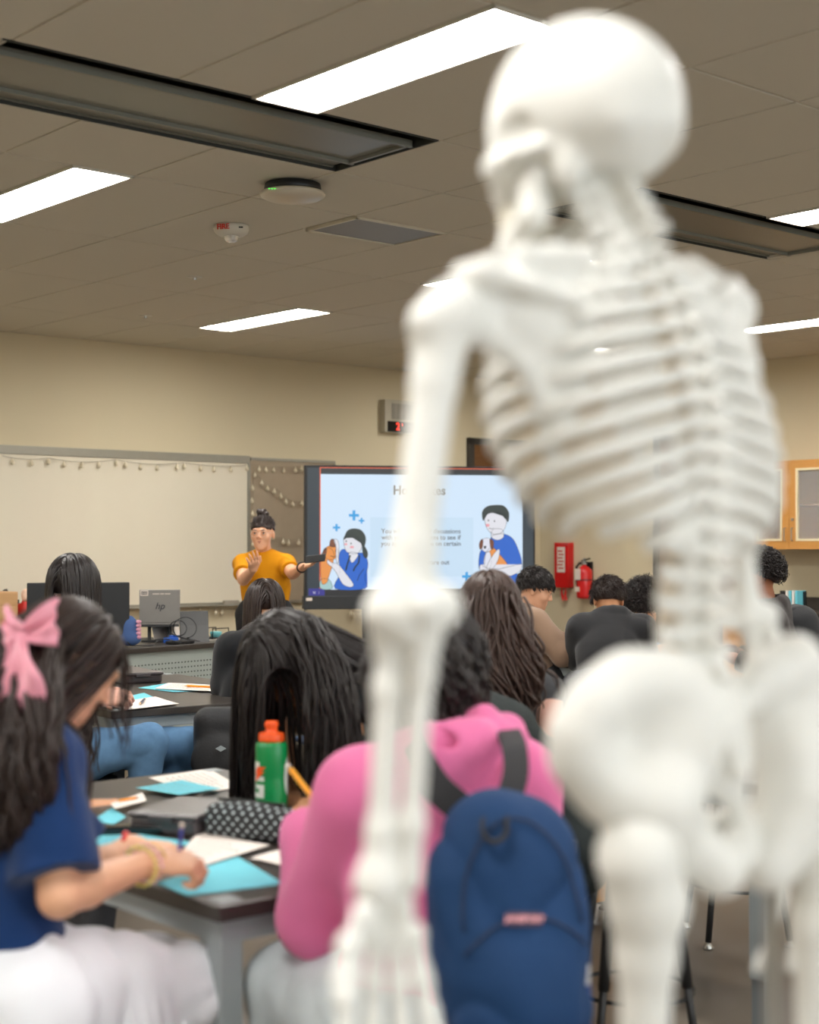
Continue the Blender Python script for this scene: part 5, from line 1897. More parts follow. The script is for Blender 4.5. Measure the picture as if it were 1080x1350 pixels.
# --- the teacher
jk = mat('mustard_cotton', S(206, 138, 16), .9, var=.05, bump=.3, bs=500, spec=.2)
TY = 10.6
hc = at(346, 704, TY)
wl = at(334, 750, TY - .45); wrr = at(398, 748, TY - .36)
p = person('person in mustard t-shirt with hair bun and both arms held out, standing at the screen', (at(349, 780, TY)[0], TY + .03), 262, hc, 262, 3, k=1.0, stand=True, skin=skinL,
           bulk=1.22, top=jk, sleeve='short', loose=.010, sh_w=.158, sleeve_t=.66,
           wr=(wrr, wl), elb=(at(386, 756, TY - .16), at(321, 764, TY - .2)),
           hands=(dict(d=(.8, -.5, .25), n=(.1, .3, -1), curl=.35, side=-1), dict(d=(.10, -.75, .50), n=(.15, .55, -.8), curl=.35, side=1, spread=.12)),
           bottom=mat('black_cloth', S(30, 31, 34), .9, bump=.3, bs=400), seed=2, vox=.0055, wrinkle=.004, wf=14)
te = p
brow = mat('brow_dark', S(40, 28, 24), .7)
face_parts(p['o'], p['C'], p['fr'], 1.0, mat('lip_rose', S(178, 100, 88), .45), brow)
short_hair(p['o'], p['C'], p['fr'], 1.0, hairB, seed=3, N=900, length=.06, inf=.009, dirv=(0, -.6, .8), up=.08, line=.012)
r_, f_, w_ = p['fr']
rs = np.random.RandomState(5)
bc = p['C'] + w_ * .135 - f_ * .03
F = Field().ell(bc, (.042, .038, .034)).ell(bc + r_ * .012 + w_ * .016, (.03, .028, .022))
v, q = F.mesh(.004)
v = v + vnormals(v, q) * (.004 * wnoise(v, 130, 2))[:, None]
link('hair_bun', v, q, hairB, p['o'], smooth=True)
gb = B()
for s_ in (-1, 1):
    c = p['C'] + r_ * s_ * .032 + f_ * .106 + w_ * .006
    gb.tube([c + r_ * math.cos(t) * .026 + w_ * math.sin(t) * .021 for t in np.linspace(0, 2 * math.pi, 25)], .0017, 6)
    gb.tube([c + r_ * s_ * .026 + w_ * .006, p['C'] + r_ * s_ * .08 + w_ * .008], .0013, 6)
gb.tube([p['C'] + r_ * x + f_ * .108 + w_ * .010 for x in (-.007, .007)], .0015, 6)
gb.link('glasses', mat('clear_frame', S(216, 190, 168), .3), p['o'])
ph = wrr + A(.085, -.10, .055)
tag(B().box(at(416, 736.5, TY - .50), (.068, .026, .006), (nrm(A(1, -.1, .12)), nrm(A(.1, .3, .9)), nrm(np.cross(nrm(A(1, -.1, .12)), nrm(A(.1, .3, .9)))))).link('phone', black, bevel=.004), 'dark phone lying on the teacher outstretched palm', 'phone')
sl = p['arms'][0]
B().tube([sl[2] + (nrm(np.cross(sl[2] - sl[1], Z)) * math.cos(t) + Z * math.sin(t)) * .033 for t in np.linspace(0, 6.283, 17)], .006, 6).link('wristband', black, p['o'])

# --- wearer of the pink bow (nearest, left)
navy = knit('navy_cotton', S(22, 52, 100), .3, 420)
hd = at(88, 876, 2.93)
w1, w2 = at(196, 1138, 2.88), at(172, 1118, 3.10)
p = person('person in navy t-shirt and white skirt with a big pink hair bow, writing', (-.72, 2.78), 38, hd, 28, 34, hroll=0, k=.96, seat=.52, skin=skinL,
           wr=(w2, w1), elb=(at(120, 1150, 3.02), at(78, 1182, 2.66)), hints=(None, None),
           hands=(dict(d=(.95, .1, -.12), n=(0, -.2, 1), curl=.25, side=1), dict(d=(.9, .25, -.05), n=(-.15, -.35, 1), curl=1.15, side=-1, curls=[1.0, 1.25, 1.45, 1.5])),
           top=navy, sleeve='short', loose=.022, sleeve_t=.86, bottom=None, shoes=True, knees=(A(-.53, 3.07, .60), A(-.44, 2.97, .60)), ankles=(A(-.55, 3.10, .2), A(-.46, 3.0, .2)), seed=5, vox=.0045, wrinkle=.007, wf=12, hem=.03, hump=.05, sh_w=.155)
bow = p
C, fr = p['C'], p['fr']
r_, f_, w_ = fr
fwv = p['fw']
long_hair(p['o'], C, fr, .96, hairB, .62, p['cols'] + [('c', p['SR'], p['arms'][1][1], .075, .07)], N=620, seed=7, grav=.42, inertia=.8, wave=.20, wfreq=34, rad=.0055, T=46, jitter=.03, back=1.6, side=.25, vary=.25, inf=.009,
          drift=lambda d: -(fwv * .50 + A(0, .16, 0))[None, :] * np.ones((len(d), 1)), dsteps=20, skip=lambda d: (d[:, 1] > .55) & (d[:, 2] < .6) | ((d[:, 0] > .28) & (d[:, 2] < .80) & (d[:, 1] > -.22)))
long_hair(p['o'], C, fr, .96, hairB, .24, [], N=260, seed=8, grav=.5, inertia=.85, wave=.25, wfreq=40, rad=.0045, T=22, jitter=.04, back=-1.2, side=.3, vary=.4, inf=.012, cap=False, name='fringe',
          skip=lambda d: (d[:, 1] < .62) | (d[:, 0] > .45), part=.3)
guide_hair(p['o'], [gd([(52, 845, 2.84, .045), (44, 900, 2.76, .05), (40, 960, 2.69, .055), (30, 1020, 2.655, .055), (18, 1075, 2.65, .045), (8, 1120, 2.66, .02)]),
                   gd([(25, 870, 2.82, .05), (10, 960, 2.74, .06), (0, 1050, 2.70, .05), (-8, 1120, 2.70, .02)])], hairB, 240, 71, rad=.0055, curl=.010)
# bow: knot, two loops, two tails, at the back of the head
sat = mat('pink_satin', S(226, 150, 168), .32, var=.12, vs=22, spec=.6, sheen=.3)
bk = at(31, 834, 2.775)
bxr = nrm(A(.93, -.25, .12)); byu = nrm(A(-.05, .1, 1)); byn = nrm(np.cross(bxr, byu))
e = empty('hair_bow', bk, 'pink satin hair bow with long tails clipped in dark hair', 'hair bow')


def ribbon(pts, wid, th=.003, n=10, crimp=None, name='loop', seed=0):
    """ribbon along 3-D points with a width vector per point, softly pleated"""
    rs = np.random.RandomState(seed)
    v = []; f = []
    m_ = n + 1
    T = len(pts)
    for side in (0, 1):
        for i, (c, wv, nv) in enumerate(pts):
            for j in range(m_):
                x = j / n * 2 - 1
                pl = math.sin(x * 9 + i * .35 + seed) * .006 + math.sin(x * 4.1 + i * .6) * .007
                v.append(c + wv * x + nv * (pl + (th if side else 0)))
    for i in range(T - 1):
        for j in range(n):
            q = (i * m_ + j, i * m_ + j + 1, (i + 1) * m_ + j + 1, (i + 1) * m_ + j)
            f.append(q[::-1]); f.append(tuple(z + T * m_ for z in q))
        for j in (0, n):
            q = (i * m_ + j, (i + 1) * m_ + j, (i + 1) * m_ + j + T * m_, i * m_ + j + T * m_)
            f.append(q if j else q[::-1])
    for i in (0, T - 1):
        for j in range(n):
            f.append((i * m_ + j, i * m_ + j + 1, i * m_ + j + 1 + T * m_, i * m_ + j + T * m_))
    return link(name, v, f, sat, e, smooth=True)


for s_, L_ in ((1, .066), (-1, .038)):
    pts = []
    for t in np.linspace(0, 1, 16):
        x = math.sin(t * math.pi)
        side_n = math.cos(t * math.pi)
        c = bk + bxr * s_ * L_ * (x ** .8) + byn * -.014 * side_n * (1 if x > .05 else .3) + byu * .012 * x
        pts.append((c, byu * (.010 + .034 * x ** .7), -byn))
    ribbon(pts, 0, name='loop', seed=int(s_ + 2))
for s_, (dx, L_, off, wd) in enumerate(((-.030, .42, 0, .036), (.018, .21, 0, .036))):
    pts = []
    for t in np.linspace(0, 1, 24):
        c = bk - byn * (-.012 - .004 * s_) * 1 + bxr * (dx * t * 2 + .010 * math.sin(t * 5)) - Z * (L_ * t) + byn * .012 * math.sin(t * 6) - A(0, 1, 0) * .10 * t
        wv = nrm(bxr + byn * .5 * math.sin(t * 3 + s_)) * (.012 + wd * min(1, t * 2.6) * (1 - .5 * max(0, t - .75) / .25))
        pts.append((c, wv, byn))
    ribbon(pts, 0, name='tail', seed=4 + s_)
F = Field().ell(bk + byn * -.0, A(.013, .012, .015))
F.link('knot', sat, e, vox=.003)
b_ = B()
for k_ in range(14):
    b_.lathe(bk - byn * -.013 * -1 + bxr * rs.uniform(-.009, .009) + byu * rs.uniform(-.012, .012) - byn * .0, [(.001, -.0026), (.0028, 0), (.001, .0026)], 8)
b_.link('pearls', mat('pearl', S(236, 218, 200), .25), e, smooth=True)
# earring, bracelets, ring
ec = C + (r_ * .08 + f_ * -.004 - w_ * .036)
wrv = nrm(p['arms'][1][2] - p['arms'][1][1]); wc = p['arms'][1][2]
pa = nrm(np.cross(wrv, Z)); pb = np.cross(wrv, pa)
for k_, (off, col, lb, rr_) in enumerate(((-.024, S(236, 226, 120), 'yellow and white beaded bracelet on the writing wrist', .036), (-.008, S(236, 190, 200), 'pale pink beaded bracelet on the writing wrist', .036), (.010, S(210, 176, 96), 'thin golden bracelet closest to the writing hand', .034))):
    bb_ = B()
    cc = wc + wrv * off
    if k_ < 2:
        for t in np.linspace(0, 6.283, 19)[:-1]:
            q = cc + (pa * math.cos(t) + pb * math.sin(t)) * rr_
            bb_.lathe(q, [(.001, -.0042), (.0042, -.002), (.0042, .002), (.001, .0042)], 8, wrv)
    else:
        bb_.tube([cc + (pa * math.cos(t) + pb * math.sin(t)) * rr_ for t in np.linspace(0, 6.283, 33)], .0022, 6)
    o = bb_.link('bracelet', mat('bead%d' % k_, col, .3), origin=cc, smooth=True)
    tag(o, lb, 'bracelet')
    if k_ == 0:
        q2 = B()
        for t in (3.4, 3.75, 4.1):
            q2.lathe(cc + (pa * math.cos(t) + pb * math.sin(t)) * (rr_ + .001), [(.001, -.0044), (.0046, -.002), (.0046, .002), (.001, .0044)], 8, wrv)
        q2.link('white_beads', mat('pearl', S(236, 218, 200), .25), o)
o = B().tube([p['arms'][0][2] + (Z * math.cos(t) + A(0, 1, 0) * math.sin(t)) * .03 + A(-.01, 0, 0) for t in np.linspace(0, 6.283, 21)], .005, 6).link('bracelet', mat('coral', S(226, 60, 60), .4), origin=p['arms'][0][2])
tag(o, 'red and white bracelet on the resting left wrist', 'bracelet')
# white tiered skirt
wht = mat('white_cotton', S(234, 236, 242), .9, var=.02, bump=.3, bs=300, spec=.2)
P0, kL, kR = p['P0'], p['legs'][0][1], p['legs'][1][1]
F = Field()
F.cone(P0 - p['rt'] * .05, P0 + p['rt'] * .05, .150, .150, k=.04)
kL = kL - Z * .02; kR = kR - Z * .02
for kn in (kL, kR):
    F.cone(P0 - Z * .02, kn + p['fw'] * .0, .115, .072, k=.06)
F.cone(kL, kR, .072, .072, k=.05)
stool((P0[0], P0[1]), .5, 'black lab stool under the wearer of the white skirt', 25)
F.cone(P0 - Z * .02, P0 - Z * .20, .17, .23, k=.05, cut='b', flat=(p['rt'], .9))
F.cone(P0 * .5 + kR * .5, P0 * .55 + kR * .45 - Z * .16 + p['rt'] * .03, .12, .13, k=.06, cut='b')


def ruffle(P):
    d = P - P0
    u_ = d @ p['fw']; x = d @ p['rt']
    drop = np.clip((P0[2] + .02 - P[:, 2]) / .2, 0, 1.2)
    n = np.stack([np.cos(np.arctan2(x, u_ - .1)), np.sin(np.arctan2(x, u_ - .1))], 1)
    a = np.arctan2(x, u_ - .15)
    w_ = .012 * np.sin(a * 26 + 2 * np.sin(a * 5)) * drop
    dirv = (p['fw'][None] * np.cos(a)[:, None] + p['rt'][None] * np.sin(a)[:, None])
    return P + dirv * w_[:, None]


P_, q_ = F.mesh(.008)
P_ = ruffle(P_)
P_ = folds(P_, q_, .011, 18, 3, aniso=A(1, 1, .3))
sk = link('skirt', P_, q_, wht, p['o'], smooth=True)
# ruffled front tier past the knees
kc = (kL + kR) / 2
tier = []
f2 = []
NT = 90
rows = 7
rad_c = P0 * .25 + kc * .75
for j in range(rows):
    t = j / (rows - 1)
    for i in range(NT):
        x = i / (NT - 1) * 2 - 1          # -1..1 from left side to the right side
        ang = x * 2.0
        R1 = .045 + .035 * t
        c = rad_c + p['fw'] * (math.cos(ang) * (R1 + .05)) + p['rt'] * (math.sin(ang) * (R1 + .05))
        rf = (.004 + .024 * t) * math.sin(x * 44 + 1.5 * math.sin(x * 9))
        c = c + (p['fw'] * math.cos(ang) + p['rt'] * math.sin(ang)) * rf + Z * (.045 - .10 * t + .012 * math.sin(x * 23) * t)
        tier.append(c)
n0 = len(tier)
tier += [q + (rad_c - q) * .012 - Z * .0015 for q in tier]
for s_ in (0, 1):
    for j in range(rows - 1):
        for i in range(NT - 1):
            q = (j * NT + i, j * NT + i + 1, (j + 1) * NT + i + 1, (j + 1) * NT + i)
            f2.append(tuple(z + n0 * s_ for z in (q if s_ == 0 else q[::-1])))
link('ruffle_tier', tier, f2, wht, sk, smooth=True)

# --- hidden person holding the card
p = person('person half hidden behind the bow wearer, one hand holding a card', (-1.28, 4.05), 30, at(74, 866, 4.15), 0, 25, seat=.5, skin=skinM,
           wr=(None, at(122, 1068, 4.02)), hands=(None, dict(d=(.95, -.1, -.1), n=(0, -.5, 1), curl=1.0, side=-1)), top=knit('cream_knit', S(204, 192, 170)), sleeve='short', loose=.014,
           bottom=mat('grey_cloth', S(90, 92, 98), .9), seed=7, vox=.006)
long_hair(p['o'], p['C'], p['fr'], 1.0, hairB, .4, p['cols'], N=260, seed=17, grav=.5, rad=.006, T=26, wave=.3, wfreq=50, back=.6)
stool((-1.3, 4.05), .5, 'black lab stool under the half hidden person behind the bow wearer', 10)

# --- jeans person at the second table (back of head towards us)
denim = mat('blue_denim', S(92, 128, 164), .9, var=.22, vs=26, bump=.4, bs=500, spec=.2)
hip = at(100, 990, 6.2)
p = person('person in blue jeans and cream top with long dark hair at the second table', (hip[0], 6.2), 8, at(98, 775, 6.15), 70, 12, seat=.5, skin=skinP, k=1.0,
           wr=(at(130, 922, 6.35), at(134, 922, 6.1)), top=knit('cream_print', S(206, 196, 176), .3, 300, .2), sleeve='short', loose=.014, bottom=denim, bottom_name='jeans',
           knees=(A(hip[0] + .44, 6.42, .60), at(196, 978, 6.18)), ankles=(at(190, 1075, 6.45), at(186, 1080, 6.2)), seed=9, vox=.006, wrinkle=.006,
           hands=(dict(d=(1, 0, -.1), n=(0, 0, 1), curl=.5), dict(d=(.9, .1, .1), n=(0, -.7, .7), curl=.9)))
long_hair(p['o'], p['C'], p['fr'], 1.0, hairK, .52, p['cols'], N=420, seed=19, grav=.6, rad=.006, T=34, wave=.06, wfreq=40, back=.5, inf=.018)
b_ = B()
q = at(101, 962, 6.0)
for k_, col in enumerate(((.0, .0), (.012, -.03), (-.012, -.035), (0, -.07))):
    b_.ball = None
tag(B().tube([q, q - Z * .05], .003, 6).lathe(q - Z * .09, [(.001, 0), (.014, .006), (.016, .02), (.010, .032), (.014, .038), (.012, .05), (.001, .055)], 12).link('key_charm', mat('charm_rose', S(226, 196, 196), .5), smooth=True), 'small pink and white charm hanging at the jeans pocket', 'key charm')
stool((hip[0], 6.2), .5, 'black lab stool under the person in blue jeans', 30)

# --- person in black at the far side of table two, head before the teacher
blk = knit('black_cotton', S(28, 29, 32), .3, 380)
hip = (at(318, 960, 6.9)[0], 6.9)
p = person('person in black long sleeves with dark hair seated directly before the teacher', hip, 120, at(349, 800, 7.1), 100, 20, seat=.5, skin=skinM, k=.98,
           wr=(at(312, 905, 7.15), None), elb=(at(297, 905, 6.95), None), top=blk, sleeve='long', loose=.02, bottom=mat('black_cloth', S(30, 31, 34), .9, bump=.3, bs=400), seed=11, vox=.007,
           knees=(at(282, 970, 7.1), at(300, 975, 7.2)), sh_w=.16)
long_hair(p['o'], p['C'], p['fr'], .98, hairB, .34, p['cols'], N=300, seed=23, grav=.6, rad=.006, T=22, back=.4, inf=.012)
stool(hip, .5, 'black lab stool under the person seated before the teacher', 20)
# black bag on the floor side with a small emblem
q = at(291, 985, 6.3)
F = Field().box(A(q[0], q[1], .62), (.11, .09, .15), (nrm(A(1, .2, 0)), nrm(A(-.2, 1, 0)), Z), r=.06, k=.03).ell(A(q[0], q[1] - .09, .56), (.11, .04, .1), k=.03)
bag = F.link('backpack', mat('black_nylon', S(26, 27, 30), .7, bump=.3, bs=90), vox=.01, origin=A(q[0], q[1], .4))
tag(bag, 'black backpack with a small grey diamond emblem hung beside second table', 'backpack')
c = at(291, 987, 6.155)
B().raw([c + A(-.022, 0, 0), c + A(0, 0, -.012), c + A(.022, 0, 0), c + A(0, 0, .012), c + A(-.022, .004, 0), c + A(0, .004, -.012), c + A(.022, .004, 0), c + A(0, .004, .012)], [(0, 1, 2, 3), (7, 6, 5, 4), (0, 4, 5, 1), (1, 5, 6, 2), (2, 6, 7, 3), (3, 7, 4, 0)]).link('emblem', mat('emblem_grey', S(150, 160, 164), .4), bag)
stool((q[0] + .02, q[1] + .12), .42, 'black lab stool carrying the black backpack', 35)

# --- person with the long straight black hair leaning over the nearest table
hip = A(.10, 4.42)
hd = at(380, 870, 4.14)
p = person('person in black t-shirt with very long straight black hair bent over the table', hip, 205, hd, 222, 62, hroll=0, seat=.5, skin=skinM, k=1.0,
           wr=(at(440, 1050, 3.95), at(380, 1044, 4.10)), elb=(at(455, 985, 4.0), at(368, 965, 4.25)),
           hands=(dict(d=(-.6, -.6, -.1), n=(0, 0, 1), curl=.8), dict(d=(.3, -.8, -.1), n=(.2, 0, 1), curl=.9)),
           top=mat('black_tee', S(34, 36, 38), .9, bump=.3, bs=400, spec=.2), sleeve='short', loose=.02, sleeve_t=.6,
           bottom=mat('black_cloth', S(30, 31, 34), .9), seed=13, vox=.0055, hump=-.0, wrinkle=.005)
lh = p
r_, f_, w_ = p['fr']
long_hair(p['o'], p['C'], p['fr'], 1.0, hairK, .62, p['cols'], N=760, seed=29, grav=.30, inertia=.88, rad=.0042, T=48, jitter=.012, side=1.0, back=.05, vary=.12, inf=.018, cut=.765,
          drift=lambda d: A(.62, .05, 0)[None, :] * (np.clip(.15 - d[:, 1], 0, 1) * (d[:, 0] < .1))[:, None], dsteps=24,
          extra=[('c', at(374, 905, 4.00), at(368, 1070, 4.06), .050, .058)])
stool(hip, .5, 'black lab stool under the person with long straight black hair', 15)

guide_hair(p['o'], [gd([(405, 835, 4.06, .05), (428, 880, 3.98, .065), (440, 940, 3.94, .075), (440, 1000, 3.94, .08), (436, 1050, 3.95, .075)]),
                   gd([(340, 850, 4.06, .03), (331, 920, 4.04, .028), (331, 990, 4.05, .026), (334, 1050, 4.07, .022)])], hairK, 260, 72, rad=.0042)
# --- wearer of the pink hoodie with the blue backpack
pink = knit('pink_fleece', S(222, 116, 164), .25, 500, .04)
hip = (at(545, 1200, 2.86)[0], 2.80)
hd = at(566, 882, 3.0)
p = person('person in pink hoodie and pale jeans, seen from behind, wearing a blue backpack', hip, 118, hd, 125, 20, hroll=6, seat=.5, skin=skinM, k=1.04, bulk=1.12,
           wr=(at(402, 1082, 3.18), at(650, 1110, 3.30)), elb=(at(418, 1212, 2.90), at(690, 1140, 2.9)),
           hands=(dict(d=(.35, .7, -.05), n=(-.3, 0, 1), curl=1.15), dict(d=(-.4, .8, -.1), n=(0, 0, 1), curl=.5)),
           neck=at(580, 1000, 2.84), top=pink, sleeve='long', loose=.026, hood=True, bottom=mat('pale_denim', S(204, 214, 218), .9, var=.12, vs=22, bump=.4, bs=500, spec=.2), bottom_name='jeans', shirt_name='hoodie',
           knees=(at(380, 1300, 3.02), at(640, 1280, 3.2)), ankles=(at(372, 1480, 3.0), at(640, 1460, 3.1)), seed=15, vox=.0055, wrinkle=.006, wf=10, sh_w=.155, hem=.02, hump=.05)
pk = p
long_hair(p['o'], p['C'], p['fr'], 1.04, hairK, .30, p['cols'], N=420, seed=31, grav=.5, inertia=.8, wave=.1, wfreq=40, rad=.005, T=24, side=.9, back=.2, inf=.016)
guide_hair(p['o'], [gd([(560, 830, 2.92, .05), (575, 880, 2.87, .065), (590, 920, 2.86, .06), (590, 955, 2.88, .05)]),
                   gd([(515, 840, 2.94, .04), (508, 890, 2.90, .045), (515, 940, 2.90, .045), (520, 975, 2.92, .04)]),
                   gd([(610, 840, 2.96, .035), (622, 880, 2.94, .035), (615, 925, 2.93, .03)])], hairK, 200, 73, rad=.005, curl=.006)
# the hood: a draped collar with a deep fold
r_, s2, fw2 = p['rr'], p['s2'], p['fw2']
nb = at(630, 985, 2.80)
G = Field()
ringp = [at(*q) for q in ((488, 1000, 3.0), (520, 1010, 2.84), (575, 1010, 2.74), (630, 985, 2.76), (668, 968, 2.90), (640, 946, 3.02))]
G.chain(ringp, [.030, .036, .038, .036, .030, .024], k=.03)
G.ell(at(618, 1005, 2.77), A(.088, .042, .070), (r_, fw2, s2), k=.04)
G.ell(at(650, 1030, 2.76), A(.045, .035, .07), (nrm(r_ - Z * .3), fw2, s2), k=.03)
G.chain([at(*q) for q in ((590, 960, 2.90), (640, 948, 2.84), (676, 975, 2.80), (672, 1020, 2.73), (655, 1055, 2.71))], [.022, .026, .026, .022, .016], k=.015)
G.ell(at(588, 985, 2.74), A(.050, .030, .026), (r_, fw2, nrm(s2 + r_ * .3)), k=.012, op='s')
G.cone(at(640, 990, 2.70), at(648, 1045, 2.68), .006, .004, k=.014, op='s')
cloth(G, 'hood', pink, p['o'], vox=.006, amp=.008, freq=20, seed=8)
stool(hip, .5, 'black lab stool under the wearer of the pink hoodie', 12)

# backpack
bn = mat('navy_nylon', S(20, 56, 98), .75, var=.08, vs=12, bump=.5, bs=60, spec=.3)
tc_, bc_ = at(662, 1120, 2.52), at(688, 1370, 2.44)
up = nrm(tc_ - bc_)
bxr = nrm(A(.97, .2, 0) - up * A(.97, .2, 0).dot(up)); bnn = nrm(np.cross(up, bxr))      # away from camera
F = Field()
H = np.linalg.norm(tc_ - bc_)
mid = (tc_ + bc_) / 2
F.box(mid + bnn * .01, (.120, .085, H * .56), (bxr, bnn, up), r=.07, k=.03)
F.ell(tc_ + up * .0, A(.10, .075, .085), (bxr, bnn, up), k=.05)
F.ell(mid - up * .08 - bnn * .045, A(.100, .065, .14), (bxr, bnn, up), k=.03)
F.ell(mid + up * .05 - bnn * .01, A(.114, .08, .19), (bxr, bnn, up), k=.03)
P_, q_ = F.mesh(.006)
P_ = folds(P_, q_, .013, 14, 21, aniso=A(1, 1, .6))
bp = link('backpack', P_, q_, bn, smooth=True, origin=mid)
tag(bp, 'navy blue backpack with black straps on the pink hoodie wearer back', 'backpack')
bs_ = mat('black_webbing', S(36, 36, 40), .8, bump=.5, bs=300)


def strap(pts, wv, wid, th, name, parent, m_):
    pts = [np.asarray(q, float) for q in pts]
    # smooth
    P = []
    n = len(pts)
    for i in range(n - 1):
        p0, p1, p2, p3 = pts[max(i - 1, 0)], pts[i], pts[i + 1], pts[min(i + 2, n - 1)]
        for t in np.linspace(0, 1, 7)[:-1]:
            P.append(.5 * ((2 * p1) + (-p0 + p2) * t + (2 * p0 - 5 * p1 + 4 * p2 - p3) * t * t + (-p0 + 3 * p1 - 3 * p2 + p3) * t ** 3))
    P.append(pts[-1])
    v = []; f = []
    for i, q in enumerate(P):
        t = nrm(P[min(i + 1, len(P) - 1)] - P[max(i - 1, 0)])
        a = nrm(wv - t * wv.dot(t)); b = np.cross(t, a)
        for x, y in ((-1, -1), (1, -1), (1, 1), (-1, 1)):
            v.append(q + a * x * wid + b * y * th)
    for i in range(len(P) - 1):
        for k_ in range(4):
            k2 = (k_ + 1) % 4
            f.append((i * 4 + k_, i * 4 + k2, i * 4 + 4 + k2, i * 4 + 4 + k_))
    f.append((3, 2, 1, 0)); m4 = (len(P) - 1) * 4
    f.append((m4, m4 + 1, m4 + 2, m4 + 3))
    return link(name, v, f, m_, parent, smooth=False, bevel=.0015)


strap([at(640, 1105, 2.50), at(612, 1070, 2.545), at(578, 1040, 2.57), at(556, 1005, 2.62), at(545, 975, 2.72)], nrm(A(.5, 0, .8)), .026, .005, 'shoulder_strap', bp, bs_)
strap([at(650, 1098, 2.50), at(668, 1060, 2.535), at(680, 1020, 2.585), at(678, 985, 2.66), at(670, 965, 2.78)], nrm(A(1, 0, .1)), .022, .005, 'shoulder_strap', bp, bs_)
strap([at(596, 1120, 2.56), at(592, 1150, 2.57), at(582, 1190, 2.60), at(572, 1230, 2.66)], nrm(A(1, 0, .1)), .018, .005, 'lower_strap', bp, bs_)
strap([at(636, 1082, 2.44), at(638, 1100, 2.415), at(652, 1110, 2.405), at(666, 1100, 2.415), at(668, 1080, 2.44)], nrm(A(0, 1, 0)), .010, .003, 'haul_loop', bp, bs_)
strap([at(764, 1240, 2.46), at(770, 1290, 2.45), at(772, 1330, 2.45), at(770, 1400, 2.45)], nrm(A(1, 0, 0)), .010, .002, 'side_strap', bp, mat('blue_webbing', S(36, 70, 140), .7))
B().box(at(770, 1285, 2.445), (.010, .004, .016)).link('buckle', mat('clear_buckle', S(206, 206, 210), .3), bp, bevel=.002)
# curved zip seam and pocket
zp = [mid + bxr * math.cos(t) * .096 + up * (.02 + math.sin(t) * .17) - bnn * (.082 + .0) for t in np.linspace(0, math.pi, 20)]


def snap(pts, off=.002):
    """project points on to the bag surface along its outward direction"""
    out = []
    for q in pts:
        d = P_ - q
        lat = np.hypot(d @ bxr, d @ up)
        m_ = lat < .012
        out.append(q + bnn * ((d @ bnn)[m_].min() - off) if m_.any() else q)
    return out


B().tube(snap(zp), (.0022), 6).link('zipper', mat('navy_zip', S(16, 34, 66), .6), bp, smooth=True)
B().tube(snap([mid + bxr * x - up * (.015 - .05 * (1 - (x / .1) ** 2)) for x in np.linspace(-.1, .1, 16)]), (.0022), 6).link('zipper', mat('navy_zip', S(16, 34, 66), .6), bp, smooth=True)
lp = snap([at(691, 1212, 2.40)], .004)[0]
lpn = mat('label_rose', S(190, 160, 170), .7)
lu = nrm(up + bxr * .1); lr = nrm(bxr - lu * bxr.dot(lu))
B().box(lp, (.027, .0015, .011), (lr, np.cross(lu, lr), lu)).link('label_patch', mat('label_base', S(70, 60, 80), .8), bp, bevel=.001)
text('JANSPORT', 'label_text', lp + np.cross(lr, lu) * .0025, lr, lu, .0135, mat('label_thread', S(226, 160, 168), .7), bp, bold=.0006)

# --- wavy brown hair, black jacket slipping off one shoulder
hip = at(655, 1150, 4.6)
hd = at(648, 811, 4.6)
jac = mat('black_jacket', S(38, 44, 44), .8, var=.1, bump=.5, bs=90, spec=.3)
p = person('person with wavy brown hair, bare upper arm and black jacket slipped down', (hip[0], 4.6), 75, hd, 85, 14, hroll=6, seat=.5, skin=skinP, k=.98,
           wr=(at(610, 1010, 4.9), at(690, 1005, 4.9)), elb=(at(590, 985, 4.6), at(730, 985, 4.50)),
           neck=at(655, 886, 4.6), top=knit('grey_print', S(70, 70, 72), .4, 60, .9), sleeve='none', loose=.008, bottom=mat('black_cloth', S(30, 31, 34), .9), seed=17, vox=.006, sh_w=.15,
           shirt_name='tank_top')
wv_ = p
long_hair(p['o'], p['C'], p['fr'], .98, hairBr, .50, p['cols'], N=520, seed=37, grav=.55, inertia=.78, wave=.22, wfreq=44, rad=.0058, T=40, side=.6, back=.7, vary=.2, inf=.016)
guide_hair(wv_['o'], [gd([(622, 800, 4.50, .045), (612, 850, 4.44, .05), (622, 900, 4.40, .055), (650, 930, 4.38, .04)]),
                     gd([(672, 800, 4.50, .05), (686, 850, 4.44, .055), (694, 890, 4.42, .05), (692, 930, 4.42, .035)]),
                     gd([(648, 790, 4.48, .05), (650, 850, 4.42, .06), (655, 905, 4.38, .06), (668, 945, 4.38, .035)])], hairBr, 190, 74, rad=.0055, curl=.016, turns=11)
G = Field()
G.chain([at(*q) for q in ((585, 920, 4.35), (620, 950, 4.22), (665, 975, 4.22), (700, 1015, 4.26), (738, 1035, 4.30))], [.06, .085, .085, .075, .055], k=.05)
G.chain([at(*q) for q in ((640, 1000, 4.25), (660, 1100, 4.25), (680, 1180, 4.3))], [.14, .14, .12], k=.06, flat=(A(0, 1, 0), .7))
G.chain([at(*q) for q in ((725, 1000, 4.30), (752, 1060, 4.28), (768, 1110, 4.26), (775, 1150, 4.26))], [.055, .065, .06, .05], k=.04)
G.cone(at(700, 1030, 4.3), at(735, 1150, 4.3), .09, .09, k=.05, flat=(A(0, 1, 0), .7))
P_, q_ = G.mesh(.009)
P_ = folds(P_, q_, .011, 17, 31, aniso=A(1.3, 1, .5))
link('jacket', P_, q_, jac, p['o'], smooth=True)
stool((hip[0], 4.6), .5, 'black lab stool under the person with wavy brown hair', 28)

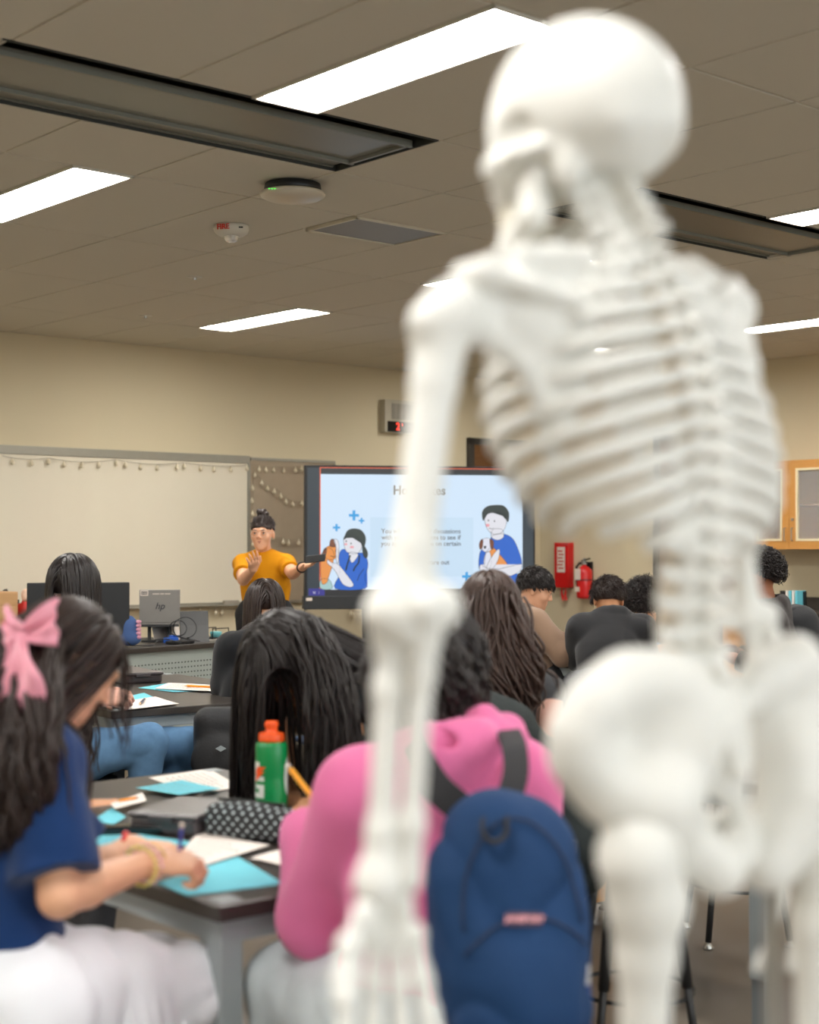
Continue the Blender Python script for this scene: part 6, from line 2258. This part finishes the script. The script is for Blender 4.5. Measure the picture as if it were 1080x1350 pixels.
# --- boy in brown jacket
bj = mat('brown_jacket', S(142, 116, 96), .92, var=.05, bump=.3, bs=300, sheen=.2, spec=.2)
hp = at(712, 900, 8.95)
p = person('person in taupe brown jacket with short black hair, writing in profile', (hp[0], 8.95), 20, at(706, 778, 8.95), -8, 22, seat=.55, skin=skinL, k=1.0,
           wr=(at(742, 852, 9.25), at(750, 838, 8.78)), elb=(at(740, 865, 9.2), at(742, 862, 8.72)), hands=(None, dict(d=(.9, .2, .25), n=(0, -.6, .6), curl=1.1)),
           top=bj, sleeve='long', loose=.03, bottom=mat('black_cloth', S(30, 31, 34), .9), shirt_name='jacket', seed=19, vox=.006, wrinkle=.008, wf=13, hump=.05)
short_hair(p['o'], p['C'], p['fr'], 1.0, hairK, seed=41, N=1300, length=.055, inf=.016, dirv=(0, .7, -.5), line=.012, up=.15)
face_parts(p['o'], p['C'], p['fr'], 1.0, mat('lip_pink', S(196, 120, 104), .5), brow)
G = Field()
G.chain([p['P2'] + (p['rr'] * math.cos(t) * .085 - p['fw2'] * math.sin(t) * .07) + Z * .012 for t in np.linspace(-.9, math.pi + .9, 9)], [.026] * 9, k=.02)
cloth(G, 'collar', bj, p['o'], vox=.007, amp=.003)
stool((hp[0], 8.95), .55, 'black lab stool under the person in the brown jacket', 30)

# --- black hoodie seen from behind
bh = knit('black_fleece', S(44, 44, 46), .3, 300, .12)
hp = at(800, 905, 8.45)
p = person('person in black hoodie seen from behind, elbows on the far table', (hp[0], 8.45), 88, at(802, 793, 8.75), 92, 38, seat=.55, skin=skinM, k=1.02, bulk=1.12,
           wr=(at(776, 862, 8.95), at(838, 852, 9.0)), elb=(at(764, 868, 8.7), at(850, 866, 8.62)), hints=(None, None), top=bh, sleeve='long', loose=.032, hood=True, bottom=mat('grey_jeans', S(80, 86, 96), .9),
           shirt_name='hoodie', seed=21, vox=.007, wrinkle=.008, wf=12, sh_w=.165, hump=.015)
short_hair(p['o'], p['C'], p['fr'], 1.02, hairB, seed=43, N=1000, length=.06, inf=.018, dirv=(.3, -.2, -.6), line=.0, up=.4)
stool((hp[0], 8.45), .55, 'black lab stool under the person in black hoodie', 30)

# --- curly hair, facing the class
hp = (1.72, 9.95)
p = person('person with big curly black hair facing the class, forearm on the table', hp, 235, at(850, 798, 9.7), 250, 38, seat=.55, skin=skinL, k=1.0,
           wr=(at(868, 856, 9.2), at(836, 856, 9.3)), elb=(at(915, 848, 9.35), at(826, 852, 9.6)), top=knit('charcoal_tee', S(92, 70, 56), .3), sleeve='short', loose=.012, sleeve_t=.5,
           bottom=mat('black_cloth', S(30, 31, 34), .9), seed=23, vox=.007, hands=(dict(curl=.6, d=(-.7, .1, -.1)), None))
short_hair(p['o'], p['C'], p['fr'], 1.0, hairK, seed=47, N=1500, length=.085, inf=.03, curl=.011, dirv=(0, .1, -.4), up=.8, T=16, rad=.003, line=-.02)
stool(hp, .55, 'black lab stool under the person with big curly hair', 30)
q = at(858, 826, 9.35); q[2] = .762
tag(B().box(A(q[0], q[1], .80), (.06, .035, .035)).link('tissue_packet', mat('blue_red_packet', S(60, 140, 190), .5), bevel=.01), 'small blue packet on the far table before the curly hair', 'packet')

# --- person at the right edge with black jacket
hp = at(1012, 900, 7.3)
p = person('person in black hooded jacket at the right edge looking to the left', (hp[0], 7.3), 165, at(998, 762, 7.2), 172, 4, seat=.60, skin=skinD, k=1.0, bulk=1.1,
           wr=(at(968, 868, 7.0), at(975, 862, 7.3)), top=knit('black_jacket_knit', S(52, 47, 46), .3, 300, .1), sleeve='long', loose=.03, hood=True, bottom=mat('black_cloth', S(30, 31, 34), .9), shirt_name='hoodie', seed=25, vox=.006, wrinkle=.007, wf=12, hump=.05)
short_hair(p['o'], p['C'], p['fr'], 1.0, hairK, seed=53, N=1500, length=.045, inf=.02, curl=.007, dirv=(0, .4, -.1), up=.7, T=14, rad=.0028, line=.012, back=-.35)
face_parts(p['o'], p['C'], p['fr'], 1.0, mat('lip_brown', S(140, 84, 72), .5), brow)
stool((hp[0], 7.3), .62, 'black lab stool under the person at the right edge', 30)
q = at(1058, 850, 7.25)
F = Field().box(q, (.09, .13, .19), (A(1, 0, .25), A(0, 1, 0), nrm(A(-.25, 0, 1))), r=.07, k=.03)
o = F.link('backpack', mat('black_nylon', S(26, 27, 30), .7, bump=.3, bs=90), vox=.01, origin=q, warp=lambda P: P + (A(1, 0, 0) * (.006 * wnoise(P, 14, 3))[:, None]))
tag(o, 'dull black backpack on the back of the person at the right edge', 'backpack')
B().tube([q + A(-.04, -.08, .17), q + A(-.13, -.1, .16), q + A(-.2, -.09, .05)], .014, 8).link('shoulder_strap', bs_, o)
# ------------------------------------------------------------------ the anatomical skeleton in front
bone = mat('ivory_plastic_bone', S(238, 238, 233), .5, var=.03, vs=20, bump=.1, bs=120, coat=.05)
cart = mat('cartilage_beige', S(214, 190, 150), .6)
SD = 1.42
sk = empty('anatomy_skeleton', at(1010, 1300, SD + .1) * A(1, 1, 0), 'large off-white anatomical model skeleton standing close with its back to us', 'skeleton')
aS = math.radians(35)
sf = A(-math.sin(aS), math.cos(aS), 0)          # facing away and to the left
sl_ = A(-math.cos(aS), -math.sin(aS), 0)         # its own left, nearer to the camera


def bn_link(F, name, vox=.0032, lab=None, m=None):
    return F.link(name, m or bone, sk, vox=vox)


K = lambda x, y, d=0.0: at(x, y, SD + d)
px = SD / FP
# skull
hf = nrm(A(-.80, .60, -.06)); hr = nrm(np.cross(hf, Z)); hu = nrm(np.cross(hr, hf))
c = K(760, 144)
hx = (hr, hf, hu)
Q = lambda x, y, z: c + (hr * x + hf * y + hu * z) * px
F = Field()
F.ell(Q(0, -8, 0), A(100, 128, 118) * px, hx, k=.02)
F.ell(Q(0, -70, -20), A(84, 66, 78) * px, hx, k=.03)
F.ell(Q(0, 60, -40), A(78, 60, 72) * px, hx, k=.02)
F.ell(Q(0, 92, -92), A(46, 38, 50) * px, hx, k=.02)
for s_ in (-1, 1):
    F.ell(Q(s_ * 36, 122, -46), A(25, 26, 22) * px, hx, k=.008, op='s')
    F.ell(Q(s_ * 96, 52, -48), A(20, 44, 30) * px, hx, k=.008, op='s')
    F.chain([Q(s_ * 84, 0, -66), Q(s_ * 92, 40, -70), Q(s_ * 66, 84, -72)], [9 * px, 8 * px, 12 * px], k=.008)
    F.ell(Q(s_ * 66, -22, -92), A(18, 22, 34) * px, hx, k=.012)
    F.ball(Q(s_ * 60, 92, -74), 20 * px, k=.012)
F.ell(Q(0, 126, -78), A(11, 16, 18) * px, hx, k=.006, op='s')
F.ell(Q(0, -20, -118), A(44, 52, 26) * px, hx, k=.02, op='s')
F.chain([Q(-60, -96, -52), Q(0, -128, -44), Q(60, -96, -52)], [10 * px] * 3, k=.02)
bn_link(F, 'skull', .0026)
F = Field()
J = [Q(-72, 22, -96), Q(-68, 34, -150), Q(-44, 80, -182), Q(0, 116, -190), Q(44, 80, -182), Q(68, 34, -150), Q(72, 22, -96)]
F.chain(J, [q * px for q in (12, 17, 17, 18, 17, 17, 12)], k=.012)
for s_ in (-1, 1):
    F.cone(Q(s_ * 66, 30, -146), Q(s_ * 70, 48, -100), 14 * px, 8 * px, k=.01, flat=(hr, .6))
    F.cone(Q(s_ * 58, 54, -150), Q(s_ * 30, 100, -172), 16 * px, 15 * px, k=.01)
bn_link(F, 'mandible', .0026)
tb = Field()
for i in range(14):
    t = -1.25 + 2.5 * i / 13
    tb.box(Q(math.sin(t) * 40, 62 + math.cos(t) * 52, -139), A(5.5, 5, 17) * px, (hr * math.cos(t) + hf * -math.sin(t), hf * math.cos(t) + hr * math.sin(t), hu), r=.002)
bn_link(tb, 'teeth', .002, m=mat('tooth', S(236, 230, 212), .35))

# spine: pixel track from the atlas to the sacrum
track = [(770, 205), (776, 224), (783, 243), (792, 262), (803, 281), (815, 301), (829, 322), (844, 344), (860, 370), (875, 398), (888, 428), (899, 460), (908, 492), (915, 524),
         (920, 556), (923, 588), (924, 620), (923, 652), (920, 686), (915, 720), (910, 756), (907, 792), (907, 830), (912, 870)]
dep = [.0 + .03 * math.sin(i / 23 * math.pi) * -1 for i in range(24)]
sp = [K(x, y, d) for (x, y), d in zip(track, dep)]
for i, q in enumerate(sp):
    t = nrm(sp[max(i - 1, 0)] - sp[min(i + 1, 23)])
    fwd = nrm(sf - t * sf.dot(t)); lt = np.cross(t, fwd) * 1.0
    g = 1.12 if i < 7 else (.8 + .012 * (i - 7) if i < 19 else 1.15)
    hgt = np.linalg.norm(sp[max(i - 1, 0)] - sp[min(i + 1, 23)]) / (2 if 0 < i < 23 else 1)
    F = Field()
    F.cone(q + fwd * .012 - t * hgt * .36, q + fwd * .012 + t * hgt * .36, .019 * g, .019 * g, k=.004, cut='ab')
    F.cone(q - fwd * .006, q - fwd * .036 * g - t * .010, .0085 * g, .0062 * g, k=.006, flat=(lt, .75))
    for s_ in (-1, 1):
        F.cone(q, q + lt * s_ * .036 * g - fwd * .010, .0075 * g, .0055 * g, k=.006)
        F.ell(q + lt * s_ * .013 * g - fwd * .012, A(.009, .008, .014) * g, (lt, fwd, t), k=.006)
    bn_link(F, 'vertebra', .003)
for i in range(23):
    a, b = sp[i], sp[i + 1]
    t = nrm(b - a); fwd = nrm(sf - t * sf.dot(t))
    m_ = (a + b) / 2 + fwd * .012
    g = .6 if i < 7 else (.85 if i < 19 else 1.1)
    B().lathe(m_ - t * .004, [(.015 * g, 0), (.018 * g, .002), (.018 * g, .006), (.015 * g, .008)], 20, t).link('disc', cart, sk, smooth=True)

# ribs: vertebrae 8..19
# ribs leave the spine, sweep sideways and down, and curl to the breastbone
stern = [None] * 12
for j in range(12):
    q = sp[7 + j]
    t = nrm(sp[6 + j] - sp[8 + j])
    Wd0 = (.066, .096, .116, .128, .134, .136, .132, .126, .116, .104, .084, .062)[j]
    Dp = (.085, .118, .140, .150, .154, .152, .146, .134, .118, .096, .070, .050)[j]
    drop = (.030, .038, .046, .052, .056, .060, .062, .062, .060, .054, .044, .034)[j]
    amax = (2.75, 2.75, 2.72, 2.70, 2.66, 2.62, 2.55, 2.45, 2.3, 2.05, 1.55, 1.2)[j]
    for s_ in (-1, 1):
        Wd = Wd0 * (1 + (.035 * max(0, j - 4) if s_ < 0 else 0))
        P = []
        for a in np.linspace(0.12, amax, 22):
            x = Wd * math.sin(min(a, math.pi)) ** .8 * (1.0 if a < 1.57 else 1.0)
            y = Dp * (1 - math.cos(a)) / 2 * 1.15 - .020 * math.sin(min(a * 2, math.pi))
            z = -drop * (a / math.pi) * 1.5 + (.02 * max(0, a - 2.2))
            P.append(q + sl_ * s_ * x + sf * y + A(0, 0, 1) * z)
        F = Field()
        F.chain(P, [.0062 if k else .005 for k in range(len(P))], k=.004, flat=(sf * .2 + sl_ * .98 * s_, .8) if False else None)
        # ribs are taller than thick
        F.chain([u_ - Z * .004 for u_ in P], [.0052] * len(P), k=.006)
        F.link('rib', bone, sk, vox=.0036)
        if j < 10:
            # costal cartilage towards the sternum
            e0 = P[-1]
            base = q + sf * (Dp * 1.12) - Z * (drop * .9)
            ce = sp[9] + sf * .165 - Z * (.035 + .013 * min(j, 7)) + sl_ * s_ * .014
            B().tube([e0, e0 * .4 + ce * .6 - Z * .01, ce], [.006, .006, .005], 8).link('costal_cartilage', cart, sk, smooth=True)
s0 = sp[8] + sf * .150 - Z * .03; s1 = sp[9] + sf * .165 - Z * .14
F = Field().cone(s0, s0 * .75 + s1 * .25, .026, .018, flat=(sf, .4), k=.01).cone(s0 * .75 + s1 * .25, s1, .018, .020, flat=(sf, .4), k=.01).cone(s1, s1 - Z * .03, .008, .005, k=.01)
bn_link(F, 'sternum')

# shoulder girdles
Sh = {1: K(592, 414, -.085), -1: K(935, 402, .09)}
for s_ in (1, -1):
    g = Sh[s_]
    if s_ == 1:
        tri = [K(690, 338, -.085), K(772, 338, -.06), K(778, 470, -.06), K(742, 560, -.06), K(690, 480, -.075), K(628, 420, -.085)]
        spine_ = [K(770, 400, -.075), K(700, 378, -.095), K(640, 360, -.10), K(612, 365, -.095)]
        clav = [K(610, 362, -.08), K(650, 345, -.03), K(700, 345, .03), s0 + sl_ * .02]
    else:
        tri = [K(905, 380, .03), K(930, 370, .05), K(975, 420, .07), K(990, 480, .05), K(962, 530, .02), K(930, 470, .01)]
        spine_ = [K(925, 410, .0), K(950, 395, .03), K(965, 380, .07)]
        clav = [K(960, 380, .09), K(915, 350, .12), K(860, 345, .14), s0 - sl_ * .02]
    F = Field()
    cc = sum(tri) / len(tri)
    nrmv = nrm(np.cross(tri[2] - tri[0], tri[4] - tri[0]))
    for i in range(len(tri)):
        F.cone(tri[i], tri[(i + 1) % len(tri)], .0075, .0075, k=.008)
        F.cone(tri[i], cc, .006, .020, k=.012, flat=(nrmv, .35))
        F.cone((tri[i] + tri[(i + 1) % len(tri)]) / 2, cc, .012, .022, k=.012, flat=(nrmv, .35))
    F.chain(spine_, [.007, .009, .012, .013][:len(spine_)], k=.01)
    F.ell(g * .75 + cc * .25, (.018, .018, .024), k=.015)
    bn_link(F, 'scapula')
    F = Field().chain(clav, [.010, .0075, .0075, .010], k=.006)
    bn_link(F, 'clavicle')


def longbone(name, a, b, r0, r1, r2, kn0=(), kn1=()):
    F = Field()
    m1, m2 = a * .8 + b * .2, a * .22 + b * .78
    F.cone(a, m1, r0, r1, k=.012).cone(m1, m2, r1, r1 * .95, k=.01).cone(m2, b, r1 * .95, r2, k=.012)
    for q, r in list(kn0) + list(kn1):
        F.ball(q, r, k=.012)
    return bn_link(F, name, .0036)


# arm on the near (its left) side: pixels
sh, el, wr_ = K(582, 432, -.10), K(534, 806, -.13), K(508, 1168, -.13)
longbone('humerus', sh, el, .027, .0195, .028, [(sh + K(604, 408, -.085) - K(588, 432, -.085), .026), (K(566, 424, -.11), .017)],
         [(K(508, 808, -.13), .019), (K(578, 800, -.13), .020), (K(542, 822, -.13), .022)])
longbone('ulna', K(560, 822, -.135), K(538, 1160, -.13), .018, .0105, .012, [(K(560, 800, -.15), .016)], [])
longbone('radius', K(516, 846, -.12), K(500, 1166, -.13), .0135, .0125, .019, [(K(514, 838, -.12), .016)], [(K(498, 1162, -.13), .018)])
# hand
hb0 = K(508, 1200, -.13)
F = Field()
rs = np.random.RandomState(3)
for i in range(4):
    for j in range(2):
        F.ell(K(482 + i * 17, 1190 + j * 20, -.13 + .006 * math.sin(i)), A(.0085, .009, .010), k=.004)
bn_link(F, 'carpal_bones', .003)
fing = [((478, 1224), (464, 1290), (458, 1330), (456, 1360), (456, 1380)), ((500, 1228), (494, 1300), (492, 1348), (493, 1382), (494, 1404)),
        ((522, 1228), (526, 1302), (530, 1350), (534, 1386), (536, 1408)), ((544, 1224), (556, 1292), (566, 1338), (572, 1370), (575, 1390))]
hand_parts = []
for fi, f5 in enumerate(fing):
    F = Field()
    for i in range(4):
        a, b = K(*f5[i], -.13 - .012 * i * .5), K(*f5[i + 1], -.13 - .012 * (i + 1) * .5)
        d = nrm(b - a) * .003
        r = (.0088, .0078, .0070, .0062)[i]
        F.cone(a + d, b - d, r, r * .78, k=.002); F.ball(a + d * 1.5, r * 1.15, k=.004); F.ball(b - d * 1.5, r * 1.1, k=.004)
    bn_link(F, 'finger_bones', .003)
F = Field()
t4 = [(480, 1205), (458, 1248), (452, 1290), (454, 1318)]
for i in range(3):
    a, b = K(*t4[i], -.15 - .01 * i), K(*t4[i + 1], -.15 - .01 * (i + 1))
    F.cone(a, b, .0085, .007, k=.002); F.ball(a, .010, k=.004); F.ball(b, .0095, k=.004)
bn_link(F, 'thumb_bones', .003)
# arm on the far side, hanging behind the right edge of the rib cage
sh2, el2, wr2 = K(962, 410, .10), K(984, 812, .17), K(1042, 1085, .19)
longbone('humerus', sh2, el2, .022, .0115, .018, [(sh2, .026)], [(el2 + A(.02, 0, 0), .015), (el2 - A(.02, 0, 0), .015)])
longbone('ulna', el2, wr2, .014, .0085, .009)
longbone('radius', el2 + A(.025, 0, -.02), wr2 + A(.02, 0, 0), .012, .0095, .015)
F = Field()
for i in range(4):
    a = wr2 + A(.0 + .012 * i, 0, -.03)
    for j in range(4):
        b = a + A(.006 * (i - 1.5), 0, -(.05, .034, .022, .016)[j])
        F.cone(a, b, .006, .005, k=.002); a = b
bn_link(F, 'finger_bones', .003)

# pelvis
F = Field()
ilc = K(845, 972, -.045)
inn = nrm(sl_ * .60 - sf * .62 + Z * .25)
t1 = nrm(np.cross(inn, Z)); t2 = np.cross(t1, inn)
F.ell(ilc, A(108, 100, 26) * px, (nrm(A(.92, 0, .22)), nrm(np.cross(A(0, -1, 0), A(.92, 0, .22))), A(0, 1, 0)), k=.02)
F.chain([K(766, 1000, -.07), K(764, 968, -.075), K(788, 928, -.07), K(830, 900, -.05), K(880, 896, -.03), K(915, 910, -.015)], [.020, .018, .018, .019, .017, .018], k=.03)
F.chain([K(772, 1005, -.065), K(810, 1040, -.055), K(862, 1058, -.045)], [.020, .024, .030], k=.03)
F.ell(K(862, 1060, -.045), A(.036, .034, .036), k=.03)
F.chain([K(880, 1080, -.035), K(915, 1120, -.03), K(945, 1145, -.02)], [.026, .022, .022], k=.02)
F.chain([K(948, 1148, -.02), K(975, 1120, .01), K(985, 1090, .03)], [.020, .014, .012], k=.02)
F.chain([K(885, 1060, -.02), K(930, 1090, .06), K(985, 1085, .08)], [.018, .012, .016], k=.02)
bn_link(F, 'hip_bone', .004)
F = Field()
F.ell(K(1040, 950, .05), A(56, 82, 22) * px, (nrm(A(.9, 0, -.25)), nrm(np.cross(A(0, -1, 0), A(.9, 0, -.25))), A(0, 1, 0)), k=.02)
F.chain([K(975, 925, .02), K(1010, 890, .04), K(1050, 868, .06), K(1068, 900, .08), K(1076, 960, .09)], [.016, .015, .015, .015, .016], k=.03)
F.ell(K(1052, 1050, .06), A(.032, .03, .034), k=.03)
F.chain([K(1050, 990, .05), K(1052, 1050, .06), K(1030, 1110, .05), K(1010, 1140, .04)], [.026, .028, .024, .021], k=.03)
F.chain([K(1010, 1140, .04), K(995, 1105, .06), K(988, 1085, .08)], [.020, .013, .014], k=.02)
bn_link(F, 'hip_bone', .004)
F = Field()
F.chain([K(920, 915, .0), K(938, 960, -.015), K(955, 1010, -.01), K(966, 1050, .01)], [.046, .038, .026, .014], k=.02, flat=(sf, .6))
F.chain([K(966, 1050, .01), K(972, 1082, .025)], [.012, .007], k=.01)
for i in range(4):
    for s_ in (-1, 1):
        F.ball(K(928 + i * 11, 935 + i * 26, -.035) + sl_ * s_ * (.024 - .004 * i), .0055, k=.004, op='s')
    F.ball(K(930 + i * 11, 930 + i * 28, -.03) - sf * .012, .008, k=.008)
bn_link(F, 'sacrum', .0034)

# thigh and shin bones
fh, tro, kn = K(876, 1092, -.03), K(842, 1132, -.065), K(850, 1640, -.03)
F = Field()
F.ball(fh, .026, k=.01).cone(fh, K(838, 1130, -.05), .018, .022, k=.012)
F.chain([tro, K(854, 1190, -.055), K(852, 1260, -.05), K(849, 1400, -.04), kn], [.036, .034, .025, .021, .026], k=.015)
F.ell(K(840, 1120, -.065), A(.028, .026, .034), k=.02)
F.ball(K(868, 1190, -.03), .016, k=.015)
for s_ in (-1, 1):
    F.ell(kn + A(s_ * .022, 0, -.012), (.024, .028, .024), k=.012)
bn_link(F, 'femur', .004)
fh2, tro2, kn2 = K(1050, 1078, .06), K(1088, 1120, .06), K(1082, 1640, .05)
F = Field()
F.ball(fh2, .026, k=.01).cone(fh2, tro2, .018, .024, k=.012)
F.chain([tro2, K(1080, 1220, .055), K(1076, 1400, .05), kn2], [.030, .024, .0185, .026], k=.015)
for s_ in (-1, 1):
    F.ell(kn2 + A(s_ * .022, 0, -.012), (.024, .028, .024), k=.012)
bn_link(F, 'femur', .004)
for q in (kn, kn2):
    an = A(q[0], q[1], .16)
    top_ = q - Z * .05
    longbone('tibia', top_, an, .030, .014, .020, [(top_ + A(.02, 0, 0), .022), (top_ - A(.02, 0, 0), .022)])
    longbone('fibula', top_ + A(-.038, -.01, -.02), an + A(-.028, -.01, -.01), .010, .0065, .012)
    F = Field().ell(an - Z * .03 - sf * .02, (.024, .03, .026), k=.02).cone(an - Z * .03, an + sf * .10 - Z * .065, .024, .018, k=.02)
    for i in range(5):
        a = an + sf * .09 - Z * .065 + sl_ * (i - 2) * .013
        F.cone(a, a + sf * .06 + sl_ * (i - 2) * .003 - Z * .006, .0075, .006, k=.004)
    bn_link(F, 'foot_bones', .004)
# stand
stc = K(1018, 1300, .10)
base = A(stc[0], stc[1], 0)
top_ = K(975, 1085, .035)
B().tube([base + Z * .1, A(stc[0], stc[1], top_[2] - .12), A(stc[0], stc[1], top_[2] - .05), top_], .0085, 12).link('stand_pole', chrome, sk, smooth=True)
for i in range(5):
    t = 2 * math.pi * i / 5
    d = A(math.cos(t), math.sin(t), 0)
    l = B().tube([base + Z * .10, base + d * .28 + Z * .075], [.018, .012], 10).link('stand_leg', metalw, sk, smooth=True)
    q = base + d * .27
    n_ = nrm(np.cross(d, Z))
    B().lathe(q + Z * .028 - n_ * .012, [(.024, 0), (.028, .003), (.028, .021), (.024, .024)], 16, n_).link('caster', black, l, smooth=True)
